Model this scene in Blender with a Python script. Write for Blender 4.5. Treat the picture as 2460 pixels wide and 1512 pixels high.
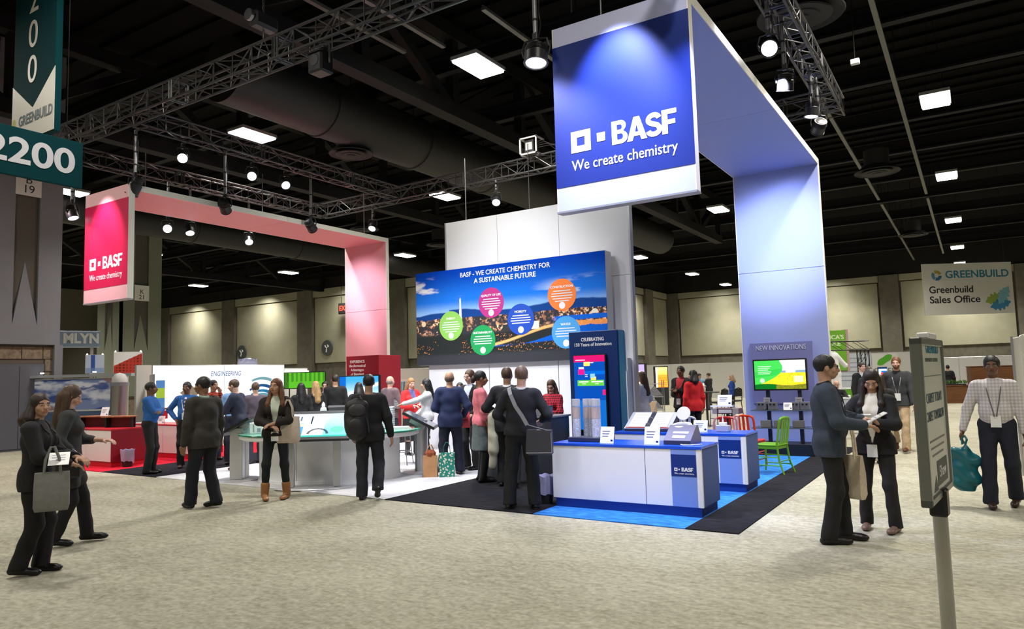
import bpy, math, random
import numpy as np
from mathutils import Matrix, Vector, Euler
PI = math.pi
random.seed(7)
rng = np.random.default_rng(7)
C = bpy.context.scene.collection
SC = bpy.context.scene
for o in list(bpy.data.objects): bpy.data.objects.remove(o)

# ------------------------------------------------------------------ camera, exposure, world, hall lamps
EYE = (0.0, 0.0, 1.68)
cam_d = bpy.data.cameras.new('camera'); cam = bpy.data.objects.new('camera', cam_d); C.objects.link(cam)
cam_d.sensor_width = 36.0; cam_d.lens = 1741.92 / 2460 * 36.0
cam_d.clip_start = 0.05; cam_d.clip_end = 300
_y, _p, _r = 0.5647219, 0.0843643, -0.0279680
_fw = Vector((-math.sin(_y)*math.cos(_p), math.cos(_y)*math.cos(_p), math.sin(_p)))
_rt = Vector((math.cos(_y), math.sin(_y), 0)); _up = _rt.cross(_fw)
_r2 = math.cos(_r)*_rt + math.sin(_r)*_up; _u2 = -math.sin(_r)*_rt + math.cos(_r)*_up
cam.matrix_world = Matrix(((_r2.x, _u2.x, -_fw.x, EYE[0]), (_r2.y, _u2.y, -_fw.y, EYE[1]), (_r2.z, _u2.z, -_fw.z, EYE[2]), (0, 0, 0, 1)))
SC.camera = cam
SC.view_settings.view_transform = 'Standard'; SC.view_settings.look = 'None'
SC.view_settings.gamma = 1.0; SC.view_settings.use_curve_mapping = False
SC.view_settings.exposure = 0.66
SC.cycles.max_bounces = 6; SC.cycles.diffuse_bounces = 3; SC.cycles.glossy_bounces = 3
SC.cycles.transmission_bounces = 6; SC.cycles.transparent_max_bounces = 8
SC.cycles.caustics_reflective = False; SC.cycles.caustics_refractive = False
SC.cycles.sample_clamp_indirect = 4.0
try: SC.cycles.use_denoising = True
except Exception: pass
w = bpy.data.worlds.new('hall_air'); SC.world = w; w.use_nodes = True
w.node_tree.nodes['Background'].inputs[0].default_value = (0.9, 0.95, 1.0, 1)
w.node_tree.nodes['Background'].inputs[1].default_value = 0.06

def aim(loc, target):
    d = Vector(target) - Vector(loc)
    return d.to_track_quat('-Z', 'Y').to_euler()
def area(name, loc, sx, sy, power, col, target=None):
    l = bpy.data.lights.new(name, 'AREA'); l.shape = 'RECTANGLE'; l.size = sx; l.size_y = sy
    l.energy = power; l.color = col; l.spread = math.radians(125)
    o = bpy.data.objects.new(name, l); o.location = loc
    if target: o.rotation_euler = aim(loc, target)
    C.objects.link(o); return o
def spot(name, loc, target, power, col, deg, blend=0.6, r=0.08):
    l = bpy.data.lights.new(name, 'SPOT'); l.energy = power; l.color = col
    l.spot_size = math.radians(deg); l.spot_blend = blend; l.shadow_soft_size = r
    o = bpy.data.objects.new(name, l); o.location = loc; o.rotation_euler = aim(loc, target)
    C.objects.link(o); return o
WARM = (1.0, 0.945, 0.84); COOL = (0.90, 0.93, 1.0)
HALL_X = (-58.7, -48.5, -38.6, -28.3, -17.7, -9.46, -0.42, 8.9)
HALL_Y = (-5.0, 4.3, 13.75, 23.1, 32.9, 43.4, 53.8, 62.6)
for _x in HALL_X:
    for _yy in HALL_Y:
        if _yy > 40 and _x < -26: continue
        _l = area('high_bay_lamp', (_x, _yy, 8.93), 0.6, 1.15, (185 if _yy < 6 else 330 if _yy < 20 else 300), WARM)
        if _yy < 6: _l.data.spread = math.radians(158)
for _x in (-69.5, -59.8, -50.0, -40.3, -30.6):
    area('wall_washer', (_x+.6, 38.6, 8.9), 0.8, 0.5, 110, WARM, (_x, 40.4, 4.6))
for _x in (-19.3, -10.0, -0.9, 8.3): area('wall_washer', (_x+.6, 63.6, 8.9), 0.8, 0.5, 55, WARM, (_x, 65.9, 4.4))
area('wall_washer', (-22.0, 56.0, 8.9), 0.8, 0.5, 200, WARM, (-24.2, 56, 4.6))
# booth wash: the show's own rig of profile and LED spots on the trusses
for _x, _yy, _tx, _ty, _pw in ((-12.6, 8.1, -10.5, 11.3, 880), (-9.0, 8.1, -9.6, 11.6, 980), (-6.2, 8.1, -7.6, 11.4, 680),
                          (-11.6, 15.8, -10.6, 11.0, 620), (-9.4, 15.7, -8.8, 10.6, 620)):
    spot('booth_wash', (_x, _yy, 6.9), (_tx, _ty, 0.6), _pw, (0.93, 0.94, 1.0), 74, 0.9, 0.2)
for _x, _yy, _tx, _ty, _pw in ((-2.35, 9.3, -3.8, 9.0, 560), (-2.35, 12.6, -3.6, 12.3, 330), (-5.2, 8.0, -3.9, 8.6, 520)):
    spot('counter_wash', (_x, _yy, 6.75), (_tx, _ty, 0.8), _pw, (0.80, 0.86, 1.0), 70, 0.9, 0.15)
spot('red_booth_wash', (-16.9, 9.6, 6.7), (-15.6, 9.6, 0.6), 420, (1.0, 0.80, 0.82), 75, 0.9, 0.15)
# profile spots on the banners, pillars and the mural
BLUE = (0.30, 0.40, 1.0)
spot('banner_spot', (-3.32, 6.95, 6.35), (-3.32, 7.75, 4.80), 700, (0.55, 0.62, 1.0), 58, 0.8, 0.05)
spot('banner_spot', (-4.95, 6.9, 6.0), (-3.95, 7.75, 4.15), 430, (0.55, 0.60, 1.0), 56, 0.8, 0.05)
spot('banner_spot', (-1.75, 6.9, 6.0), (-2.75, 7.75, 4.15), 380, (0.55, 0.60, 1.0), 56, 0.8, 0.05)
spot('pillar_spot', (-2.15, 11.0, 5.95), (-3.25, 15.85, 4.45), 2900, (0.72, 0.78, 1.0), 38, 1.0, 0.1)
spot('pillar_spot', (-2.1, 13.6, 5.95), (-3.2, 15.85, 4.4), 420, (0.58, 0.66, 1.0), 55, 1.0, 0.1)
spot('red_banner_spot', (-15.3, 7.35, 6.3), (-15.3, 8.2, 4.7), 330, (1.0, 0.72, 0.82), 56, 0.8, 0.05)
spot('red_banner_spot', (-16.7, 7.4, 5.95), (-16.0, 8.2, 4.3), 130, (1.0, 0.72, 0.85), 52, 0.8, 0.05)
spot('red_pillar_spot', (-17.2, 12.9, 5.62), (-15.35, 15.9, 4.2), 620, (1.0, 0.76, 0.88), 40, 1.0, 0.1)
spot('mural_wash', (-9.0, 9.8, 6.9), (-8.8, 13.6, 3.0), 600, (0.95, 0.96, 1.0), 68, 0.9, 0.2)
spot('mural_wash', (-7.4, 10.6, 6.9), (-7.2, 13.8, 4.0), 120, (0.95, 0.96, 1.0), 70, 0.9, 0.2)

# ------------------------------------------------------------------ helpers
def kids(o): return [c for c in bpy.data.objects if c.parent is o]
_M = {}
def mat(key, col=(0.5, 0.5, 0.5), rough=0.6, metal=0.0, emit=None, es=1.0, noise=0.0, scale=12.0, bump=0.0, spec=0.5, alpha=1.0, trans=0.0, stretch=None, vcol=False, ior=1.45):
    if key in _M: return _M[key]
    m = bpy.data.materials.new(key); m.use_nodes = True; _M[key] = m
    nt = m.node_tree; b = nt.nodes['Principled BSDF']
    c = (col[0], col[1], col[2], 1)
    b.inputs['Base Color'].default_value = c; b.inputs['Roughness'].default_value = rough
    b.inputs['Metallic'].default_value = metal; b.inputs['Specular IOR Level'].default_value = spec
    b.inputs['Alpha'].default_value = alpha; b.inputs['Transmission Weight'].default_value = trans; b.inputs['IOR'].default_value = ior
    if emit is not None:
        b.inputs['Emission Color'].default_value = (emit[0], emit[1], emit[2], 1); b.inputs['Emission Strength'].default_value = es
    if vcol:
        a = nt.nodes.new('ShaderNodeVertexColor'); a.layer_name = 'print'
        nt.links.new(a.outputs[0], b.inputs['Base Color'])
        if emit is not None: nt.links.new(a.outputs[0], b.inputs['Emission Color'])
    if noise or bump:
        tc = nt.nodes.new('ShaderNodeTexCoord'); n = nt.nodes.new('ShaderNodeTexNoise')
        n.inputs['Scale'].default_value = scale; n.inputs['Detail'].default_value = 4
        src = tc.outputs['Object']
        if stretch:
            mp = nt.nodes.new('ShaderNodeMapping'); mp.inputs['Scale'].default_value = stretch
            nt.links.new(src, mp.inputs[0]); src = mp.outputs[0]
        nt.links.new(src, n.inputs['Vector'])
        if noise:
            r = nt.nodes.new('ShaderNodeValToRGB'); r.color_ramp.elements[0].position = 0.3; r.color_ramp.elements[1].position = 0.7
            r.color_ramp.elements[0].color = tuple(max(0, x*(1-noise)) for x in col) + (1,)
            r.color_ramp.elements[1].color = tuple(min(1, x*(1+noise)) for x in col) + (1,)
            nt.links.new(n.outputs['Fac'], r.inputs[0]); nt.links.new(r.outputs[0], b.inputs['Base Color'])
        if bump:
            bp = nt.nodes.new('ShaderNodeBump'); bp.inputs['Strength'].default_value = bump; bp.inputs['Distance'].default_value = 0.02
            nt.links.new(n.outputs['Fac'], bp.inputs['Height']); nt.links.new(bp.outputs[0], b.inputs['Normal'])
    return m
def rgb(r, g, b):
    f = lambda v: (v/255/12.92) if v/255 <= 0.04045 else ((v/255+0.055)/1.055)**2.4
    return (f(r), f(g), f(b))

class MB:
    """collects solids into one mesh"""
    def __init__(s): s.v = []; s.f = []; s.m = []
    def add(s, vs, fs, mi=0):
        n = len(s.v); s.v += [tuple(p) for p in vs]; s.f += [tuple(i+n for i in q) for q in fs]; s.m += [mi]*len(fs); return s
    def box(s, x0, x1, y0, y1, z0, z1, mi=0):
        v = [(x, y, z) for z in (z0, z1) for (x, y) in ((x0, y0), (x1, y0), (x1, y1), (x0, y1))]
        return s.add(v, [(3, 2, 1, 0), (4, 5, 6, 7), (0, 1, 5, 4), (1, 2, 6, 5), (2, 3, 7, 6), (3, 0, 4, 7)], mi)
    def bevbox(s, x0, x1, y0, y1, z0, z1, b=0.01, mi=0):
        vs = []; 
        for z, e in ((z0, b), (z0+b, 0), (z1-b, 0), (z1, b)):
            vs += [(x0+e+b*(e == 0), y0+e, z), (x1-e-b*(e == 0), y0+e, z), (x1-e, y0+e+b*(e == 0), z), (x1-e, y1-e-b*(e == 0), z), (x1-e-b*(e == 0), y1-e, z), (x0+e+b*(e == 0), y1-e, z), (x0+e, y1-e-b*(e == 0), z), (x0+e, y0+e+b*(e == 0), z)]
        fs = [tuple(range(7, -1, -1)), tuple(range(24, 32))]
        for k in range(3):
            for i in range(8): fs.append((k*8+i, k*8+(i+1) % 8, k*8+8+(i+1) % 8, k*8+8+i))
        return s.add(vs, fs, mi)
    def bar(s, a, b, r0, r1=None, n=8, mi=0, cap=True):
        r1 = r0 if r1 is None else r1
        a = Vector(a); b = Vector(b); d = (b-a).normalized()
        u = d.orthogonal().normalized(); w_ = d.cross(u)
        vs = [p + (u*math.cos(2*PI*i/n) + w_*math.sin(2*PI*i/n))*r for p, r in ((a, r0), (b, r1)) for i in range(n)]
        fs = [(i, (i+1) % n, n+(i+1) % n, n+i) for i in range(n)]
        if cap: fs += [tuple(range(n-1, -1, -1)), tuple(range(n, 2*n))]
        return s.add(vs, fs, mi)
    def tube(s, pts, r, n=8, mi=0, closed=False):
        pts = [Vector(p) for p in pts]; N = len(pts); vs = []; up = None
        for i, p in enumerate(pts):
            if closed: d = pts[(i+1) % N]-pts[i-1]
            else: d = pts[min(i+1, N-1)]-pts[max(i-1, 0)]
            d.normalize()
            if up is None: up = d.orthogonal().normalized()
            else:
                up = up - d*up.dot(d)
                if up.length < 1e-5: up = d.orthogonal()
                up.normalize()
            w_ = d.cross(up); rr = r[i] if isinstance(r, (list, tuple)) else r
            vs += [p + (up*math.cos(2*PI*k/n)+w_*math.sin(2*PI*k/n))*rr for k in range(n)]
        fs = []
        for i in range(N if closed else N-1):
            a, b = i*n, ((i+1) % N)*n
            fs += [(a+k, a+(k+1) % n, b+(k+1) % n, b+k) for k in range(n)]
        if not closed: fs += [tuple(range(n-1, -1, -1)), tuple((N-1)*n+k for k in range(n))]
        return s.add(vs, fs, mi)
    def lathe(s, prof, c=(0, 0, 0), n=24, mi=0, sx=1.0, sy=1.0, axis='z'):
        vs = []
        for (r, z) in prof:
            for i in range(n):
                a = 2*PI*i/n; q = (r*math.cos(a)*sx, r*math.sin(a)*sy, z)
                if axis == 'y': q = (q[0], z, q[1])
                if axis == 'x': q = (z, q[0], q[1])
                vs.append((c[0]+q[0], c[1]+q[1], c[2]+q[2]))
        k = len(prof); fs = []
        for j in range(k-1): fs += [(j*n+i, j*n+(i+1) % n, (j+1)*n+(i+1) % n, (j+1)*n+i) for i in range(n)]
        fs += [tuple(range(n-1, -1, -1)), tuple((k-1)*n+i for i in range(n))]
        return s.add(vs, fs, mi)
    def prism(s, poly, z0, z1, mi=0, plane='xy', at=None):
        """extrude a 2-D outline; plane 'xz' extrudes along y from z0 to z1, 'yz' along x"""
        n = len(poly); f = {'xy': lambda a, b, h: (a, b, h), 'xz': lambda a, b, h: (a, h, b), 'yz': lambda a, b, h: (h, a, b)}[plane]
        vs = [f(a, b, h) for h in (z0, z1) for a, b in poly]
        fs = [tuple(range(n-1, -1, -1)), tuple(range(n, 2*n))] + [(i, (i+1) % n, n+(i+1) % n, n+i) for i in range(n)]
        return s.add(vs, fs, mi)
    def xf(s, M):
        s.v = [tuple(M @ Vector(p)) for p in s.v]; return s
    def build(s, name, m, parent=None, loc=None, smooth=False):
        me = bpy.data.meshes.new(name); me.from_pydata(s.v, [], s.f); me.update()
        for q in (m if isinstance(m, (list, tuple)) else [m]): me.materials.append(q)
        if any(s.m): me.polygons.foreach_set('material_index', s.m)
        fix(me)
        if smooth: shade(me, 40)
        o = bpy.data.objects.new(name, me); C.objects.link(o)
        if parent is not None: o.parent = parent
        if loc is not None: o.location = loc
        return o
import bmesh
def fix(me):
    bm = bmesh.new(); bm.from_mesh(me); bmesh.ops.recalc_face_normals(bm, faces=bm.faces); bm.to_mesh(me); bm.free()
def shade(me, deg=40):
    me.polygons.foreach_set('use_smooth', [True]*len(me.polygons))
    try: me.set_sharp_from_angle(angle=math.radians(deg))
    except Exception: pass
def tag(o, label=None, cat=None, group=None, kind=None):
    if label: o['label'] = label
    if cat: o['category'] = cat
    if group: o['group'] = group
    if kind: o['kind'] = kind
    return o
def thing(name, label, cat, loc=(0, 0, 0), rz=0.0, group=None):
    o = bpy.data.objects.new(name, None); C.objects.link(o); o.empty_display_size = 0.1
    o.location = loc; o.rotation_euler = (0, 0, rz)
    return tag(o, label, cat, group)
def dup(root, loc=None, rz=None, label=None, group=None, rot=None):
    def cp(o, par):
        c = o.copy(); C.objects.link(c)
        if par is not None: c.parent = par
        for ch in kids(o): cp(ch, c)
        return c
    r = cp(root, None)
    if loc is not None: r.location = loc
    if rz is not None: r.rotation_euler = (0, 0, rz)
    if rot is not None: r.rotation_euler = rot
    if label: r['label'] = label
    if group: r['group'] = group
    return r
# lettering: flat text plate; u = reading direction, v = up, laid on a plane through p
def text(s, p, u, v, size, m, parent=None, name='lettering', bold=0.0, width=None, depth=0.004, align='CENTER', sp=1.0, line=1.0, shear=0.0):
    cu = bpy.data.curves.new(name, 'FONT'); cu.body = s; cu.size = size; cu.extrude = depth/2; cu.offset = bold*size
    cu.align_x = align; cu.align_y = 'CENTER'; cu.space_character = sp; cu.space_line = line; cu.shear = shear; cu.resolution_u = 9 if size > .3 else 3
    t = bpy.data.objects.new('tmp', cu); C.objects.link(t)
    bpy.context.view_layer.update()
    me = bpy.data.meshes.new_from_object(t.evaluated_get(bpy.context.evaluated_depsgraph_get()))
    bpy.data.objects.remove(t)
    u = Vector(u).normalized(); v = Vector(v).normalized(); n = u.cross(v)
    xs = [q.co.x for q in me.vertices] or [0]
    k = (width/(max(xs)-min(xs))) if width else 1.0
    for q in me.vertices:
        c = q.co; q.co = Vector(p) + u*(c.x*k) + v*c.y + n*(c.z+depth/2)
    me.materials.clear(); me.materials.append(m)
    o = bpy.data.objects.new(name, me); C.objects.link(o)
    if parent is not None: o.parent = parent
    return o
# a flat print (poster, mural, screen): a fine grid coloured by fn(s,t) -> (n,3) linear colours, s right, t up in 0..1
def printed(name, p, u, v, wd, ht, nx, ny, fn, m, parent=None):
    S, T = np.meshgrid(np.linspace(0, 1, nx+1), np.linspace(0, 1, ny+1)); s = S.ravel(); t = T.ravel()
    u = np.array(Vector(u).normalized()); v = np.array(Vector(v).normalized()); p = np.array(p, float)
    P = p + np.outer(s*wd, u) + np.outer(t*ht, v)
    i = np.arange(nx*ny); a = (i // nx)*(nx+1) + i % nx
    F = np.stack([a, a+1, a+nx+2, a+nx+1], 1)
    me = bpy.data.meshes.new(name); fast_mesh(me, P, F)
    ca = me.color_attributes.new('print', 'FLOAT_COLOR', 'POINT')
    col = np.ones((len(s), 4), np.float32); col[:, :3] = np.clip(fn(s, t), 0, 1)
    ca.data.foreach_set('color', col.ravel())
    me.materials.append(m)
    o = bpy.data.objects.new(name, me); C.objects.link(o)
    if parent is not None: o.parent = parent
    return o
def fast_mesh(me, P, F):
    n, k = F.shape
    me.vertices.add(len(P)); me.vertices.foreach_set('co', np.asarray(P, np.float32).ravel())
    me.loops.add(n*k); me.loops.foreach_set('vertex_index', F.astype(np.int32).ravel())
    me.polygons.add(n); me.polygons.foreach_set('loop_start', np.arange(0, n*k, k, dtype=np.int32))
    me.update(calc_edges=True); me.validate()
def vnoise(x, y, seed=0):
    r = np.random.default_rng(seed); T = r.random((64, 64))
    xi = np.floor(x).astype(int); yi = np.floor(y).astype(int); fx = x-xi; fy = y-yi
    fx = fx*fx*(3-2*fx); fy = fy*fy*(3-2*fy); g = lambda a, b: T[a % 64, b % 64]
    return (g(xi, yi)*(1-fx)+g(xi+1, yi)*fx)*(1-fy) + (g(xi, yi+1)*(1-fx)+g(xi+1, yi+1)*fx)*fy
def fbm(x, y, seed=0, o=4):
    t = 0; a = 0.5
    for k in range(o): t = t + a*vnoise(x*2**k, y*2**k, seed+k); a *= 0.5
    return t
def mix(a, b, t): t = np.clip(t, 0, 1)[:, None]; return a*(1-t) + np.array(b)*t
def sstep(a, b, x): t = np.clip((x-a)/(b-a), 0, 1); return t*t*(3-2*t)
def logo(p, u, v, sz, m, parent, name='emblem'):
    """square ring and small square in front of the firm's name"""
    u = Vector(u).normalized(); v = Vector(v).normalized(); n = u.cross(v); p = Vector(p)
    mb = MB(); q = sz; t = sz*0.30
    def quad(a0, a1, b0, b1):
        vs = [p+u*a+v*b+n*h for h in (0.001, 0.004) for a, b in ((a0, b0), (a1, b0), (a1, b1), (a0, b1))]
        mb.add(vs, [(3, 2, 1, 0), (4, 5, 6, 7), (0, 1, 5, 4), (1, 2, 6, 5), (2, 3, 7, 6), (3, 0, 4, 7)])
    quad(0, q, 0, t); quad(0, q, q-t, q); quad(0, t, t, q-t); quad(q-t, q, t, q-t)
    ring = mb.build(name, m, parent)
    mb = MB(); quad(q*1.32, q*1.72, q*0.30, q*0.70); dot = mb.build('emblem_dot', m, parent)
    return ring

_HV = {}
def _glyphs():
    ar = lambda cx, cy, rx_, ry_, a0, a1, n=12: [(cx+rx_*math.cos(math.radians(a0+(a1-a0)*i/n)), cy+ry_*math.sin(math.radians(a0+(a1-a0)*i/n))) for i in range(n+1)]
    B = [[(0, 0), (.42, 0)]+ar(.42, .27, .29, .27, -90, 70)+ar(.40, .76, .25, .24, -50, 90)+[(0, 1)], [(.24, .18), (.24, .43)]+ar(.40, .305, .11, .125, 90, -90)+[], [(.24, .60), (.24, .82)]+ar(.38, .71, .09, .11, 90, -90)]
    A_ = [[(0, 0), (.24, 0), (.31, .19), (.57, .19), (.64, 0), (.89, 0), (.57, 1), (.32, 1)], [(.365, .36), (.515, .36), (.44, .66)]]
    cl = ar(.35, .715, .235, .185, 10, 200, 14)+[(.20, .585), (.35, .515), (.50, .455)]+ar(.35, .285, .245, .185, 38, -172, 16)
    l = []; r = []; h = .105
    for i, p in enumerate(cl):
        q0 = cl[max(i-1, 0)]; q1 = cl[min(i+1, len(cl)-1)]; dx, dy = q1[0]-q0[0], q1[1]-q0[1]; k = math.hypot(dx, dy); l.append((p[0]-dy/k*h, p[1]+dx/k*h)); r.append((p[0]+dy/k*h, p[1]-dx/k*h))
    F_ = [[(0, 0), (.24, 0), (.24, .38), (.56, .38), (.56, .57), (.24, .57), (.24, .80), (.62, .80), (.62, 1), (0, 1)]]
    return {'B': (B, .68), 'A': (A_, .84), 'S': ([l+r[::-1]], .70), 'F': (F_, .62)}
def heavy(s, p, u, v, h, width, m, parent, name='lettering'):
    """heavy grotesque capitals drawn as outlines, one mesh per letter"""
    G_ = _glyphs(); adv = sum(G_[c][1] for c in s); k = width/adv; x = 0; u = Vector(u); v = Vector(v); n = u.cross(v)
    for c in s:
        cu = bpy.data.curves.new(name, 'CURVE'); cu.dimensions = '2D'; cu.fill_mode = 'BOTH'; cu.extrude = .0015
        for pts in G_[c][0]:
            sp = cu.splines.new('POLY'); sp.points.add(len(pts)-1); sp.use_cyclic_u = True
            for q, (a, b) in zip(sp.points, pts): q.co = (a*k, b*h, 0, 1)
        t = bpy.data.objects.new('tmp', cu); C.objects.link(t); bpy.context.view_layer.update()
        me = bpy.data.meshes.new_from_object(t.evaluated_get(bpy.context.evaluated_depsgraph_get())); bpy.data.objects.remove(t)
        for q in me.vertices: q.co = Vector(p)+u*(q.co.x+x)+v*q.co.y+n*(q.co.z+.002)
        me.materials.clear(); me.materials.append(m); o = bpy.data.objects.new(name, me); C.objects.link(o); o.parent = parent; x += G_[c][1]*k

# ------------------------------------------------------------------ figures: smooth blended solids, meshed
def rx(a): c, s = math.cos(a), math.sin(a); return np.array([[1, 0, 0], [0, c, -s], [0, s, c]])
def ry(a): c, s = math.cos(a), math.sin(a); return np.array([[c, 0, s], [0, 1, 0], [-s, 0, c]])
def rzm(a): c, s = math.cos(a), math.sin(a); return np.array([[c, -s, 0], [s, c, 0], [0, 0, 1]])
A = lambda *p: np.array(p, float)
def cone(a, b, r0, r1): return ('c', np.asarray(a, float), np.asarray(b, float), r0, r1)
def ell(c, r, R=None): return ('e', np.asarray(c, float), np.asarray(r, float), R)
def grow(p, t): return ('c', p[1], p[2], p[3]+t, p[4]+t) if p[0] == 'c' else ('e', p[1], p[2]+t, p[3])
def bbox(p):
    if p[0] == 'c':
        r = max(p[3], p[4]); return np.minimum(p[1], p[2])-r, np.maximum(p[1], p[2])+r
    r = p[2] if p[3] is None else np.full(3, p[2].max())
    return p[1]-r, p[1]+r
def dist(p, X, Y, Z):
    if p[0] == 'c':
        a, b = p[1], p[2]; ba = b-a; L = max(ba @ ba, 1e-9)
        px, py, pz = X-a[0], Y-a[1], Z-a[2]
        t = np.clip((px*ba[0]+py*ba[1]+pz*ba[2])/L, 0, 1)
        return np.sqrt((px-t*ba[0])**2+(py-t*ba[1])**2+(pz-t*ba[2])**2) - (p[3]+(p[4]-p[3])*t)
    c, r, R = p[1:]
    px, py, pz = X-c[0], Y-c[1], Z-c[2]
    if R is not None:
        px, py, pz = (R[0, 0]*px+R[1, 0]*py+R[2, 0]*pz, R[0, 1]*px+R[1, 1]*py+R[2, 1]*pz, R[0, 2]*px+R[1, 2]*py+R[2, 2]*pz)
    k0 = np.sqrt((px/r[0])**2+(py/r[1])**2+(pz/r[2])**2); k1 = np.sqrt((px/r[0]**2)**2+(py/r[1]**2)**2+(pz/r[2]**2)**2)
    return k0*(k0-1)/np.maximum(k1, 1e-6)
def solid(prims, h, k=0.03, cut=None, minus=(), wrinkle=0.0, seed=0):
    """prims smoothly joined; cut(X,Y,Z) -> signed field kept where negative; returns verts, quads"""
    lo = np.min([bbox(p)[0] for p in prims], 0)-2.5*h; hi = np.max([bbox(p)[1] for p in prims], 0)+2.5*h
    n = np.ceil((hi-lo)/h).astype(int)+1
    ax = [(lo[i]+h*np.arange(n[i])).astype(np.float32) for i in range(3)]
    F = np.full(n, 0.2, np.float32)
    for p in prims:
        a, b = bbox(p); mg = k+3*h
        i0 = np.clip(np.floor((a-mg-lo)/h).astype(int), 0, n-1); i1 = np.clip(np.ceil((b+mg-lo)/h).astype(int)+1, 1, n)
        sl = tuple(slice(i0[q], i1[q]) for q in range(3))
        d = dist(p, ax[0][sl[0]][:, None, None], ax[1][sl[1]][None, :, None], ax[2][sl[2]][None, None, :]).astype(np.float32)
        s = F[sl]; g = np.clip(k-np.abs(s-d), 0, None)/k
        F[sl] = np.minimum(s, d)-g*g*k*0.25
    X, Y, Z = ax[0][:, None, None], ax[1][None, :, None], ax[2][None, None, :]
    if wrinkle:
        r = np.random.default_rng(seed); q = r.random(8)*6.28
        F = F + wrinkle*(np.sin(31*Z+9*X+q[0])*np.sin(17*X-13*Y+q[1])+0.7*np.sin(23*X+19*Z+q[2])*np.sin(27*Y-11*Z+q[3])).astype(np.float32)
    if cut is not None: F = np.maximum(F, cut(X, Y, Z).astype(np.float32)+np.zeros_like(F))
    for p in minus: F = np.maximum(F, -dist(p, X, Y, Z).astype(np.float32))
    return nets(F, lo, h)
_E = [((0, 0, 0), (1, 0, 0)), ((0, 1, 0), (1, 1, 0)), ((0, 0, 1), (1, 0, 1)), ((0, 1, 1), (1, 1, 1)), ((0, 0, 0), (0, 1, 0)), ((1, 0, 0), (1, 1, 0)),
      ((0, 0, 1), (0, 1, 1)), ((1, 0, 1), (1, 1, 1)), ((0, 0, 0), (0, 0, 1)), ((1, 0, 0), (1, 0, 1)), ((0, 1, 0), (0, 1, 1)), ((1, 1, 0), (1, 1, 1))]
def nets(F, lo, h):
    n = np.array(F.shape); S = F < 0
    cnt = sum(S[a:n[0]-1+a, b:n[1]-1+b, c:n[2]-1+c].astype(np.int8) for a in (0, 1) for b in (0, 1) for c in (0, 1))
    act = (cnt > 0) & (cnt < 8); ijk = np.argwhere(act)
    if len(ijk) == 0: return np.zeros((0, 3)), np.zeros((0, 4), int)
    idx = -np.ones(act.shape, np.int64); idx[act] = np.arange(len(ijk))
    acc = np.zeros((len(ijk), 3)); num = np.zeros(len(ijk))
    for e0, e1 in _E:
        a = ijk+e0; b = ijk+e1
        f0 = F[a[:, 0], a[:, 1], a[:, 2]]; f1 = F[b[:, 0], b[:, 1], b[:, 2]]
        m = (f0 < 0) != (f1 < 0); t = np.where(m, f0/np.where(m, f0-f1, 1), 0)
        acc += m[:, None]*(np.array(e0)+t[:, None]*(np.array(e1)-np.array(e0))); num += m
    P = lo + h*(ijk+acc/num[:, None])
    Q = []
    for d in range(3):
        u, v = [(1, 2), (2, 0), (0, 1)][d]
        sl0 = [slice(None)]*3; sl1 = [slice(None)]*3
        sl0[d] = slice(0, n[d]-1); sl1[d] = slice(1, n[d])
        A0, A1 = S[tuple(sl0)], S[tuple(sl1)]
        e = np.argwhere(A0 != A1)
        e = e[(e[:, u] > 0) & (e[:, v] > 0) & (e[:, u] < n[u]-1) & (e[:, v] < n[v]-1)]
        if len(e) == 0: continue
        fl = A0[e[:, 0], e[:, 1], e[:, 2]]
        def ix(du, dv):
            q = e.copy(); q[:, u] += du; q[:, v] += dv; return idx[q[:, 0], q[:, 1], q[:, 2]]
        q = np.stack([ix(-1, -1), ix(0, -1), ix(0, 0), ix(-1, 0)], 1)
        q[~fl] = q[~fl][:, ::-1]; Q.append(q)
    Q = np.concatenate(Q); Q = Q[(Q >= 0).all(1)]
    return P, Q
def solid_obj(name, meshes, mats, parent, mi=None):
    """meshes: list of (verts, quads, material index or per-face array)"""
    V = []; F = []; M = []; n = 0
    for P, Q, m in meshes:
        if len(P) == 0: continue
        V.append(P); F.append(Q+n); n += len(P)
        M.append(np.full(len(Q), m, np.int32) if np.isscalar(m) else m.astype(np.int32))
    if not V: return None
    me = bpy.data.meshes.new(name); fast_mesh(me, np.concatenate(V), np.concatenate(F))
    for q in mats: me.materials.append(q)
    mm = np.concatenate(M)
    if len(mm) == len(me.polygons): me.polygons.foreach_set('material_index', mm)
    me.polygons.foreach_set('use_smooth', np.ones(len(me.polygons), bool))
    o = bpy.data.objects.new(name, me); C.objects.link(o); o.parent = parent
    return o
def ik(a, t, l1, l2, pole):
    v = t-a; d = np.linalg.norm(v); 
    if d > (l1+l2)*0.995: t = a+v/d*(l1+l2)*0.995; v = t-a; d = np.linalg.norm(v)
    d = max(d, abs(l1-l2)+0.02)
    u = v/np.linalg.norm(v); x = (l1*l1-l2*l2+d*d)/(2*d); y = math.sqrt(max(l1*l1-x*x, 0))
    p = np.asarray(pole, float); p = p-u*(p @ u); p /= max(np.linalg.norm(p), 1e-6)
    return a+u*x+p*y, t
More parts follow.
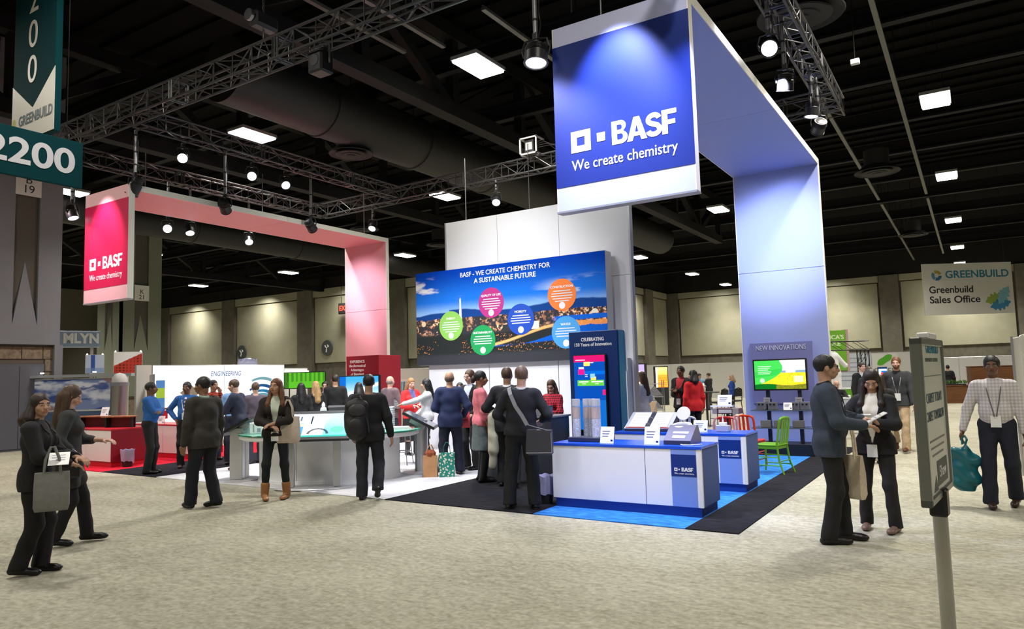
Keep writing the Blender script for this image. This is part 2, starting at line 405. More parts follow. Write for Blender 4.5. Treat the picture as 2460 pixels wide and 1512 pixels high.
def hand(wr, d, nrm, side, curl=0.5, S=1.0):
    """palm, four fingers and a thumb; d along the hand, nrm out of the palm, side points to the thumb"""
    d = d/np.linalg.norm(d); nrm = nrm-d*(nrm @ d); nrm /= max(np.linalg.norm(nrm), 1e-6); s = np.cross(d, nrm); s = s if s @ side > 0 else -s
    P = [cone(wr-d*0.02, wr+d*0.03, .027*S, .026*S)]
    for q in (-0.026, -0.009, 0.009, 0.026): P.append(cone(wr+d*0.03+s*q*0.8*S, wr+d*.085*S+s*q*S, .0165*S, .0145*S))
    for q, L in ((-0.029, .062), (-0.0095, .076), (0.010, .082), (0.029, .072)):
        a = wr+d*.088*S+s*q*S; c1 = curl*0.9; d1 = d*math.cos(c1)+nrm*math.sin(c1); b = a+d1*L*0.5*S
        c2 = curl*2.0; d2 = d*math.cos(c2)+nrm*math.sin(c2); e = b+d2*L*0.5*S
        P += [cone(a, b, .0098*S, .0088*S), cone(b, e, .0088*S, .0072*S)]
    a = wr+d*.028*S+s*.026*S; m = a+(d*0.55+s*0.75+nrm*0.2)*.042*S; e = m+(d*0.85+s*0.25+nrm*(0.15+0.6*curl))*.036*S
    P += [cone(a, m, .0145*S, .0115*S), cone(m, e, .0112*S, .0085*S)]
    return P
EYEM = None
def person(label, x, y, face, h=1.75, top=None, bottom=None, shoe=(.02, .02, .02), skin=(.45, .27, .19), hair=('short', (.03, .02, .015)),
           L=None, Rh=None, lp=(-.6, -.8, -.3), rp=(.6, -.8, -.3), fl=(-.11, 0, 8, 0), fr=(.11, 0, 8, 0), lean=0, side=0, twist=0, hyaw=0, hpitch=0,
           women=False, fat=0.0, q=1, badge=None, tie=None, glasses=False, lc=.4, rc=.4, group=None, z0=0.0, lanyard=None, sit=0.0, beard=None, ln=None, rn=None):
    """face: heading in degrees from straight-away-from-the-camera, + = towards the picture's left.
    top = dict(kind, col, hem, sleeve, under), bottom = dict(kind, col, hem, w)"""
    S = h/1.75
    view = math.degrees(math.atan2(-x, y))
    root = thing('person', label, 'person', (x, y, z0), math.radians(view+face), group)
    hb = (.0115, .0125, .016)[q-1]; hh = (.0058, .008, .011)[q-1]; hf = (.0052, .007, .010)[q-1]
    W = 0.93 if women else 1.0
    pel = A(0, 0, .93-sit); 
    TR = rzm(math.radians(twist)) @ rx(-math.radians(lean)) @ ry(math.radians(side))
    T = lambda *p: pel + TR @ A(*p)
    sh = .178*W
    SL, SR = T(-sh, 0, .465), T(sh, 0, .465)
    fat_ = fat
    dflt = lambda s: pel + A(s*(.245*W+.02+fat*.5), .03, -.12)
    hl = A(*L) if L is not None else dflt(-1); hr = A(*Rh) if Rh is not None else dflt(1)
    eL, wL = ik(SL, hl, .285, .255, lp); eR, wR = ik(SR, hr, .285, .255, rp)
    torso = [ell(T(0, -.005, .02), A(.168*(1.02 if women else 1), .112, .13), TR), ell(T(0, .012+fat*.35, .17), A(.148*W+fat*.5, .102+fat, .18), TR),
             ell(T(0, 0, .355), A(.163*W+fat*.3, .108+fat*.3, .19), TR), cone(T(-sh*.74, -.008, .472), T(sh*.74, -.008, .472), .060, .060)]
    if women: torso += [ell(T(-.068, .075, .345), A(.064, .06, .068), TR), ell(T(.068, .075, .345), A(.064, .06, .068), TR)]
    neck = cone(T(0, -.012, .49), T(0, .012, .62), .060*W, .053*W)
    arms = [(SL, eL, wL), (SR, eR, wR)]
    armp = []
    for a, e, w_ in arms: armp += [cone(a, e, .053*W, .041*W), cone(e, e+(w_-e)*.35, .042*W, .041*W), cone(e+(w_-e)*.35, w_, .041*W, .0275*W)]
    legp = []; legj = []
    for s, f in ((-1, fl), (1, fr)):
        lift = f[3] if len(f) > 3 else 0
        hip = pel+A(s*.088, 0, -.01); an = A(f[0], f[1], .085+lift)
        kp = A(s*.12, 1, 0) if sit == 0 else A(s*.05, 1, .6)
        kn, an = ik(hip, an, .43, .415, kp); ta = math.radians(f[2])*s
        legj.append((hip, kn, an, ta, lift))
        legp += [cone(hip, kn, .086, .056), cone(kn, kn+(an-kn)*.4, .056, .056), cone(kn+(an-kn)*.4, an, .056, .038)]
    # --- head in its own frame
    HR = TR @ rzm(math.radians(hyaw)) @ rx(-math.radians(hpitch)); hc = T(0, .022, .70)
    Hd = lambda *p: hc + HR @ A(*p)
    head = [ell(Hd(0, -.014, .028), A(.0745, .094, .088), HR), ell(Hd(0, .020, -.035), A(.060, .070, .078), HR), ell(Hd(0, .048, -.082), A(.034, .034, .028), HR),
            cone(Hd(0, .086, .010), Hd(0, .108, -.026), .0085, .0125), ell(Hd(0, .104, -.030), A(.017, .011, .009), HR),
            cone(Hd(-.034, .072, .022), Hd(.034, .072, .022), .014, .014), ell(Hd(-.042, .060, -.028), A(.024, .02, .022), HR), ell(Hd(.042, .060, -.028), A(.024, .02, .022), HR),
            ell(Hd(0, .088, -.054), A(.025, .011, .0055), HR), ell(Hd(0, .086, -.066), A(.022, .011, .007), HR),
            ell(Hd(-.076, -.004, -.008), A(.009, .019, .030), HR), ell(Hd(.076, -.004, -.008), A(.009, .019, .030), HR), cone(Hd(0, -.03, -.06), T(0, .0, .56), .052, .052*W)]
    pits = [ell(Hd(s*.032, .094, .002), A(.016, .014, .0095), HR) for s in (-1, 1)]
    hp, hq = solid(head, hh, .018, minus=pits)
    skin = tuple(min(.8, 1.15*c) for c in skin)
    sk = mat('skin_%d_%d_%d' % tuple(int(255*c) for c in skin), skin, .55, noise=.06, scale=30)
    hcol = hair[1]; hm = mat('hair_%d_%d_%d' % tuple(int(999*c) for c in hcol), hcol, .5, noise=.35, scale=60, stretch=(1, 1, .12), bump=.3)
    lipc = (skin[0]*.80, skin[1]*.50, skin[2]*.48); lm = mat('lips_%d_%d' % (int(255*skin[0]), int(255*skin[1])), lipc, .45)
    ew = mat('eye_white', (.50, .48, .46), .4); ed = mat('eye_dark', (.03, .02, .015), .2)
    fc = (hp[hq].mean(1)-hc) @ HR   # face centres in head frame
    mi = np.zeros(len(hq), int)
    mi[(np.abs(fc[:, 0]) < .024) & (fc[:, 1] > .075) & (np.abs(fc[:, 2]+.060) < .0105)] = 1
    brow = (np.abs(np.abs(fc[:, 0])-.033) < .018) & (fc[:, 1] > .055) & (np.abs(fc[:, 2]-.0235) < .0042); mi[brow] = 2
    if beard is not None:
        mi[(fc[:, 2] < -.035) & (fc[:, 1] > .0) & (fc[:, 2] > -.115) & ~((np.abs(fc[:, 0]) < .024) & (np.abs(fc[:, 2]+.060) < .009)) & ((np.abs(fc[:, 0]) > .03) | (fc[:, 2] < -.045))] = 2
    parts = [(hp, hq, mi)]
    if q <= 2:
        for s in (-1, 1):
            p_, q_ = solid([ell(Hd(s*.032, .079, .001), A(.0125, .0085, .0075), HR)], .0035, .003); parts.append((p_, q_, 3))
            p_, q_ = solid([ell(Hd(s*.032, .0855, .001), A(.0055, .0042, .0055), HR)], .0022, .002); parts.append((p_, q_, 4))
    bp, bq = solid([grow(p, -.012) for p in torso] + [neck] + [grow(p, -.004) for p in armp] + [grow(p, -.008 if bottom['kind'] == 'skirt' else -.018) for p in legp], hb, .04)
    parts.insert(0, (bp, bq, 0))
    for (a, e, w_), s, cu_, nn in ((arms[0], -1, lc, ln), (arms[1], 1, rc, rn)):
        d = (w_-e)/np.linalg.norm(w_-e)
        nrm = A(-s, .25, 0) if abs(d[2]) > .75 else A(0, 0, -1.)
        if nn is not None: nrm = A(*nn)
        tside = A(0, 1, 0) if abs(d[2]) > .75 else A(-s, .2, .6)
        p_, q_ = solid(hand(w_+d*.004, d, nrm, tside, cu_), hf, .006); parts.append((p_, q_, 0))
    # legs that show bare feet are covered by shoes
    def put(name, meshes, mats): 
        meshes = [(P*S, Q, m) for P, Q, m in meshes]
        return solid_obj(name, meshes, mats, root)
    put('body', parts, [sk, lm, hm, ew, ed])
    # --- shoes
    sm = mat('shoe_%d_%d_%d' % tuple(int(255*c) for c in shoe), shoe, .35)
    boot = bottom.get('boot', 0)
    for (hip, kn, an, ta, lift), f in zip(legj, (fl, fr)):
        Rf = rzm(ta) @ rx(-min(1.0, lift*5))
        fo = lambda *p: an + Rf @ A(p[0], p[1], p[2]-.085)
        pr = [ell(fo(0, .012, .050), A(.037, .052, .048), Rf), cone(fo(0, .0, .045), fo(0, .13, .030), .040, .036), ell(fo(0, .155, .030), A(.042, .058, .032), Rf), cone(fo(0, -.05, .035), fo(0, -.02, .05), .034, .036)]
        if boot: pr.append(cone(an, an+(kn-an)/np.linalg.norm(kn-an)*boot, .056, .058+.040*min(boot, .36)))
        base = fo(0, 0, .0); nz = Rf @ A(0, 0, 1)
        p_, q_ = solid(pr, hb*.75, .025, cut=lambda X, Y, Z: -((X-base[0])*nz[0]+(Y-base[1])*nz[1]+(Z-base[2])*nz[2]))
        fcz = (p_[q_].mean(1)-base) @ nz
        put('shoe', [(p_, q_, np.where(fcz < .014, 1, 0))], [sm, mat('sole_dark' if not bottom.get('sole') else 'sole_pale', bottom.get('sole') or (.015, .013, .012), .6)])
    # --- lower garment
    bk = bottom['kind']; bcol = bottom['col']
    bmt = mat('cloth_%d_%d_%d' % tuple(int(999*c) for c in bcol), bcol, .85, noise=.15, scale=25, bump=.15)
    if bk == 'skirt':
        hem = bottom.get('hem', .5); zt = 1.04-sit
        pr = [ell(T(0, 0, .02), A(.180, .128, .14), TR), cone(pel+A(-.06, 0, -.05), A(-.075, .0, hem-.05), .125, .155), cone(pel+A(.06, 0, -.05), A(.075, .0, hem-.05), .125, .155)]
        p_, q_ = solid(pr, hb, .05, cut=lambda X, Y, Z: np.maximum(hem-Z, Z-zt+0*X), wrinkle=.003, seed=len(label))
        put('skirt', [(p_, q_, 0)], [bmt])
    else:
        ww = bottom.get('w', 1.0); hemz = bottom.get('hem', .05); pr = [grow(torso[0], .014)]
        for hip, kn, an, ta, lift in legj:
            pr += [cone(hip+A(0, 0, .02), kn, .102*(.5+.5*ww), .072*ww), cone(kn, an-A(0, -.0, .03), .072*max(ww, .88), .074*ww if not bottom.get('slim') else (.044 if bottom.get('boot') else .058))]
        pt = T(0, 0, bottom.get('waist', .105)); nz = TR @ A(0, 0, 1)
        ankles = [(j[2], j[4]) for j in legj]
        def cut(X, Y, Z):
            a = (X-pt[0])*nz[0]+(Y-pt[1])*nz[1]+(Z-pt[2])*nz[2]
            zz = 0*X+0*Y+Z
            dl = (X-ankles[0][0][0])**2+(Y-ankles[0][0][1])**2; dr = (X-ankles[1][0][0])**2+(Y-ankles[1][0][1])**2
            hz = np.where(dl < dr, hemz+ankles[0][1]*.9, hemz+ankles[1][1]*.9)
            return np.maximum(a, np.where(zz < .45, hz-zz, -1.0))
        p_, q_ = solid(pr, hb, .035, cut=cut, wrinkle=.0035, seed=len(label))
        put('trousers', [(p_, q_, 0)], [bmt])
    # --- upper garment
    tk = top['kind']; tcol = top['col']; thick = {'shirt': .012, 'sweater': .018, 'jacket': .024}[tk]
    tmt = mat('%s_%d_%d_%d' % ((tk,)+tuple(int(999*c) for c in tcol)), tcol, .85, noise=top.get('noise', .12), scale=top.get('scale', 30), bump=.06) if not top.get('plaid') else plaid(tcol, top['plaid'])
    hem = top.get('hem', {'shirt': .04, 'sweater': -.06, 'jacket': -.13}[tk])    # along the spine, from the hip joints
    pr = [grow(p, thick) for p in torso]
    if hem < 0:
        pr += [ell(T(0, .004, -.06), A(.168+thick+.004, .118+thick, .24), TR)]
        if sit == 0 and bk != 'skirt': pr += [cone(j[0]+A(0, 0, .03), j[0]+(j[1]-j[0])*.55, .106*(.5+.5*bottom.get('w', 1.0))+.012, .098+.012) for j in legj]
    slv = top.get('sleeve', 1.0)
    for (a, e, w_) in arms:
        pr += [cone(a, e, .060*W+thick*.7, .047*W+thick*.8)]
        if slv > .5: pr += [cone(e, e+(w_-e)*(slv-.5)*2*.97, .047*W+thick*.8, (.047-.014*(slv-.5)*2)*W+thick*.7)]
    col_ = top.get('collar', True)
    if col_: pr += [cone(T(0, -.022, .49), T(0, -.008, .56), .066*W+thick*.4, .058*W+thick*.3)]
    ph = T(0, 0, hem); nz = TR @ A(0, 0, 1); pn = T(0, 0, .553); nn_ = TR @ A(0, -.30, .95)
    armb = [(a, e, w_) for a, e, w_ in arms]
    vw_, vb_ = top.get('vw', .075), top.get('vb', .10)
    def vee(X, Y, Z, gr):      # the open front: a wedge running up to the collar
        lx, ly, lz = _loc(X, Y, Z, pel, TR)
        return np.maximum(np.maximum((np.abs(lx)-.010-vw_*np.clip((lz-vb_)/(.50-vb_), 0, 1.15))*.95, .03-ly), vb_-lz)-gr
    def cutT(X, Y, Z):
        a = -((X-ph[0])*nz[0]+(Y-ph[1])*nz[1]+(Z-ph[2])*nz[2])
        far = np.full(np.broadcast(X, Y, Z).shape, 1.0)
        for s_, e_, w2 in armb:   # hanging sleeves may pass below the hem
            for aa, bb in ((s_, e_), (e_, w2)): far = np.minimum(far, dist(('c', aa, bb, 0, 0), X, Y, Z))
        a = np.where(far < .075, np.minimum(a, far-.075), a)
        if top.get('under') is not None and top.get('vw', .075) > 0: a = np.maximum(a, -vee(X, Y, Z, 0))
        rr = np.sqrt((X-pn[0])**2+(Y-pn[1])**2)
        b = (X-pn[0])*nn_[0]+(Y-pn[1])*nn_[1]+(Z-pn[2])*nn_[2]
        return np.maximum(a, np.where(rr < .12, b, -1.0))
    p_, q_ = solid(pr, hb, .032, cut=cutT, wrinkle=.0035 if tk != 'shirt' else .003, seed=len(label)+3)
    p_top = np.concatenate([p_, np.zeros((0, 3))])
    lc_ = (p_[q_].mean(1)-pel) @ TR       # face centres in torso frame
    tidx = np.zeros(len(q_), int)
    if top.get('under') is not None:
        um = mat('under_%d_%d_%d' % tuple(int(255*c) for c in top['under']), top['under'], .8)
        sf = []
        if vw_ > 0:
            ps_, qs_ = solid([grow(p, .012) for p in torso]+[cone(T(0, -.02, .49), T(0, -.004, .56), .066*W, .060*W)], hb, .032, cut=lambda X, Y, Z: np.maximum(vee(X, Y, Z, .02), (X-pn[0])*nn_[0]+(Y-pn[1])*nn_[1]+(Z-pn[2])*nn_[2])); sf.append((ps_, qs_, 0))
        pc, qc = solid([cone(T(0, -.018, .50), T(0, -.004, .582), .067*W, .061*W)], hb*.7, .01, cut=lambda X, Y, Z: ((X-pn[0])*nn_[0]+(Y-pn[1])*nn_[1]+(Z-pn[2]-.018)*nn_[2])); sf.append((pc, qc, 0))
        put('shirt_front', sf, [um]); put(tk, [(p_, q_, 0)], [tmt])
    else: put(tk, [(p_, q_, 0)], [tmt])
    # --- hair
    hk = hair[0]
    if hk != 'none':
        pr = [ell(Hd(0, -.018, .030), A(.084, .101, .097), HR)]; mn = [ell(Hd(0, .102, -.035), A(.074, .078, .096), HR)]
        cutp = lambda X, Y, Z: (lambda a, b, c: np.where(b > -.03, -.015-c, -.085-c+0*b))(*_loc(X, Y, Z, hc, HR))
        if hk == 'bald':
            pr = [ell(Hd(0, -.020, -.010), A(.0785, .096, .075), HR)]
            cutp = lambda X, Y, Z: (lambda a, b, c: np.maximum(np.maximum(c-.022+.25*np.abs(b+.06), -.07-c), b-.01))(*_loc(X, Y, Z, hc, HR))
        if hk in ('long', 'bob', 'pony'):
            if hk == 'pony':
                pr += [ell(Hd(0, -.115, -.02), A(.036, .035, .04), HR), cone(Hd(0, -.125, -.04), Hd(.0, -.135, -.20), .032, .018)]
            else:
                dn = {'long': hair[2] if len(hair) > 2 else .30, 'bob': .15}[hk]
                pr += [cone(Hd(0, -.055, -.03), T(0, -.10, .70-dn), .082, .075)]
                for s in (-1, 1): pr += [cone(Hd(s*.058, -.035, .0), Hd(s*.066, -.035, -.06)*.0+T(s*.082, -.045, .66-dn*.55), .040, .046)]
                if hk == 'long':
                    for s in (-1, 1): pr += [cone(T(s*.082, -.045, .66-dn*.55), T(s*.085, -.055, .70-dn), .046, .022)]
                if hk == 'long' and (len(hair) > 3):   # some falls over the front of the shoulders
                    for s in (-1, 1): pr += [cone(Hd(s*.070, -.01, -.01), T(s*.105, .085, .44), .030, .036), cone(T(s*.105, .085, .44), T(s*.10, .125, .32), .036, .016)]
                if hk != 'pony': cutp = None
        p_, q_ = solid(pr, hh*1.25, .02, cut=cutp, minus=mn, wrinkle=.002, seed=len(label))
        put('hair', [(p_, q_, 0)], [hm])
    # --- worn bits
    pf = (p_top-pel) @ TR; pf = pf[pf[:, 1] > .01]
    def surf(xx, zz, off):   # a point on the front of the garment, torso frame
        for rad in (.016, .03, .06):
            m_ = (np.abs(pf[:, 0]-xx) < rad) & (np.abs(pf[:, 2]-zz) < rad) & (pf[:, 1] < .30)
            if m_.any(): return T(xx, np.percentile(pf[m_, 1], 70)+off, zz)
        return T(xx, .11+off, zz)
    if tk == 'jacket' and q <= 2:
        mb = MB(); vw = top.get('vw', .075); vb = top.get('vb', .10); n_ = 8
        for s in (-1, 1):
            rows = []
            for i in range(n_+1):
                f_ = i/n_; zz = vb+(.505-vb)*f_; xi = .010+vw*(zz-vb)/(.50-vb); wd_l = .062*math.sin(PI*min(1, f_*1.25))**.7*(1 if f_ < .72 else .75) if 0 < f_ < .8 else (.0 if f_ == 0 else .036)
                a_ = surf(s*xi, zz, .004); b_ = surf(s*(xi+wd_l+.004), zz+.012*f_, .007); rows.append((a_, b_))
            dn_ = TR @ A(0, -.010, 0)
            for (a0, b0), (a1, b1) in zip(rows, rows[1:]):
                mb.add([x_*S for x_ in (a0, b0, b1, a1)]+[(x_+dn_)*S for x_ in (a0, b0, b1, a1)], [(0, 1, 2, 3), (7, 6, 5, 4), (0, 4, 5, 1), (1, 5, 6, 2), (2, 6, 7, 3), (3, 7, 4, 0)])
        mb.build('lapel', mat('lapel_%d_%d_%d' % tuple(int(999*c) for c in tcol), tuple(c*.72 for c in tcol), .8), root)
    if tie:
        mb = MB(); a = [surf(s*.020, .505, .004) for s in (-1, 1)]; b = [surf(s*.034, .13, .010) for s in (-1, 1)]; cpt = surf(0, .09, .010)
        n_ = 10; 
        for i in range(n_):
            t0, t1 = i/n_, (i+1)/n_; z0_, z1_ = .505-.375*t0, .505-.375*t1; w0, w1 = .019+.016*t0, .019+.016*t1
            vs = [surf(-w0, z0_, .006), surf(w0, z0_, .006), surf(w1, z1_, .006), surf(-w1, z1_, .006)]
            bk_ = [v - TR @ A(0, .012, 0) for v in vs]
            mb.add([v*S for v in vs+bk_], [(0, 1, 2, 3), (7, 6, 5, 4), (0, 4, 5, 1), (1, 5, 6, 2), (2, 6, 7, 3), (3, 7, 4, 0)], i % 2 if len(tie) > 1 else 0)
        mb.build('tie', [mat('tie_%d_%d_%d' % tuple(int(255*c) for c in t), t, .5) for t in tie], root)
    if lanyard or badge:
        lcol = lanyard or (.75, .75, .72); mb = MB()
        zb = badge if isinstance(badge, (int, float)) and badge is not True else .10
        for s in (-1, 1):
            pts = [T(s*.070, -.03, .552), T(s*.080, .045, .515), surf(s*.068, .42, .008), surf(s*.035, .25, .012), surf(s*.010, zb+.055, .012)]
            mb.tube([p*S for p in pts], .006*S, 5)
        mb.build('lanyard', mat('lanyard_%d_%d_%d' % tuple(int(255*c) for c in lcol), lcol, .7), root)
        if badge:
            mb = MB(); c_ = surf(0, zb, .016); ux = TR @ A(1, 0, 0); uz = TR @ A(0, .03, 1); uy = TR @ A(0, 1, 0)
            vs = [(c_+ux*a*.052+uz*b*.068+uy*e)*S for e in (-.004, .004) for a, b in ((-1, -1), (1, -1), (1, 1), (-1, 1))]
            mb.add(vs, [(3, 2, 1, 0), (4, 5, 6, 7), (0, 1, 5, 4), (1, 2, 6, 5), (2, 3, 7, 6), (3, 0, 4, 7)])
            mb.build('badge', mat('badge_card', (.82, .83, .82), .4), root)
    if glasses:
        mb = MB()
        for s in (-1, 1):
            mb.tube([Hd(s*.034+.024*math.cos(a), .100-.012*abs(math.cos(a))*(1 if math.cos(a)*s > 0 else 0), .004+.017*math.sin(a))*S for a in np.linspace(0, 2*PI, 12, endpoint=False)], .0028*S, 5, closed=True)
            mb.tube([Hd(s*.058, .088, .008)*S, Hd(s*.079, .03, .008)*S, Hd(s*.079, -.01, .004)*S], .0028*S, 5)
        mb.tube([Hd(-.010, .103, .006)*S, Hd(0, .106, .010)*S, Hd(.010, .103, .006)*S], .0026*S, 5)
        mb.build('glasses', mat('glasses_frame', (.02, .018, .016), .3), root)
    root['_h'] = S
    def L2W(*p):
        a = math.radians(view+face); p = A(*p)*S
        return (x+p[0]*math.cos(a)-p[1]*math.sin(a), y+p[0]*math.sin(a)+p[1]*math.cos(a), z0+p[2])
    root_info[root.name] = dict(L2W=L2W, T=T, wL=wL, wR=wR, S=S, rz=math.radians(view+face), root=root, Hd=Hd)
    return root_info[root.name]
root_info = {}
def plaid(c0, c1):
    k = 'plaid_%d_%d_%d' % tuple(int(255*c) for c in c0)
    if k in _M: return _M[k]
    m = mat(k, c0, .85); nt = m.node_tree; b = nt.nodes['Principled BSDF']; tc = nt.nodes.new('ShaderNodeTexCoord'); f = []
    for d in ('X', 'Z'):
        w_ = nt.nodes.new('ShaderNodeTexWave'); w_.bands_direction = d; w_.inputs['Scale'].default_value = 9 if d == 'X' else 8; w_.inputs['Distortion'].default_value = .4; nt.links.new(tc.outputs['Object'], w_.inputs['Vector']); f.append(w_.outputs['Fac'])
    mx = nt.nodes.new('ShaderNodeMath'); mx.operation = 'ADD'; nt.links.new(f[0], mx.inputs[0]); nt.links.new(f[1], mx.inputs[1])
    r = nt.nodes.new('ShaderNodeValToRGB'); e = r.color_ramp.elements; e[0].position = .35; e[0].color = tuple(c1)+(1,); e[1].position = .75; e[1].color = tuple(c0)+(1,)
    mh = nt.nodes.new('ShaderNodeMath'); mh.operation = 'MULTIPLY'; mh.inputs[1].default_value = .6; nt.links.new(mx.outputs[0], mh.inputs[0]); nt.links.new(mh.outputs[0], r.inputs[0]); nt.links.new(r.outputs[0], b.inputs['Base Color']); return m
def _loc(X, Y, Z, c, R):
    px, py, pz = X-c[0], Y-c[1], Z-c[2]
    return tuple(R[0, i]*px+R[1, i]*py+R[2, i]*pz for i in range(3))

# ------------------------------------------------------------------ the hall
def struct(mb, name, m, parent=None, smooth=False):
    o = mb.build(name, m, parent, smooth=smooth)
    if parent is None: o['kind'] = 'structure'
    return o
def floor_mat():
    m = bpy.data.materials.new('beige_carpet'); m.use_nodes = True; nt = m.node_tree; b = nt.nodes['Principled BSDF']
    tc = nt.nodes.new('ShaderNodeTexCoord')
    def noise(sc, st=None, det=4):
        n = nt.nodes.new('ShaderNodeTexNoise'); n.inputs['Scale'].default_value = sc; n.inputs['Detail'].default_value = det
        src = tc.outputs['Object']
        if st:
            mp = nt.nodes.new('ShaderNodeMapping'); mp.inputs['Scale'].default_value = st; mp.inputs['Rotation'].default_value = (0, 0, 0.5)
            nt.links.new(src, mp.inputs[0]); src = mp.outputs[0]
        nt.links.new(src, n.inputs['Vector']); return n
    n1 = noise(1.0, (0.8, 1.5, 1)); n2 = noise(26); n3 = noise(9, (1, 1.8, 1))
    def math_(op, a, b_):
        q = nt.nodes.new('ShaderNodeMath'); q.operation = op
        for i, v in enumerate((a, b_)):
            if isinstance(v, (int, float)): q.inputs[i].default_value = v
            else: nt.links.new(v, q.inputs[i])
        return q.outputs[0]
    s = math_('ADD', math_('MULTIPLY', n1.outputs['Fac'], 0.28), math_('ADD', math_('MULTIPLY', n2.outputs['Fac'], 0.44), math_('MULTIPLY', n3.outputs['Fac'], 0.45)))
    r = nt.nodes.new('ShaderNodeValToRGB'); e = r.color_ramp.elements
    e[0].position = 0.42; e[0].color = (0.235, 0.222, 0.160, 1); e[1].position = 0.82; e[1].color = (0.52, 0.50, 0.405, 1)
    nt.links.new(s, r.inputs[0]); nt.links.new(r.outputs[0], b.inputs['Base Color'])
    b.inputs['Roughness'].default_value = 0.95; b.inputs['Specular IOR Level'].default_value = 0.2
    bp = nt.nodes.new('ShaderNodeBump'); bp.inputs['Strength'].default_value = 0.35; bp.inputs['Distance'].default_value = 0.01
    nt.links.new(n2.outputs['Fac'], bp.inputs['Height']); nt.links.new(bp.outputs[0], b.inputs['Normal'])
    return m
fm = floor_mat()
struct(MB().box(-76, 16, -9, 66.2, -0.1, 0), 'floor', fm)
def carpet(name, label, poly, col, z=0.012):
    m = mat(name, col, .97, noise=.10 if name == 'white_carpet' else .38, scale=7, bump=.5, spec=.15, stretch=(1, 2.2, 1))
    mb = MB().prism(poly, 0.0, z); o = mb.build(name, m); tag(o, label, 'carpet'); return o
FY = lambda x: 7.60 + (x+2.15)*(-0.0245)          # front edge of the stand, hair's breadth out of square
def strip(x0, x1, y1=16.6): return [(x0, FY(x0)), (x1, FY(x1)), (x1, y1), (x0, y1)]
carpet('black_carpet_strip', 'narrow black carpet strip along the right edge of the stand', strip(-2.72, -2.15), (.012, .012, .016))
carpet('blue_carpet', 'bright blue carpet under the two blue-topped counters', strip(-4.63, -2.72), (.035, .20, .62))
carpet('black_carpet', 'wide black carpet in front of the grey reception counter', strip(-7.08, -4.63), (.012, .012, .016))
carpet('white_carpet', 'white carpet under the round white table', strip(-12.8, -7.08), (.60, .60, .63))
carpet('black_carpet_wedge', 'black carpet where the two men in blue shirts stand', strip(-14.75, -12.8), (.012, .012, .018))
carpet('red_carpet', 'red carpet under the red and white counters', strip(-17.4, -14.75), (.62, .012, .035))

black = mat('black_paint', (.0022, .0022, .0026), .8, noise=.3, scale=3)
deck = mat('black_deck', (.0022, .0022, .0026), .9, spec=.1)
steel_b = mat('black_steel', (.0042, .0042, .005), .7, spec=.25)
ceil = struct(MB().box(-76, 16, -9, 66.2, 11.6, 11.8), 'ceiling', deck)
mb = MB()
for i in range(58):
    y = -8 + i*0.9
    mb.box(-60, 14, y, y+.32, 11.5, 11.6)
o = struct(mb, 'deck_rib', deck, ceil); o['kind'] = 'stuff'
conc = mat('dark_concrete', rgb(96, 92, 82), .85, noise=.15, scale=2)
pan = mat('beige_acoustic_panel', rgb(150, 148, 128), .9, noise=.06, scale=1.5)
trimm = mat('beige_soffit', rgb(146, 144, 126), .85)
darkband = mat('dark_wall_band', rgb(92, 88, 78), .85, noise=.2, scale=3)
wl = struct(MB().box(-76, -24.3, 40.5, 40.9, 0, 9.0), 'wall_left', darkband)
wb = struct(MB().box(-24.6, -24.3, 40.9, 66.2, 0, 9.0), 'wall_return', darkband)
wr = struct(MB().box(-24.3, 16, 66.0, 66.4, 0, 9.0), 'wall_right', darkband)
struct(MB().box(-76, -24.3, 40.3, 40.9, 9.0, 11.6).box(-24.6, -24.3, 40.9, 66.2, 9.0, 11.6).box(-24.3, 16, 65.8, 66.4, 9.0, 11.6), 'wall_bulkhead', black)
struct(MB().box(-76, 16, -9.4, -9, 0, 11.6), 'wall_behind', mat('dim_wall', rgb(120, 116, 104), .9))
struct(MB().box(16, 16.4, -9.4, 66.4, 0, 11.6), 'wall_east', mat('dim_wall', rgb(120, 116, 104), .9))
struct(MB().box(-76.4, -76, -9.4, 40.9, 0, 11.6), 'wall_west', mat('dim_wall', rgb(120, 116, 104), .9))
PX = [-74.3, -64.6, -54.9, -45.2, -35.5, -25.8]
for a, b in zip(PX, PX[1:]):
    MB().bevbox(a+.95, b-.95, 40.36, 40.5, 3.12, 8.28, .02).build('wall_panel', pan, wl)
    MB().box(a+.85, b-.85, 40.25, 40.5, 8.36, 8.98).build('soffit_panel', trimm, wl)
for a in PX: MB().box(a-.85, a+.85, 40.12, 40.5, 0, 8.98).build('pilaster', conc, wl)
for y0, y1 in ((41.6, 50.2), (52, 59.6), (61.7, 65.3)):
    MB().bevbox(-24.3, -24.16, y0, y1, 3.12, 8.35, .02).build('wall_panel', pan, wb)
    MB().box(-24.3, -24.06, y0, y1, 8.45, 8.98).build('soffit_panel', trimm, wb)
for y in (51.1, 60.6): MB().box(-24.3, -23.9, y-.85, y+.85, 0, 8.98).build('pilaster', conc, wb)
QX = [-23.9, -14.7, -5.45, 3.7, 12.9]
for a, b in zip(QX, QX[1:]):
    MB().bevbox(a+.85, b-.85, 65.86, 66.0, 3.10, 8.38, .02).build('wall_panel', pan, wr)
    MB().box(a+.75, b-.75, 65.76, 66.0, 8.46, 8.98).build('soffit_panel', trimm, wr)
for a in QX: MB().box(a-.70, a+.70, 65.6, 66.0, 0, 8.98).build('pilaster', conc, wr)
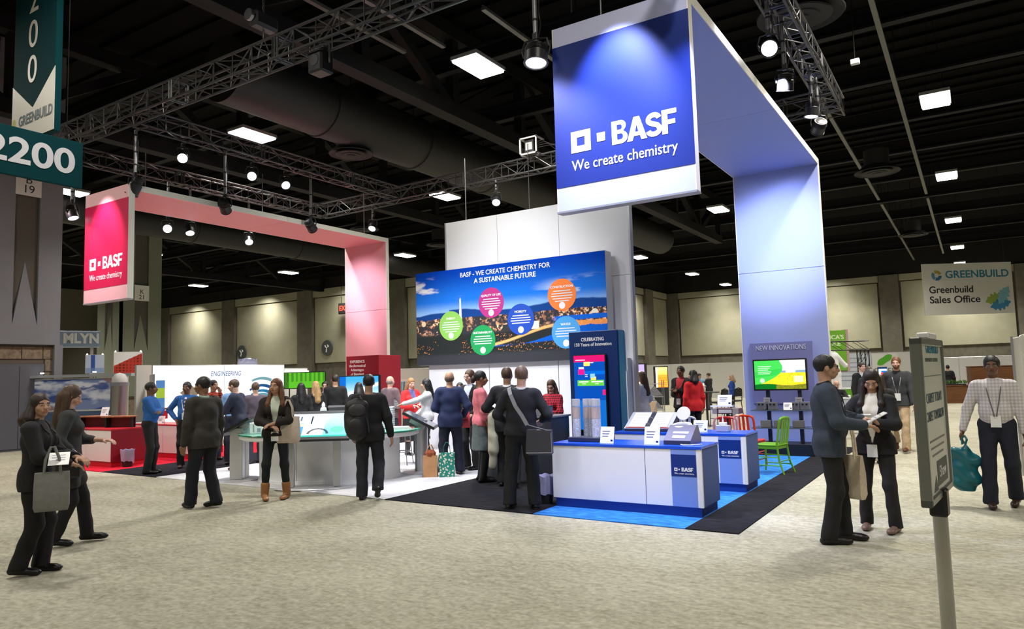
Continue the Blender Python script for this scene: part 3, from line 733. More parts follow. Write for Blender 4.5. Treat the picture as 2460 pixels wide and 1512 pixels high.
# round wayfinding discs on the beige wall
dk = mat('disc_dark_grey', rgb(72, 76, 78), .5); wt = mat('white_vinyl', (.85, .85, .85), .5); rdm = mat('exit_red', (.02, .005, .005), .5, emit=(1, .05, .02), es=2.5)
for k, (x, z, side) in enumerate(((-53.2, 4.33, 'further'), (-42.8, 4.27, 'nearer'))):
    t = thing('wayfinding_disc', ('dark round wayfinding disc on the beige wall panel nearer the pink pillar', 'dark round wayfinding disc further along the beige wall, above the white lit booth')[k == 0], 'sign', (x, 40.33, z))
    MB().lathe([(.05, 0), (.60, 0), (.62, -.04), (.60, -.07), (.0, -.07)], axis='y', n=28).build('disc', dk, t)
    MB().tube([(-.06, -.09, -.34), (.0, -.09, -.02), (.17, -.09, .14)], .04, 6).tube([(-.2, -.09, .22), (-.12, -.09, .05), (.02, -.09, 0)], .035, 6).tube([(.06, -.09, .22), (.17, -.09, .17), (.20, -.09, .06)], .035, 6).build('arrow_mark', wt, t)
ex = thing('exit_sign', 'black hanging exit sign with red letters beside the pink pillar', 'sign', (-40.1, 39.6, 7.15))
MB().bevbox(-.65, .65, -.10, .10, -.42, .42, .03).build('housing', black, ex)
text('EXIT', (0, -.105, 0), (1, 0, 0), (0, 0, 1), .52, rdm, ex, bold=.02)
MB().bar((-.4, 0, .42), (-.4, 0, 4.46), .02).build('hanger', steel_b, ex); MB().bar((.4, 0, .42), (.4, 0, 4.46), .02).build('hanger', steel_b, ex)

# great square columns: grey cladding above a block-built base
clad = mat('grey_cladding', rgb(118, 120, 128), .6, noise=.05, scale=1)
clad2 = mat('grey_green_cladding', rgb(118, 122, 108), .7)
flute = mat('flute_recess', rgb(84, 81, 74), .8)
block = mat('split_face_block', rgb(122, 108, 92), .95, noise=.3, scale=14, bump=.6)
plate = mat('sign_white', (.72, .72, .70), .5); ink = mat('ink_black', (.012, .012, .014), .5)
def column(label, cx, cy, wd, zb, ztop, m, sgn, letters, fl_y=0.0, base=True):
    t = thing('hall_column', label, 'column', (cx, cy, 0)); h = wd/2
    # cladding with a tapering flute let into each visible face
    mb = MB(); fw = .17*wd; zf = 3.46; zfe = zf+1.8; y0 = fl_y
    def face(xf):     # +x face at x=h
        pass
    mb.box(-h, h-.10, -h+.10, h, zb, ztop)
    mb.build('core', m, t)
    for nm, ax in (('cladding_panel', 'x'), ('cladding_panel', 'y')):
        for (a, b) in ((-h, y0-fw), (y0+fw, h)):
            if ax == 'x': MB().box(h-.12, h, a, b, zb, ztop).build(nm, m, t)
            else: MB().box(a, b, -h, -h+.12, zb, ztop).build(nm, m, t)
        if ax == 'x':
            MB().box(h-.12, h, y0-fw, y0+fw, zb, zf).build(nm, m, t)
            MB().add([(h, y0-fw, zf), (h, y0+fw, zf), (h-.087, y0, zfe), (h-.11, y0-fw, zf), (h-.11, y0+fw, zf)], [(0, 1, 2), (0, 2, 3), (1, 4, 2), (0, 3, 4, 1)]).build('flute_taper', m, t)
            MB().box(h-.10, h-.088, y0-fw, y0+fw, zf, ztop).build('flute_recess', flute, t)
        else:
            MB().box(y0-fw, y0+fw, -h, -h+.12, zb, zf).build(nm, m, t)
            MB().add([(y0-fw, -h, zf), (y0+fw, -h, zf), (y0, -h+.087, zfe), (y0-fw, -h+.11, zf), (y0+fw, -h+.11, zf)], [(0, 2, 1), (0, 3, 2), (1, 2, 4), (0, 1, 4, 3)]).build('flute_taper', m, t)
            MB().box(y0-fw, y0+fw, -h+.088, -h+.10, zf, ztop).build('flute_recess', flute, t)
    pl = MB().box(h-.02, h+.02, y0-fw*1.05, y0+fw*1.05, sgn, sgn+.78).build('number_plate', plate, t)
    text(letters, (h+.021, y0, sgn+.31), (0, 1, 0), (0, 0, 1), .32, ink, pl, line=.85)
    return t
c1 = column('great grey square column on a block base under the teal hall sign', -23.15, 9.72, 1.86, 2.93, 11.5, clad, 7.13, 'B\n19')
# block courses of the base, laid one by one, with the service cupboard set into them
bh = .36; h1 = .82
MB().box(-h1+.03, h1-.03, -h1+.03, h1-.03, 0, 2.93).build('base_core', mat('mortar', rgb(96, 88, 78), .95), c1)
for k in range(8):
    z0 = k*bh+.006; z1 = min((k+1)*bh-.006, 2.88)
    n = 3
    for j in range(n+1):
        a = -h1 + (j-.5*(k % 2))*(2*h1/n); b = a+2*h1/n-.014; a = max(a, -h1); b = min(b, h1)
        if b-a < .05: continue
        if not (z0 < 2.34 and a < .56 and b > -.70): 
            MB().bevbox(h1-.02, h1+random.uniform(.0, .02), a, b, z0, z1, .008).build('block', block, c1)
        elif b > .58: MB().bevbox(h1-.02, h1+random.uniform(.0, .02), .60, b, z0, z1, .008).build('block', block, c1)
        MB().bevbox(a, b, -h1-random.uniform(.0, .02), -h1+.02, z0, z1, .008).build('block', block, c1)
cup = mat('cupboard_grey', rgb(88, 90, 100), .5)
MB().box(h1-.01, h1+.03, -.72, .58, 0, 2.38).build('cupboard_frame', cup, c1)
for a, b in ((-.69, -.07), (-.06, .55)):
    d = MB().bevbox(h1+.028, h1+.052, a, b, .06, 2.32, .006).build('cupboard_door', cup, c1)
    for z in (.35, 1.2, 2.1): MB().bar((h1+.056, b-.01 if a > -.1 else a+.01, z-.06), (h1+.056, b-.01 if a > -.1 else a+.01, z+.06), .014).build('hinge', steel_b, d)
MB().box(h1-.05, h1+.11, .80, 1.02, 0, 2.93).build('corner_post', clad, c1)
c2 = column('distant grey-green column with tall tapering flutes behind the red banner', -36.1, 20.62, 2.1, 1.2, 11.5, clad2, 5.95, 'K\n21')
MB().box(-.9, .9, -.9, .9, 0, 1.2).build('base', block, c2)

# ---------------------------------------------------------------- roof steel, ducts, diffusers, conduits
def girder(label, p0, p1, z0, z1, n, group=None):
    """big roof girder along y or x with verticals and diagonals"""
    t = thing('roof_girder', label, 'girder', group=group); p0 = Vector((p0[0], p0[1], 0)); p1 = Vector((p1[0], p1[1], 0))
    d = (p1-p0); u = d.normalized(); s = Vector((-u.y, u.x, 0))*.17
    def beam(a, b, r, name):
        ax = (b-a).normalized(); side = s.normalized()*r; up = ax.cross(side).normalized()*r
        vs = [q+i*side+j*up for q in (a, b) for i, j in ((-1, -1), (1, -1), (1, 1), (-1, 1))]
        MB().add(vs, [(3, 2, 1, 0), (4, 5, 6, 7), (0, 1, 5, 4), (1, 2, 6, 5), (2, 3, 7, 6), (3, 0, 4, 7)]).build(name, steel_b, t)
    beam(p0+Vector((0, 0, z0)), p1+Vector((0, 0, z0)), .20, 'bottom_chord'); beam(p0+Vector((0, 0, z1)), p1+Vector((0, 0, z1)), .20, 'top_chord')
    for i in range(n+1):
        q = p0+d*(i/n); beam(q+Vector((0, 0, z0)), q+Vector((0, 0, z1)), .13, 'post')
        if i < n:
            e = p0+d*((i+1)/n)
            a, b = (z1, z0) if i % 2 == 0 else (z0, z1)
            beam(q+Vector((0, 0, a)), e+Vector((0, 0, b)), .13, 'diagonal')
    return t
GX = (-11.55, -20.5, -32.0, -43.0)
for k, x in enumerate(GX):
    girder(('black roof girder over the middle of the stand, behind the front lighting truss', 'black roof girder over the red end of the stand', 'black roof girder far beyond the red banner', 'black roof girder deepest in the hall')[k], (x, 5), (x, 40), 8.9, 11.1, 10, 'roof girders over the left of the hall')
girder('black roof girder over the aisle at the right of the stand', (4.6, 8), (4.6, 62), 9.2, 11.1, 14)
jl = ['nearest the camera', 'over the front of the stand', 'over the blue counters', 'over the back of the stand', 'just behind the stand', 'sixth from the front', 'seventh from the front', 'eighth from the front', 'ninth from the front', 'tenth from the front', 'farthest over the aisle']
for k, y in enumerate((11.2, 15.0, 18.9, 22.8, 27, 31, 35.5, 40, 45, 51, 57)):
    t = tag(MB().box(-24 if y > 41 else -60, 14, y-.12, y+.12, 9.75, 9.82).box(-24 if y > 41 else -60, 14, y-.02, y+.02, 9.8, 10.2).box(-24 if y > 41 else -60, 14, y-.12, y+.12, 10.18, 10.25).build('roof_joist', steel_b),
            'black roof joist crossing the hall, ' + jl[k], 'joist', 'roof joists')
    t['kind'] = 'structure'
duct_m = mat('black_duct', (.0045, .0045, .005), .6, metal=0, noise=.2, scale=1.2)
def duct(label, x, y0, y1, z, r, ds, band):
    t = thing('air_duct', label, 'duct', (x, 0, z))
    n = 32
    MB().lathe([(r, y0), (r, y1)], axis='y', n=n).build('tube', duct_m, t, smooth=True)
    for y in band: MB().bar((0, y, r), (0, y, 11.61-z), .015, n=6).build('hanger_rod', steel_b, t)
    for y in band: MB().lathe([(r, y-.07), (r+.035, y-.05), (r+.035, y+.05), (r, y+.07)], axis='y', n=n).build('seam_band', duct_m, t)
    return t
duct('huge round black air duct hanging over the red half of the stand', -14.2, 10.2, 38, 8.95, .78, (), (13.2, 17.0, 20.8, 25, 30))
duct('round black air duct far over the left of the hall', -30.0, 14, 38, 8.9, .7, (), (20, 26, 32))
dif = mat('diffuser_black', (.0065, .0065, .007), .7)
def diffuser(label, x, y, z, r):
    t = thing('air_diffuser', label, 'diffuser', (x, y, z), group='round ceiling air diffusers')
    MB().lathe([(r*.55, .75), (r*.55, .22), (r*.72, .16), (r, 0), (r*.98, -.02), (r*.74, .07), (r*.5, .07)], n=36).build('cone', dif, t, smooth=True)
    MB().bar((0, 0, .09), (0, 0, 11.61-z), .012, n=6).build('hanger_rod', steel_b, t)
    for k in (.72, .46, .22):
        MB().lathe([(r*k, -.01-.06*(1-k)), (r*(k-.13), .09), (r*(k-.16), .09), (r*(k-.03), -.02-.06*(1-k))], n=36).build('ring', dif, t, smooth=True)
    return t
diffuser('round black ceiling diffuser under the huge duct, above the red arch', -14.55, 14.65, 8.1, .62)
diffuser('round black ceiling diffuser above the trussed lamps at the right', -2.30, 14.0, 8.25, .78)
diffuser('smaller round ceiling diffuser beyond the blue arch, between two pipes', -2.35, 27.2, 8.25, .72)
diffuser('faint round ceiling diffuser far beyond the blue arch near the hanging show sign', -2.3, 44, 8.6, .72)
diffuser('round ceiling diffuser seen below the red beam', -21.6, 22.5, 8.1, .62)
diffuser('round ceiling diffuser below the red beam near its far pillar', -21.5, 27.5, 8.1, .62)
pip = mat('galvanised_conduit', (.10, .097, .086), .45, metal=.3)
for lb, x, y0, y1, z in (('long pale conduit run over the aisle, nearest the square lamps', -1.3, 14.0, 37.0, 9.3), ('pale conduit run over the blue arch, beside the duct', -3.2, 20.5, 36.9, 9.3), ('pale conduit run continuing toward the far wall', -1.3, 38.0, 58, 9.3),
                         ('second pale conduit run continuing toward the far wall', -3.2, 38.0, 60, 9.3), ('pale conduit run over the middle of the stand', -10.75, 7.5, 12.6, 9.3), ('pale conduit run beside the bright square lamp', -8.1, 12, 24, 9.3), ('pale conduit run over the front truss', -9.9, 7.2, 13, 9.35)):
    t = thing('conduit_run', lb, 'conduit', (x, 0, z))
    MB().box(-.055, .055, y0, y1, -.03, .04).build('channel', pip, t)
    MB().bar((-.02, y0, .07), (-.02, y1, .07), .022).build('pipe', pip, t)
    for k in range(int((y1-y0)//4)+1): MB().bar((0, y0+.3+4*k, .03), (0, y0+.3+4*k, 2.31), .012).build('hanger_rod', steel_b, t)

# ceiling lamps: louvred boxes on two wires
lamp_e = mat('lamp_diffuser', (.9, .9, .85), .5, emit=(1.0, .96, .86), es=9.0)
lamp_h = mat('lamp_housing', (.25, .25, .24), .5)
def ceiling_lamp(label, x, y):
    t = thing('ceiling_lamp', label, 'lamp', (x, y, 9.0), group='square ceiling lamps in rows')
    MB().box(-.37, .37, -.61, .61, .05, .14).build('housing', lamp_h, t)
    MB().box(-.34, .34, -.58, .58, .0, .05).build('diffuser', lamp_e, t)
    for sx in (-.25, .25): MB().bar((sx, 0, .14), (sx*.2, 0, 2.62), .008, n=5).build('hanger_wire', steel_b, t)
    return t
near = {(-9.46, 13.75): 'big bright square ceiling lamp over the middle of the stand', (-0.42, 23.1): 'big bright square ceiling lamp over the right aisle, nearest of its row', (-0.42, 32.9): 'second square lamp of the right aisle row',
        (-0.42, 43.4): 'third square lamp of the right aisle row', (-0.42, 53.8): 'fourth square lamp of the right aisle row, above the hanging show sign', (-0.42, 62.6): 'farthest square lamp of the right aisle row, touching the hanging show sign',
        (-17.7, 13.75): 'louvred ceiling lamp behind the front truss, over the red arch', (-17.7, 23.1): 'ceiling lamp just above the white back wall', (-9.46, 32.9): 'ceiling lamp beside the blue pillar, under the blue banner',
        (-17.7, 43.4): 'ceiling lamp right of the white back wall', (-28.3, 13.75): 'ceiling lamp between the teal hall sign and the red banner', (-38.6, 23.1): 'ceiling lamp seen inside the red arch', (-28.3, 32.9): 'ceiling lamp left of the white back wall',
        (-17.7, 53.8): 'ceiling lamp deep in the hall beside the blue pillar', (-17.7, 62.6): 'last ceiling lamp before the far wall beside the blue pillar', (-38.6, 32.9): 'small far ceiling lamp nearest the pink pillar', (-48.5, 32.9): 'small far ceiling lamp in the middle of the red arch', (-58.7, 32.9): 'small far ceiling lamp at the foot of the red banner'}
for (x, y), lb in near.items(): ceiling_lamp(lb, x, y)

# ------------------------------------------------------------------ the stand: two hanging arches, back wall, counters
white = mat('white_laminate', (.66, .665, .70), .5)
offw = mat('cream_edge', (.82, .80, .74), .5)
def portal(label, x0, x1, yb, yp, zt, z0, zg0, zg1, faces, prt, ink_, bsz, bx, tx, kw):
    t = thing('stand_arch', label, 'arch'); e = .012; fb, fbeam, fp = faces
    def slab(name, X0, X1, Y0, Y1, Z0, Z1, face):
        p = MB().box(X0+e, X1-e, Y0, Y1, Z0, Z1).build(name, face, t)
        for a, b in ((X0, X0+e), (X1-e, X1)): MB().box(a, b, Y0-.001, Y1+.001, Z0-.001, Z1+.001).build('edge_trim', offw, p)
        return p
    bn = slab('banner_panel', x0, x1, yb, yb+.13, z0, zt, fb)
    MB().box(x0, x1, yb-.004, yb-.0005, zg0, zg1).build('banner_print', prt, bn)
    MB().box(x0-.004, x1+.004, yb-.01, yb+.135, z0-.022, z0).build('bottom_rail', mat('alu_dull', (.42, .43, .46), .4, metal=.6), bn)
    ym = yb+.13+(yp-yb-.13)*.52
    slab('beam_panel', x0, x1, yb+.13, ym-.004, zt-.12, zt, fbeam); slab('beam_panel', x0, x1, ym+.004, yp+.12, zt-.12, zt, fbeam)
    zs = 3.74
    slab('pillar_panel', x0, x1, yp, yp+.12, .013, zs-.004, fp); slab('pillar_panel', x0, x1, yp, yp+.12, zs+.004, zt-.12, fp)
    logo((bx, yb-.004, zg0+.40), (1, 0, 0), (0, 0, 1), bsz, ink_, t)
    bl = bx+bsz*2.05
    heavy('BASF', (bl, yb-.004, zg0+.40), (1, 0, 0), (0, 0, 1), bsz*1.06, x1-.19-bl, ink_, t)
    text('We create chemistry', ((bx+x1-.19)/2, yb-.004, zg0+.235), (1, 0, 0), (0, 0, 1), .185, ink_, t, width=x1-.19-bx, bold=.004)
    return t
ink_w = mat('print_white', (.86, .86, .86), .5)
portal('tall blue-lit arch with the blue hanging banner, at the right of the stand', -4.20, -2.45, 7.75, 15.85, 6.0, 3.67, 3.965, 5.755, (mat('banner_board_blue_light_tint', (.52, .55, .80), .55), mat('laminate_blue_light_tint', (.22, .28, .65), .55), mat('pillar_board_blue_light_tint', (.28, .335, .69), .55)), mat('banner_blue', (.003, .020, .19), .5), ink_w, .265, -3.98, 0, {})  # white boards; the cast of the blue spotlights is put into the face colours
portal('pink-lit arch with the red hanging banner, at the left of the stand', -16.14, -14.46, 8.2, 15.95, 5.86, 3.48, 3.77, 5.58, (mat('banner_board_pink_light_tint', (.80, .46, .50), .55), mat('laminate_pink_light_tint', (.74, .27, .32), .55), mat('pillar_board_pink_light_tint', (.78, .37, .44), .55)), mat('banner_red', (.58, .008, .075), .45), ink_w, .25, -15.91, 0, {})  # pink lamp light painted into these white faces, one tint per panel

# white back wall of six panels
bw = thing('back_wall', 'tall white back wall of the stand, standing above the city mural', 'wall')
xs = (-10.74, -9.22, -7.58, -5.90)
for a, b in zip(xs, xs[1:]):
    for z0, z1 in ((.013, 3.72), (3.728, 5.46)): MB().box(a+.004, b-.004, 14.0, 14.12, z0, z1).build('wall_board', white, bw)
for x in (-10.73, -5.905): MB().box(x-.02, x+.02, 13.985, 14.135, .013, 5.46).build('edge_profile', mat('alu_dull', (.42, .43, .46), .4, metal=.6), bw)
lw = thing('mural_wall', 'white lower wall of boards carrying the city mural behind the reception', 'wall')
for a, b in ((-11.1, -9.35), (-9.34, -7.55), (-7.54, -5.97)): MB().box(a, b-.006, 13.72, 13.98, .013, 1.975).build('wall_board', white, lw)
def city(s, t):
    x = s*5.07; y = t*2.24
    col = mix(mix(np.tile(np.array(rgb(150, 190, 232)), (len(s), 1)), rgb(30, 112, 214), sstep(.50, .68, t)), rgb(0, 62, 176), sstep(.66, 1.0, t))
    n = fbm(x*2.2+3, y*9, 5); cl = sstep(.52, .70, n)*sstep(.16, .05, np.abs(t-.80))*sstep(.30, .10, s); col = mix(col, rgb(235, 235, 240), cl*1.0)
    cl = sstep(.50, .66, fbm(x*1.6, y*8, 9))*sstep(.14, .03, np.abs(t-.60-.1*s))*sstep(.62, .8, s); col = mix(col, rgb(190, 208, 232), cl*.8)
    hill = .545+.02*np.sin(s*9)+.03*fbm(x*2, x*0, 3)-.03*(s < .2); col = mix(col, rgb(22, 62, 128), sstep(hill+.008, hill-.008, t))
    low = .475+.02*fbm(x*3, x*0, 21); land = sstep(low+.006, low-.006, t)
    cell = .6*vnoise(np.floor(x*26)*.73+.31, np.floor(y*34)*.61+.17, 31)+.4*fbm(x*5, y*8, 61); fine = fbm(x*26, y*40, 12, 2)+.12
    base = mix(np.tile(np.array(rgb(58, 56, 64)), (len(s), 1)), rgb(40, 46, 42), fbm(x*4, y*5, 8)*1.2-.2)
    lit = sstep(.44, .56, cell)*sstep(.38, .56, fine)*sstep(.30, .37, t)*(.35+.65*sstep(.45, .55, fbm(x*1.4, y*2, 41)+.12*(s > .45)-.05+.18*(s < .14)))
    base = mix(base, rgb(222, 140, 86), lit); base = mix(base, rgb(246, 214, 176), lit*sstep(.56, .68, cell))
    base = mix(base, rgb(36, 40, 38), sstep(.33, .29, t)*.85)
    col = mix(col, base[:, :] if False else rgb(0, 0, 0), 0*t); col = col*(1-land[:, None])+base*land[:, None]
    dots = (vnoise(x*60, y*60, 77) > .86)*(t < .30)*(t > .10)*(fbm(x*2, y*3, 55) > .52); col = mix(col, rgb(244, 160, 80), dots*.9)
    rv = .335-.16*sstep(.95, .55, s)                       # river rising to the right
    col = mix(col, rgb(14, 88, 190), sstep(.40, .46, s)*sstep(.215-.10*(1-s), .225-.10*(1-s), t)*sstep(rv+.004, rv-.004, t-.0))
    col = mix(col, rgb(20, 96, 200), sstep(.74, .77, s)*sstep(.375, .380, t)*sstep(.425, .42, t))
    rd = .165+.17*sstep(.36, .76, s)+.02*np.sin(s*8); col = mix(col, rgb(240, 178, 110), sstep(.020, .006, np.abs(t-rd-.01))*sstep(.34, .40, s)*sstep(.80, .72, s))
    br = np.abs(t-.345) < .014+.012*np.abs(np.sin(s*34)); col = mix(col, rgb(236, 150, 78), br*sstep(.76, .80, s)*.9)
    col = mix(col, rgb(232, 224, 206), (np.hypot((s-.945)*2.2, t-.435) < .035)*1.0*(t > .425)); col = mix(col, rgb(228, 220, 204), ((np.abs(s-.655) < .024) & (np.abs(t-.355) < .038))*.9)
    dome = np.hypot((s-.045)*2.3, t-.445) < .03; col = mix(col, rgb(230, 205, 170), dome*.9)
    mono = (np.abs(s-.262) < .0045+.0035*(1-sstep(.36, .68, t))) & (t > .355) & (t < .67+0*s); tip = (np.abs(s-.262) < (.70-t)*.16) & (t >= .67) & (t < .70)
    col = mix(col, rgb(238, 226, 206), (mono | tip)*1.0)
    col = mix(col, rgb(56, 57, 64), sstep(.13, .08, t)*.85); return col
mu = thing('city_mural', 'wide printed mural of a city at dusk with six coloured text discs', 'mural', (-11.37, 13.6, 1.98))
MB().box(0, 5.07, .005, .30, 0, 2.24).build('mural_board', white, mu)
pm = mat('mural_print', (.5, .5, .5), .45, vcol=True, emit=(1, 1, 1), es=.12)
printed('mural_print', (0, 0, 0), (1, 0, 0), (0, 0, 1), 5.07, 2.24, 460, 210, city, mat('mural_print_ink', (.5, .5, .5), .8, vcol=True, spec=.1), mu)
M_ = lambda X, Z: (X+11.37, -.002, Z-1.98)
text('BASF - WE CREATE CHEMISTRY FOR', M_(-8.82, 4.055), (1, 0, 0), (0, 0, 1), .155, ink_w, mu, bold=.012, width=2.42)
text('A SUSTAINABLE FUTURE', M_(-8.80, 3.885), (1, 0, 0), (0, 0, 1), .155, ink_w, mu, bold=.02, width=1.66)
for nm, X, Z, c, lines in (('QUALITY OF LIFE', -9.17, 3.35, (176, 44, 124), 5), ('ENERGY', -10.32, 2.89, (132, 190, 84), 5), ('SUSTAINABILITY', -9.42, 2.51, (14, 146, 78), 4), ('MOBILITY', -8.39, 2.92, (14, 68, 172), 4), ('CONSTRUCTION', -7.34, 3.38, (236, 122, 48), 5), ('WATER', -7.27, 2.57, (66, 150, 212), 4)):
    p = M_(X, Z)
    d = MB().lathe([(0.0, -.001), (.345, -.001), (.345, -.006), (0.0, -.006)], c=(p[0], 0, p[2]), axis='y', n=40).build('printed_disc', mat('disc_%d_%d' % c[:2], rgb(*c), .5), mu)
    text(nm, (p[0], -.007, p[2]+.17), (1, 0, 0), (0, 0, 1), .07, ink_w, d, bold=.015)
    mb = MB()
    for k in range(lines):
        w_ = (.21, .25, .26, .23, .17)[k]; z = p[2]+.085-.055*k; mb.box(p[0]-w_, p[0]+w_, -.008, -.0062, z-.011, z+.011)
    o = mb.build('small_print', mat('pale_print', (.62, .66, .70), .5), d); o['kind'] = 'stuff'
    MB().lathe([(0, -.0062), (.075, -.0062), (.075, -.0085), (0, -.0085)], c=(p[0], 0, p[2]-.23), axis='y', n=20).build('round_icon', mat('pale_print2', (.72, .74, .76), .5), d)

# low display counters
def counter(label, x0, x1, y0, y1, h, split, sx, cols, front='white'):
    body, top, kick, side, strip_, navy = cols
    t = thing('display_counter', label, 'counter', (x0, y0, .013), group='branded display counters'); W = x1-x0; Dp = y1-y0; h -= .013
    MB().box(.012, W-.012, .012, Dp-.012, .10, h-.03).build('carcass', side, t)
    MB().box(.03, W-.03, .03, Dp-.02, 0, .10).build('plinth', kick, t)
    xs = [0] + [s-x0 for s in split] + [W]
    for a, b in zip(xs, xs[1:]): MB().bevbox(a+.004, b-.004, 0, .012, .11, h-.032, .003).build('front_panel', body, t)
    MB().box(W-.012, W, .03, Dp, .11, h-.032).build('side_panel', side, t)
    MB().box(W-.04, W+.002, -.002, .03, .11, h-.03).build('corner_trim', offw, t)
    MB().box(-.005, W+.005, -.006, Dp+.005, h-.028, h).build('countertop', top, t)
    MB().box(-.005, W+.005, -.008, -.005, h-.030, h-.008).build('countertop_edge', top, t)
    a, b = sx[0]-x0, sx[1]-x0
    s = MB().box(a, b, -.004, .0, .112, h-.034).build('graphic_strip', strip_, t)
    MB().box(a, b, -.006, -.0035, .455, .705).build('graphic_navy', navy, s)
    w_ = b-a
    logo((a+w_*.13, -.006, .515), (1, 0, 0), (0, 0, 1), .038, ink_w, s)
    heavy('BASF', (a+w_*.42, -.006, .514), (1, 0, 0), (0, 0, 1), .043, w_*.46, ink_w, s)
    text('We create chemistry', (a+w_*.52, -.006, .488), (1, 0, 0), (0, 0, 1), .026, ink_w, s, width=w_*.78)
    return t
body_w = mat('counter_white', (.90, .89, .90), .4); top_b = mat('counter_blue_top', (.012, .085, .62), .25); kick_b = mat('kick_blue', (.012, .05, .30), .4)
side_b = mat('side_slate_blue', rgb(56, 82, 142), .6); strip_b = mat('strip_light_blue', rgb(122, 150, 214), .45); navy = mat('print_navy', rgb(6, 46, 122), .45)
CB = (body_w, top_b, kick_b, side_b, strip_b, navy)
counter('front blue-topped white display counter with the glass sample columns on it', -4.65, -2.70, 8.20, 8.84, .81, (-3.385,), (-3.06, -2.76), CB)
counter('second blue-topped white display counter with the open binder on it', -4.64, -2.70, 10.10, 10.76, .80, (-3.4,), (-3.07, -2.765), CB)
top_r = mat('counter_red_top', (.50, .012, .03), .3); kick_r = mat('kick_red', (.55, .01, .025), .4); side_r = mat('side_dark_red', (.26, .006, .02), .45)
body_p = mat('counter_pink_white', (.74, .70, .69), .4)
def plain_counter(label, x0, x1, y0, y1, h, split):
    t = thing('display_counter', label, 'counter', (x0, y0, .013), group='branded display counters'); W = x1-x0; Dp = y1-y0; h -= .013
    MB().box(.012, W-.012, .012, Dp-.012, .10, h-.03).build('carcass', side_r, t); MB().box(.02, W-.02, .02, Dp-.02, 0, .10).build('plinth', kick_r, t)
    xs = [0] + [s-x0 for s in split] + [W]
    for a, b in zip(xs, xs[1:]): MB().bevbox(a+.004, b-.004, 0, .012, .11, h-.032, .003).build('front_panel', body_p, t)
    MB().box(W-.012, W, .0, Dp, .10, h-.032).build('side_panel', side_r, t)
    MB().box(-.005, W+.005, -.006, Dp+.005, h-.03, h).build('countertop', top_r, t); return t
plain_counter('red-sided white counter carrying two black half-drums, by the leftmost bin', -17.35, -15.28, 8.38, 9.22, .80, (-16.3,))
plain_counter('pink-lit counter with a red plinth, between the two men in blue shirts', -17.3, -14.75, 10.0, 10.66, .78, (-16.05,))

# dark blue tower with the upright screen
tw = thing('screen_tower', 'dark blue tower with an upright colourful touch screen behind the front counter', 'display tower', (-5.79, 10.92, .013))
tb = mat('tower_navy', rgb(10, 44, 98), .4); teal = mat('tower_teal', rgb(12, 92, 128), .4)
MB().bevbox(0, .89, 0, .30, 0, 2.375, .006).build('tower_body', tb, tw)
MB().box(.89, .905, .03, .27, .02, 2.36).build('tower_side', teal, tw); MB().box(.905, .92, .27, .31, 1.7, 2.39).build('white_profile', white, tw)
text('CELEBRATING', (.445, -.002, 2.235), (1, 0, 0), (0, 0, 1), .082, ink_w, tw, bold=.02, width=.42)
text('150 Years of Innovation', (.445, -.002, 2.15), (1, 0, 0), (0, 0, 1), .080, ink_w, tw, bold=.012, width=.68)
def touch(s, t):
    c = np.tile(np.array(rgb(8, 66, 150)), (len(s), 1)); c = mix(c, rgb(6, 92, 184), ((t > .74) & (t < .79) & (s > .3))*1.0)
    c = mix(c, rgb(186, 20, 92), (t > .915)*1.0); c = mix(c, rgb(250, 240, 246), ((t > .935) & (t < .942) & (s < .38) & (s > .06))*.9)
    for a, b, w_, h_, k in ((.42, .885, .10, .03, (248, 196, 76)), (.24, .775, .10, .036, (226, 20, 120)), (.62, .685, .085, .03, (248, 196, 76)), (.60, .725, .07, .028, (120, 176, 226)), (.97, .50, .06, .035, (214, 24, 110)), (.5, .90, .14, .006, (250, 236, 200)), (.24, .828, .09, .012, (236, 240, 250)), (.40, .74, .04, .006, (220, 230, 250)), (.40, .715, .04, .006, (220, 230, 250))):
        c = mix(c, rgb(*k), ((np.abs(s-a) < w_) & (np.abs(t-b) < h_))*1.0)
    c = mix(c, rgb(88, 176, 60), ((t > .585) & (t < .665) & (s > .10) & (s < .96))*1.0); c = mix(c, rgb(230, 248, 225), ((np.abs(t-.642) < .008) & (((s > .16) & (s < .46)) | ((s > .55) & (s < .93))))*.9)
    c = mix(c, rgb(230, 248, 225), ((np.abs(t-.615) < .007) & ((np.abs(s-.31) < .06) | (np.abs(s-.74) < .06)))*.9)
    c = mix(c, rgb(16, 110, 190), (t < .40)*.5); return c
sc = MB().bevbox(.09, .70, -.06, 0, .72, 1.985, .01).build('screen_housing', black, tw)
printed('screen_image', (.11, -.062, .745), (1, 0, 0), (0, 0, 1), .57, 1.225, 60, 130, touch, mat('screen_glow', (0, 0, 0), .35, vcol=True, emit=(1, 1, 1), es=.66, spec=.0), sc)

# reception
rc = thing('reception_counter', 'dark grey reception counter in front of the white mural wall', 'counter', (-7.05, 9.95, .001))
gd = mat('counter_dark_grey', rgb(62, 64, 74), .5); gt = mat('counter_grey_top', rgb(128, 128, 136), .35)
MB().bevbox(0, 1.40, .02, .62, 0, 1.0, .004).build('body', gd, rc); MB().bevbox(-.02, 1.42, 0, .66, 1.0, 1.03, .004).build('countertop', gt, rc)
for x in (.47, .93): MB().box(x-.002, x+.002, .016, .022, 0, 1.0).build('joint', black, rc)
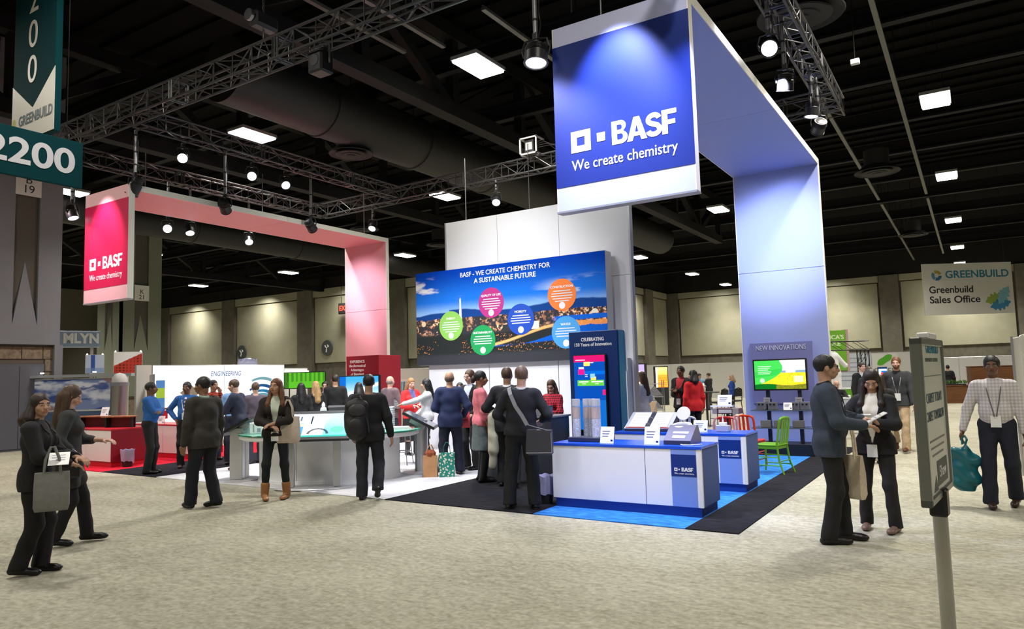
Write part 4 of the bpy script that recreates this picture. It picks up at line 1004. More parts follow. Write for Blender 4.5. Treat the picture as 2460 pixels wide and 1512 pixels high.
# kiosk wall on the pink pillar
kx = thing('acoustic_kiosk', 'dark red kiosk box with a screen at the foot of the pink pillar', 'kiosk', (-15.06, 14.9, .013))
kr = mat('kiosk_red', (.30, .012, .03), .45)
MB().bevbox(0, 1.24, 0, .9, 0, 2.345, .006).build('kiosk_body', kr, kx)
for k, s_ in enumerate(('EXPERIENCE', 'the Accoustical', 'Advantages', 'of Basotect')): text(s_, (.43, -.002, 2.18-.115*k), (1, 0, 0), (0, 0, 1), .105, ink_w, kx, bold=.012, width=(.56, .62, .50, .50)[k])
sc = MB().bevbox(-.22, 1.32, -.08, -.005, 1.02, 1.80, .01).build('screen_housing', black, kx)
def skyv(s, t): 
    c = mix(np.tile(np.array(rgb(60, 160, 225)), (len(s), 1)), rgb(190, 226, 245), sstep(.9, .1, t)); c = mix(c, rgb(236, 244, 250), (np.abs(t-.2-.5*s) < .07)*.8)
    c = mix(c, rgb(14, 96, 190), (s < .18)*1.0); return c
printed('screen_image', (-.19, -.083, 1.05), (1, 0, 0), (0, 0, 1), 1.48, .72, 50, 26, skyv, mat('screen_glow', (0, 0, 0), .35, vcol=True, emit=(1, 1, 1), es=.66, spec=.0), sc)

# ------------------------------------------------------------------ lighting rig over the stand
alu_t = mat('truss_alu', (.040, .040, .044), .35)
TRUSS = []
def truss(label, p0, p1, w_=.30, hgt_=.34, bay=.52, m=alu_t):
    t = thing('lighting_truss', label, 'truss', group='box trusses over the stand'); TRUSS.append((p0, p1, p0[2]-hgt_/2, w_)); p0 = Vector(p0); p1 = Vector(p1); d = p1-p0; L = d.length; u = d.normalized()
    s = Vector((-u.y, u.x, 0)); z = Vector((0, 0, 1))
    cr = [(a*w_/2, b*hgt_/2) for a, b in ((-1, -1), (1, -1), (1, 1), (-1, 1))]
    P = lambda k, f: p0+u*f+s*cr[k][0]+z*cr[k][1]
    for k in range(4): MB().bar(P(k, 0), P(k, L), .024, n=8).build('chord', m, t)
    mb = MB(); n = max(1, round(L/bay)); b = L/n
    for i in range(n+1):
        for k in range(4): mb.bar(P(k, i*b), P((k+1) % 4, i*b), .011, n=5, cap=False)
        if i < n:
            for k in (0, 1, 2, 3):
                a, c = (k, (k+1) % 4) if (i+k) % 2 else ((k+1) % 4, k)
                mb.bar(P(a, i*b), P(c, (i+1)*b), .011, n=5, cap=False)
    o = mb.build('lattice', m, t); o['kind'] = 'stuff'
    for f in np.arange(3.0, L-1, 3.0):
        mb = MB()
        for k in range(4): mb.bar(P(k, f-.015), P((k+1) % 4, f-.015), .02, n=6).bar(P(k, f+.06), P((k+1) % 4, f+.06), .02, n=6)
        o = mb.build('joint_frame', m, t); o['kind'] = 'stuff'
    return t
ZT = 7.22
truss('long front lighting truss crossing over both banners', (-18.4, 8.0, ZT), (-1.6, 7.85, ZT), .34, .38)
truss('lighting truss along the right side above the blue arch', (-2.15, 7.9, ZT), (-2.15, 16.6, ZT), .34, .38)
truss('back lighting truss above the white back wall', (-17.6, 16.35, ZT-.05), (-2.0, 15.9, ZT-.05), .34, .38)
truss('lighting truss above the pink beam carrying the three drop pipes', (-14.2, 8.2, ZT-.02), (-14.2, 16.2, ZT-.02), .30, .34)
truss('lighting truss along the far left side behind the red banner', (-17.4, 8.2, ZT-.10), (-17.4, 16.3, ZT-.10), .30, .34)

cb = mat('lamp_black', (.012, .012, .014), .4); cb2 = mat('lamp_black_fins', (.020, .020, .023), .45); pipe_m = mat('pipe_alu', (.42, .42, .43), .3, metal=.85)
lens_on = mat('led_lens', (.9, .9, .95), .3, emit=(.92, .94, 1.0), es=14.0); lens_dim = mat('led_lens_dim', (.5, .5, .6), .3, emit=(.75, .8, 1.0), es=1.6)
def lamp(label, loc, target, top=None, lens=None, r=.115, L=.26, group='stage spotlights on the rig', leds=False):
    """can with a finned back, yoke, clamp and (top given) a drop pipe up to the truss"""
    lens = lens or lens_on
    t = thing('stage_spotlight', label, 'spotlight', loc, group=group)
    d = (Vector(target)-Vector(loc)).normalized(); q = d.to_track_quat('Z', 'Y').to_matrix().to_4x4()
    mb = MB().lathe([(.03, -L*.55), (r*.72, -L*.5), (r*.8, -L*.2), (r, -L*.1), (r, L*.42), (r*1.06, L*.42), (r*1.06, L*.47), (r*.9, L*.47), (r*.86, L*.36), (.0, L*.36)], n=20); mb.xf(q)
    can = mb.build('lamp_can', cb, t, smooth=True)
    mb = MB()
    for k in range(5): mb.lathe([(r*.82, -L*(.48-.07*k)), (r*.95, -L*(.48-.07*k)), (r*.95, -L*(.46-.07*k)), (r*.82, -L*(.46-.07*k))], n=16)
    o = mb.xf(q).build('cooling_fin', cb2, can); o['kind'] = 'stuff'
    MB().lathe([(0, L*.37), (r*.87, L*.37), (r*.87, L*.43), (0, L*.43)], n=20).xf(q).build('lens', lens, t)
    if leds:
        mb = MB()
        for rr, n in ((0, 1), (r*.34, 6), (r*.66, 12)):
            for k in range(n): mb.lathe([(.0, 0), (.016, 0), (.012, .01), (0, .012)], (rr*math.cos(2*PI*k/n), rr*math.sin(2*PI*k/n), L*.43), n=8)
        o = mb.xf(q).build('led_cluster', lens_on, can); o['kind'] = 'stuff'
    sd = Vector((0, 0, 1)).cross(d); sd = sd.normalized() if sd.length > .05 else Vector((1, 0, 0))
    MB().tube([sd*r*1.1, sd*r*1.25+Vector((0, 0, .08)), sd*r*1.0+Vector((0, 0, .20)), Vector((0, 0, .22)), -sd*r*1.0+Vector((0, 0, .20)), -sd*r*1.25+Vector((0, 0, .08)), -sd*r*1.1], .014, 6).build('yoke', cb, t)
    MB().bevbox(-.035, .035, -.03, .03, .20, .30, .008).build('clamp', cb2, t)
    if top:
        h = top-loc[2]
        best = None
        for a_, b_, zc_, wt_ in TRUSS:
            d_ = Vector((b_[0]-a_[0], b_[1]-a_[1])); f_ = max(0, min(1, (Vector((loc[0]-a_[0], loc[1]-a_[1])) @ d_)/d_.length_squared)); p_ = Vector((a_[0], a_[1]))+d_*f_; l_ = (p_-Vector(loc[:2])).length
            if best is None or l_ < best[0]: best = (l_, p_, zc_, wt_)
        h = best[2]-loc[2]; ax_ = best[1]-Vector(loc[:2]); ext = ax_.normalized()*(best[3]/2+.03) if ax_.length > .05 else Vector((best[3]/2+.03, 0))
        MB().bar((0, 0, h), (ax_.x+ext.x, ax_.y+ext.y, h), .024, n=8).build('truss_arm', cb2, t)
        MB().bar((0, 0, .28), (0, 0, h), .032, n=12).build('drop_pipe', pipe_m, t)
        for z in (.45, h*.6, h-.12): MB().bar((0, 0, z), (0, 0, z+.03), .036, n=12).build('tape_band', cb, t)
        MB().tube([(.03, .02, h-.2), (.06, .03, h*.7), (.04, .03, h*.45), (.07, .02, .4), (.03, 0, .15)], .008, 5).build('cable', cb, t)
    return t
# the three pipes along the pink beam, and the one left of the red banner
lamp('black spotlight on the drop pipe nearest the red banner, pointing back at it', (-14.5, 8.35, 5.83), (-15.3, 8.2, 4.6), 7.05, lens_dim, .13, .40)
lamp('black spotlight on the middle drop pipe in front of the pink beam', (-14.22, 10.3, 5.72), (-15.4, 11.6, 4.8), 7.05, lens_dim, .12, .32)
lamp('black spotlight on the drop pipe nearest the pink pillar', (-14.22, 12.85, 5.68), (-15.6, 15.9, 4.0), 7.05, lens_dim, .12, .32)
lamp('black spotlight on the pipe at the outer edge of the red banner', (-16.42, 8.05, 5.5), (-15.9, 8.2, 4.2), 7.05, lens_dim, .12, .30)
# cans glowing between the trusses
for lb, p, tg in (('glowing white spotlight nearest the teal hall sign, above the pink beam', (-14.5, 9.42, 6.72), (-9.5, 6.0, 3.2)), ('second glowing white spotlight above the pink beam', (-14.5, 11.25, 6.72), (-9.5, 7.5, 3.0)), ('third glowing spotlight above the pink beam, seen from the side', (-14.5, 12.25, 6.72), (-9.8, 10.2, 3.0)),
                  ('brightest glowing spotlight seen through the red arch', (-17.4, 10.9, 5.75), (-8, 5.0, 1.0)), ('glowing spotlight beside the brightest one inside the red arch', (-17.2, 11.4, 5.75), (-14.5, 10.2, .5)), ('pale side-lit spotlight under the far end of the red arch', (-17.4, 13.4, 5.80), (-14.0, 11.4, 1.5)),
                  ('glowing spotlight hanging above the white back wall', (-10.6, 16.1, 6.42), (-7.8, 11.2, .8)), ('small spotlight on two cords behind the pink pillar', (-15.2, 16.2, 6.35), (-13.5, 12.0, .5)),
                  ('spotlight between the grey column and the red banner', (-18.9, 9.3, 6.05), (-15.6, 8.9, 2.0))):
    lamp(lb, p, tg, 7.15, lens_on)
lamp('large LED wash lamp with a ring of white diodes beside the blue banner', (-4.42, 7.72, 5.72), (-4.35, 7.3, 3.0), 7.1, lens_dim, .15, .24, leds=True)
lamp('LED lamp poking up over the top corner of the blue banner', (-2.52, 7.35, 6.08), (-3.0, 7.7, 4.6), 7.1, lens_dim, .14, .24)
lamp('dazzling white spotlight on the right truss, upper of the first pair', (-2.15, 10.42, 6.20), (-1.2, 5.4, 4.6), 7.1, lens_on, .12)
lamp('white spotlight on the right truss, lower of the first pair', (-2.12, 11.25, 5.98), (-2.9, 12.6, 1.0), 7.1, lens_on, .12)
lamp('white spotlight on the right truss, upper of the second pair', (-2.12, 13.45, 6.22), (-2.8, 13.4, 1.0), 7.1, lens_on, .12)
lamp('dark spotlight tilted toward the blue pillar, lower of the second pair', (-2.12, 14.1, 6.1), (-3.2, 15.9, 4.6), 7.1, lens_dim, .12)
# hoists, speaker, dimmer box, hanging cables
chain_m = mat('chain_steel', (.35, .35, .36), .35, metal=.9)
def hoist(label, x, y, z, top=11.62):
    t = thing('chain_hoist', label, 'hoist', (x, y, z), group='chain hoists holding the rig')
    MB().bevbox(-.12, .12, -.25, .25, .45, .72, .05).build('motor', cb2, t); MB().lathe([(.0, -.03), (.10, -.03), (.10, .03), (0, .03)], (0, -.29, .6), n=18, axis='y').build('end_cap', chain_m, t)
    mb = MB()
    for k in range(int((top-z-.72)/.06)): 
        zz = z*0+.72+.06*k; mb.tube([(.018*math.cos(a)*(k % 2), .018*math.cos(a)*((k+1) % 2), zz+.035*math.sin(a)) for a in np.linspace(0, 2*PI, 8, endpoint=False)], .007, 4, closed=True)
    o = mb.build('chain', chain_m, t); o['kind'] = 'stuff'
    MB().tube([(0, 0, .45), (0, 0, .30)], .012, 6).tube([(-.16, 0, -.02), (0, 0, .30), (.16, 0, -.02)], .012, 6).build('sling', chain_m, t)
    return t
hoist('black chain hoist on the front truss under a hanging chain, toward the left', -9.95, 7.95, 7.30)
hoist('chain hoist with a round end cap above the back truss beside the blue banner', -8.1, 16.05, 7.40)
sp = thing('moving_head_lamp', 'square-framed stage lamp hanging under the front truss', 'stage lamp', (-8.55, 7.95, 6.55))
MB().bevbox(-.16, .16, -.14, .14, .05, .42, .03).build('lamp_body', cb, sp); MB().tube([(-.20, 0, .2), (-.2, 0, .5), (.2, 0, .5), (.2, 0, .2)], .02, 6).build('yoke', mat('lamp_frame', (.06, .06, .065), .4), sp)
MB().lathe([(0, -.15), (.09, -.15), (.10, -.14), (0, -.14)], (0, 0, .24), axis='y', n=20).build('lens', cb2, sp); MB().bar((0, 0, .5), (0, 0, .62), .02).build('clamp', cb2, sp)
db = thing('dimmer_rack', 'white-framed dimmer box sitting on the back truss with loose cables', 'dimmer box', (-9.35, 15.95, 7.38))
for x in (-.24, .24):
    for z in (.0, .42): MB().box(x-.02, x+.02, -.2, .2, z, z+.035).build('frame_bar', plate, db)
    MB().box(x-.02, x+.02, -.2, -.16, .0, .45).build('frame_bar', plate, db)
MB().box(-.24, .24, -.2, -.17, .0, .035).build('frame_bar', plate, db); MB().box(-.24, .24, -.2, -.17, .42, .455).build('frame_bar', plate, db)
MB().bevbox(-.14, .14, -.14, .14, .04, .40, .01).build('dimmer_unit', cb, db); MB().box(-.10, .10, -.155, -.14, .12, .32).build('front_plate', mat('plate_grey', (.35, .37, .38), .5), db)
for k in range(4): MB().tube([(.16, -.1, .3-.05*k), (.4+.05*k, -.12, .32-.06*k), (.65+.1*k, -.1, .1), (.8+.1*k, -.05, -.05)], .012, 5).build('cable', cb, db)
for lb, x, y, z0, z1 in (('hanger cord on the left part of the white back wall', -10.15, 14.06, 5.46, 7.0), ('hanger cord on the middle of the white back wall', -8.35, 14.06, 5.46, 7.0), ('thin hanger cord on the pink beam near its pillar', -14.7, 15.3, 5.86, 7.1), ('thin hanger cord on the middle of the pink beam', -15.3, 12.2, 5.86, 7.1), ('thin hanger cord at the front of the pink beam', -15.9, 9.4, 5.86, 7.1), ('thin hanger cord on the blue beam by its banner', -3.9, 8.6, 6.0, 7.1), ('thin hanger cord on the inner edge of the blue beam', -4.1, 13.4, 6.0, 7.1)):
    tag(MB().bar((x, y, z0), (x, y, z1), .012, n=6).build('hanger_cord', chain_m), lb, 'cord', 'hanger cords of the arches and wall')
for lb, y0, X in (('loose black cable sagging along the right truss', 9.0, -1.9), ('loose black cable sagging under the front truss', 0, 0)):
    if X: pts = [(X, y0+.8*k, 6.98-.10*math.sin(k*1.9)**2) for k in range(9)]
    else: pts = [(-16+1.1*k, 7.75, 7.0-.13*math.sin(k*1.7)**2) for k in range(12)]
    tag(MB().tube(pts, .016, 5).build('rig_cable', cb), lb, 'cable')
sm_ = thing('alarm_strobe', 'small white alarm unit on a rod above the right truss', 'alarm', (-1.55, 15.1, 7.55))
MB().bevbox(-.08, .08, -.05, .05, -.05, .05, .01).build('unit', plate, sm_); MB().bar((0, 0, .05), (0, 0, 4.0), .01, n=6).build('rod', steel_b, sm_)

# ------------------------------------------------------------------ hall signs
tealm = mat('sign_teal', (.001, .036, .044), .9, spec=.15); pale = mat('sign_lilac_white', (.62, .62, .66), .5)
hs = thing('aisle_sign', 'teal hanging hall sign with the number in big pale figures', 'sign', (-11, 4.0, 4.62))
MB().bevbox(-.03, .03, .12, 1.52, 0, .69, .006).build('sign_board', tealm, hs)
text('2200', (.031, .82, .345), (0, 1, 0), (0, 0, 1), .50, pale, hs, bold=.022, width=1.17)
for y in (.35, 1.3): MB().bar((0, y, .69), (0, y, 7.0), .006, n=5).build('hanger_wire', steel_b, hs)
b2 = thing('aisle_banner', 'tall teal and white hanging banner with upright figures above the teal hall sign', 'banner', (-12.62, 5.6, 5.72))
MB().bevbox(-.70, .70, -.05, .05, 0, 4.2, .006).build('banner_board', tealm, b2)
MB().prism([(-.70, .02), (.70, .02), (.70, 1.05), (0, .52), (-.70, 1.02)], -.056, -.050, plane='xz').build('chevron', mat('sign_cream', (.66, .63, .56), .5), b2)
for k, ch in enumerate('200'): text(ch, (-.05, -.052, 2.36-.60*k), (1, 0, 0), (0, 0, 1), .66, mat('sign_cream', (.66, .63, .56), .5), b2)
text('GREENBUILD', (.10, -.057, .36), (1, 0, 0), (0, 0, 1), .24, mat('ink_slate', rgb(42, 72, 84), .5), b2, bold=.012, width=1.10)
MB().prism([(-.62+.06*math.cos(a), .36+.09*math.sin(a)) for a in np.linspace(0, 2*PI, 14, endpoint=False)], -.058, -.056, plane='xz').build('round_mark', mat('mark_olive', rgb(176, 170, 60), .5), b2)
for x in (-.5, .5): MB().bar((x, 0, 4.2), (x, 0, 5.9), .006, n=5).build('hanger_wire', steel_b, b2)
gs = thing('hanging_show_sign', 'large white hanging sign for the show sales office at the right', 'sign', (-1.80, 38.9, 3.95), math.radians(32))
MB().bevbox(0, 4.18, -.03, .03, 0, 2.42, .006).build('sign_board', mat('sign_white2', (.62, .62, .58), .5), gs)
tl = mat('ink_teal', rgb(42, 122, 150), .5)
text('GREENBUILD', (2.55, -.031, 1.88), (1, 0, 0), (0, 0, 1), .48, tl, gs, bold=.02, width=2.95)
o = MB().box(1.0, 4.0, -.036, -.031, 1.55, 1.585).build('rule_line', mat('pale_print', (.62, .66, .70), .5), gs)
text('Greenbuild', (.25, -.031, 1.17), (1, 0, 0), (0, 0, 1), .46, ink, gs, bold=.015, width=2.05, align='LEFT'); text('Sales Office', (.25, -.031, .70), (1, 0, 0), (0, 0, 1), .46, ink, gs, bold=.015, width=2.35, align='LEFT')
def leafshape(cx, cz, L, ang, m, y, par, name='printed_leaf', teeth=5):
    pts = []; n = 26
    for i in range(n):
        a = i/(n-1); r_ = math.sin(PI*a)**.8*.24*(1+.28*math.cos(a*teeth*2*PI)); pts.append((a, r_))
    for i in range(n-2, 0, -1):
        a = i/(n-1); r_ = math.sin(PI*a)**.8*.24*(1+.28*math.cos(a*teeth*2*PI)); pts.append((a, -r_))
    c, s = math.cos(ang), math.sin(ang); MB().prism([(cx+L*(p*c-q*s), cz+L*(p*s+q*c)) for p, q in pts], y-.004, y, plane='xz').build(name, m, par)
leafshape(2.85, .55, .95, .35, mat('leaf_olive', rgb(140, 160, 70), .5), -.031, gs); leafshape(3.05, .30, 1.0, .25, mat('leaf_blue', rgb(60, 130, 170), .5), -.034, gs); leafshape(3.45, .45, .95, 1.0, mat('leaf_pale_blue', rgb(120, 176, 196), .5), -.037, gs)
for a0, c_ in ((.3, (160, 150, 60)), (2.4, (90, 140, 170)), (4.4, (50, 110, 150))):
    MB().prism([(.66+(.10 if k > 6 else .24)*math.cos(a), 1.86+(.10 if k > 6 else .24)*math.sin(a)) for k, a in enumerate(list(np.linspace(a0, a0+1.8, 7))+list(np.linspace(a0+1.8, a0, 7)))], -.036, -.031, plane='xz').build('globe_mark', mat('mark_%d' % c_[0], rgb(*c_), .5), gs)
for x in (.3, 3.9): MB().bar((x, 0, 2.42), (x, 0, 7.67), .008, n=5).build('hanger_wire', steel_b, gs)

# ------------------------------------------------------------------ things on and around the counters
glass = mat('clear_acrylic', (.92, .95, 1.0), .03, alpha=.16)
cardw = mat('card_white', (.82, .83, .84), .4); greym = mat('print_grey', rgb(150, 152, 165), .5); silver = mat('silver_panel', (.62, .63, .66), .35, metal=.5)
def card(label, x, y, z, rz=0.0, wd=.17, ht=.17, group='small white info cards'):
    t = thing('info_card', label, 'card', (x, y, z), rz, group)
    mb = MB().add([(-wd/2, 0, 0), (wd/2, 0, 0), (wd/2, .055, ht), (-wd/2, .055, ht), (-wd/2, .006, 0), (wd/2, .006, 0), (wd/2, .061, ht), (-wd/2, .061, ht)], [(0, 1, 2, 3), (7, 6, 5, 4), (0, 4, 5, 1), (1, 5, 6, 2), (2, 6, 7, 3), (3, 7, 4, 0)])
    mb.build('card_face', cardw, t)
    MB().prism([(0, 0), (.09, 0), (.058, ht*.8)], -wd*.3, wd*.3, plane='yz').build('easel_back', glass, t)
    mb = MB()
    for k in range(3): zz = ht*(.72-.15*k); mb.box(-wd*.36, wd*(.2-.06*k), .055*zz/ht-.003, .055*zz/ht+.001, zz-.006, zz+.006)
    o = mb.build('printed_lines', greym, t); o['kind'] = 'stuff'
    MB().box(wd*.28, wd*.42, .006, .010, .02, .045).build('printed_mark', navy, t)
    return t
card('white info card on the front blue counter beside the glass columns', -3.93, 8.32, .811, .05, .18, .20)
card('white info card on the front blue counter touching the grey wedge', -3.33, 8.30, .811, .05, .19, .21)
card('white info card standing on the second blue counter in front of the red chair', -3.40, 10.35, .801, .05, .20, .16)
card('white info card half hidden behind the round magnifier ring, beside the open binder', -3.98, 10.45, .801, .1, .18, .18)
# sample columns
st = thing('sample_stand', 'dark tray with clear columns of granules and tan foam on the front counter', 'display', (-4.52, 8.40, .811))
MB().bevbox(0, .47, 0, .26, 0, .055, .006).build('tray', mat('tray_slate', rgb(52, 56, 72), .4), st)
gran = mat('white_granules', (.62, .63, .68), .5, noise=.5, scale=70, bump=.9); dkg = mat('grey_granules', (.30, .31, .36), .5, noise=.8, scale=80, bump=1.0); tan = mat('tan_foam', rgb(186, 150, 122), .8, noise=.12, scale=40); capm = mat('cap_lilac', (.55, .55, .62), .35)
for k, (x, y, fill, r) in enumerate(((.09, .09, gran, .058), (.20, .17, dkg, .050), (.28, .17, dkg, .050), (.375, .09, gran, .062))):
    c = MB().lathe([(r, .055), (r, .545), (r-.004, .545), (r-.004, .055)], (x, y, 0), n=20).build('clear_column', glass, st, smooth=True)
    MB().lathe([(0, .057), (r-.007, .057), (r-.007, .29), (0, .29)], (x, y, 0), n=16).build('granules', fill, c)
    MB().lathe([(0, .295), (r-.007, .295), (r-.007, .43), (0, .43)], (x, y, 0), n=16).build('tan_layer', tan, c)
    MB().lathe([(0, .455), (r-.007, .455), (r-.007, .54), (0, .54)], (x, y, 0), n=16).build('pale_cap', capm, c)
# wedge, magnifier, cord
wd_ = thing('wedge_display', 'grey wedge-shaped display block with a label strip on the front counter', 'display', (-3.20, 8.36, .811))
MB().prism([(0, 0), (.40, 0), (.40, .05), (.30, .215), (.24, .215), (0, .05)], 0, .33, plane='yz').build('wedge_body', mat('wedge_grey', rgb(112, 110, 132), .35, metal=.3), wd_)
def slopeplate(u0, u1, f0, f1, m, name, off=.003):
    P_ = lambda u, f: (u, .24*f-.003, .05+.165*f+off); MB().add([P_(u0, f0), P_(u1, f0), P_(u1, f1), P_(u0, f1)]+[(p[0], p[1]+.006, p[2]-.008) for p in (P_(u0, f0), P_(u1, f0), P_(u1, f1), P_(u0, f1))], [(0, 1, 2, 3), (7, 6, 5, 4), (0, 4, 5, 1), (1, 5, 6, 2), (2, 6, 7, 3), (3, 7, 4, 0)]).build(name, m, wd_)
slopeplate(.08, .27, .44, .56, cardw, 'label_strip'); slopeplate(.09, .25, .14, .32, mat('wedge_print', rgb(176, 178, 196), .4), 'printed_patch'); MB().box(0.0, .33, -.004, .0, .0, .045).build('front_rail', mat('tray_slate', rgb(52, 56, 72), .4), wd_)
mg = thing('magnifier_lamp', 'white table magnifier with a ring light and a round cover standing behind the wedge', 'magnifier', (-3.06, 8.70, .811))
wm = mat('gloss_white', (.85, .85, .90), .25)
MB().lathe([(0, 0), (.075, 0), (.07, .02), (0, .025)], n=24).build('foot', wm, mg, smooth=True); MB().tube([(.01, 0, .02), (.03, 0, .10), (.015, 0, .19)], .014, 8).build('stem', wm, mg)
MB().tube([(-.02+.105*math.cos(a), -.02+.105*math.sin(a)*.96, .20+.02*math.sin(a)) for a in np.linspace(0, 2*PI, 28, endpoint=False)], .023, 8, closed=True).build('ring_light', wm, mg, smooth=True)
MB().lathe([(0, -.004), (.082, -.004), (.082, .004), (0, .004)], (-.02, -.02, .20), n=24).build('lens', mat('lens_grey', (.35, .36, .45), .1), mg)
lid = MB().lathe([(0, -.006), (.085, -.006), (.088, 0), (.085, .006), (0, .006)], n=28, axis='y').xf(Matrix.Translation((-.03, .09, .345)) @ Matrix.Rotation(-.35, 4, 'X')).build('round_cover', wm, mg)
MB().bar((-.01, .08, .20), (-.03, .088, .27), .012).build('hinge', wm, mg)
MB().tube([(.075, -.03, .19), (.11, -.06, .11), (.125, -.07, .06)], .016, 8).build('handle', wm, mg)
tag(MB().tube([(-2.98, 8.33, .82), (-2.93, 8.28, .818), (-2.86, 8.30, .818), (-2.80, 8.38, .818), (-2.76, 8.44, .818)], .007, 6).build('power_cable', wm), 'short white cord lying at the corner of the front blue counter', 'cord')
# binder
bd = thing('ring_binder', 'open ring binder with white pages on a sloping grey rest, second counter', 'binder', (-4.50, 10.22, .801), .02)
P_ = lambda x, y: (x, y, .035+y*.55)
def slab3(x0, x1, y0, y1, h, m, name, par=bd):
    v = [P_(x0, y0), P_(x1, y0), P_(x1, y1), P_(x0, y1)]; n_ = Vector((0, -.48, .88))
    return MB().add([Vector(p) for p in v]+[Vector(p)+n_*h for p in v], [(3, 2, 1, 0), (4, 5, 6, 7), (0, 1, 5, 4), (1, 2, 6, 5), (2, 3, 7, 6), (3, 0, 4, 7)]).build(name, m, par)
MB().prism([(0, 0), (.44, 0), (.40, .26), (0, .03)], -.02, .68, plane='yz').build('sloping_rest', mat('tray_slate', rgb(52, 56, 72), .4), bd)
slab3(-.03, .69, .0, .40, .008, mat('binder_grey', rgb(170, 176, 196), .4), 'cover'); slab3(-.01, .67, .008, .03, .013, mat('binder_red_edge', rgb(150, 60, 66), .5), 'red_edge')
for a, b in ((.03, .29), (.37, .63)): 
    pg = slab3(a, b, .03, .37, .020, mat('page_white', (.84, .84, .82), .6), 'page_stack')
    mb = MB()
    for k in range(5): y = .31-.05*k; v = [Vector(P_(a+.03, y))+Vector((0, -.48, .88))*.0202, Vector(P_(b-.04-.02*(k % 2), y))+Vector((0, -.48, .88))*.0202, Vector(P_(b-.04-.02*(k % 2), y+.008))+Vector((0, -.48, .88))*.0206, Vector(P_(a+.03, y+.008))+Vector((0, -.48, .88))*.0206]; mb.add(v, [(0, 1, 2, 3)])
    o = mb.build('printed_lines', greym, pg); o['kind'] = 'stuff'
slab3(.295, .365, .03, .39, .014, mat('tray_slate', rgb(52, 56, 72), .4), 'spine_strip')
for y in (.06, .20, .35):
    p = Vector(P_(.33, y)); MB().tube([p+Vector((.035*math.cos(a), -.48*.035*math.sin(a), .02+.035*math.sin(a))) for a in np.linspace(-.3, PI+.3, 9)], .005, 6).build('ring', chain_m, bd)
# clear riser with sample and card
ar = thing('acrylic_riser', 'clear acrylic table riser holding a white card, right end of the second counter', 'riser', (-3.24, 10.36, .801))
MB().box(0, .32, 0, .28, .36, .37).build('shelf', glass, ar)
for x in (.003, .317): MB().box(x-.003, x+.003, 0, .28, 0, .36).build('side_sheet', glass, ar)
MB().box(0, .32, -.002, .002, .355, .375).build('bright_edge', cardw, ar)
card('white info card with a small logo standing on the clear riser', -3.06, 10.44, 1.172, .05, .20, .15)
bx = thing('foam_sample', 'small white foam sample on a grey block under the clear riser', 'sample', (-3.10, 10.46, .801))
MB().bevbox(-.09, .09, -.07, .07, 0, .09, .006).build('block', silver, bx); MB().bevbox(-.05, .05, -.04, .04, .09, .13, .006).build('foam', cardw, bx); MB().bar((0, 0, .13), (0, 0, .24), .012, .004).build('rod', cardw, bx)
# laptop and till box on the reception
lp_ = thing('laptop', 'open laptop seen from behind on the reception counter', 'laptop', (-6.02, 10.22, 1.031), .1)
lpm = mat('laptop_black', (.03, .035, .033), .35)
MB().bevbox(-.17, .17, 0, .24, 0, .018, .004).build('base', lpm, lp_); MB().add([(-.17, -.005, .018), (.17, -.005, .018), (.17, -.07, .235), (-.17, -.07, .235), (-.17, .004, .018), (.17, .004, .018), (.17, -.061, .237), (-.17, -.061, .237)], [(0, 1, 2, 3), (7, 6, 5, 4), (0, 4, 5, 1), (1, 5, 6, 2), (2, 6, 7, 3), (3, 7, 4, 0)]).build('lid', lpm, lp_)
tb_ = thing('card_box', 'grey box on the near end of the reception counter below the laptop', 'box', (-5.83, 10.02, 1.031), .05)
MB().bevbox(-.16, .12, 0, .14, 0, .15, .006).build('box_body', gt, tb_); MB().box(-.165, .125, -.004, .145, .15, .158).build('lid', gd, tb_)
cp = thing('pen_cup', 'small cup of pens behind the grey box on the reception', 'cup', (-6.16, 10.50, 1.031))
MB().lathe([(.035, 0), (.04, .10), (.035, .10), (.03, .01), (0, .01)], n=16).build('cup', cardw, cp)
for k, (a, b) in enumerate(((.01, .02), (-.015, .0), (.0, -.015))): MB().bar((a, b, .02), (a*2.2, b*2.2, .17), .004, n=6).build('pen', rdm if k == 0 else navy, cp)

# bins
def wastebin(label, x, y, z0=.013):
    t = thing('waste_bin', label, 'bin', (x, y, z0), group='black waste bins with clear liners')
    MB().lathe([(0, 0), (.095, 0), (.125, .28), (.118, .28), (.09, .012), (0, .012)], n=20).build('bin', mat('bin_black', (.02, .02, .022), .4), t, smooth=True)
    n = 24; pts = []
    prof = [(.122, .12), (.127, .20), (.132, .30), (.140, .355), (.136, .358), (.122, .29)]
    mb = MB(); vs = []
    for r, z in prof:
        for i in range(n): a = 2*PI*i/n; q = 1+.05*math.sin(5*a+z*20); vs.append((r*q*math.cos(a), r*q*math.sin(a), z+.012*math.sin(7*a)-(.05*max(0, math.sin(a*2)) if z < .15 else 0)))
    fs = [(j*n+i, j*n+(i+1) % n, (j+1)*n+(i+1) % n, (j+1)*n+i) for j in range(len(prof)-1) for i in range(n)]
    mb.add(vs, fs).build('plastic_liner', mat('liner_film', rgb(186, 184, 216), .18, alpha=.75), t, smooth=True)
    return t
wastebin('black waste bin with a plastic liner at the left end of the front blue counter', -4.86, 8.36)
wastebin('black waste bin with a plastic liner beside the red-sided counter', -15.08, 8.62)

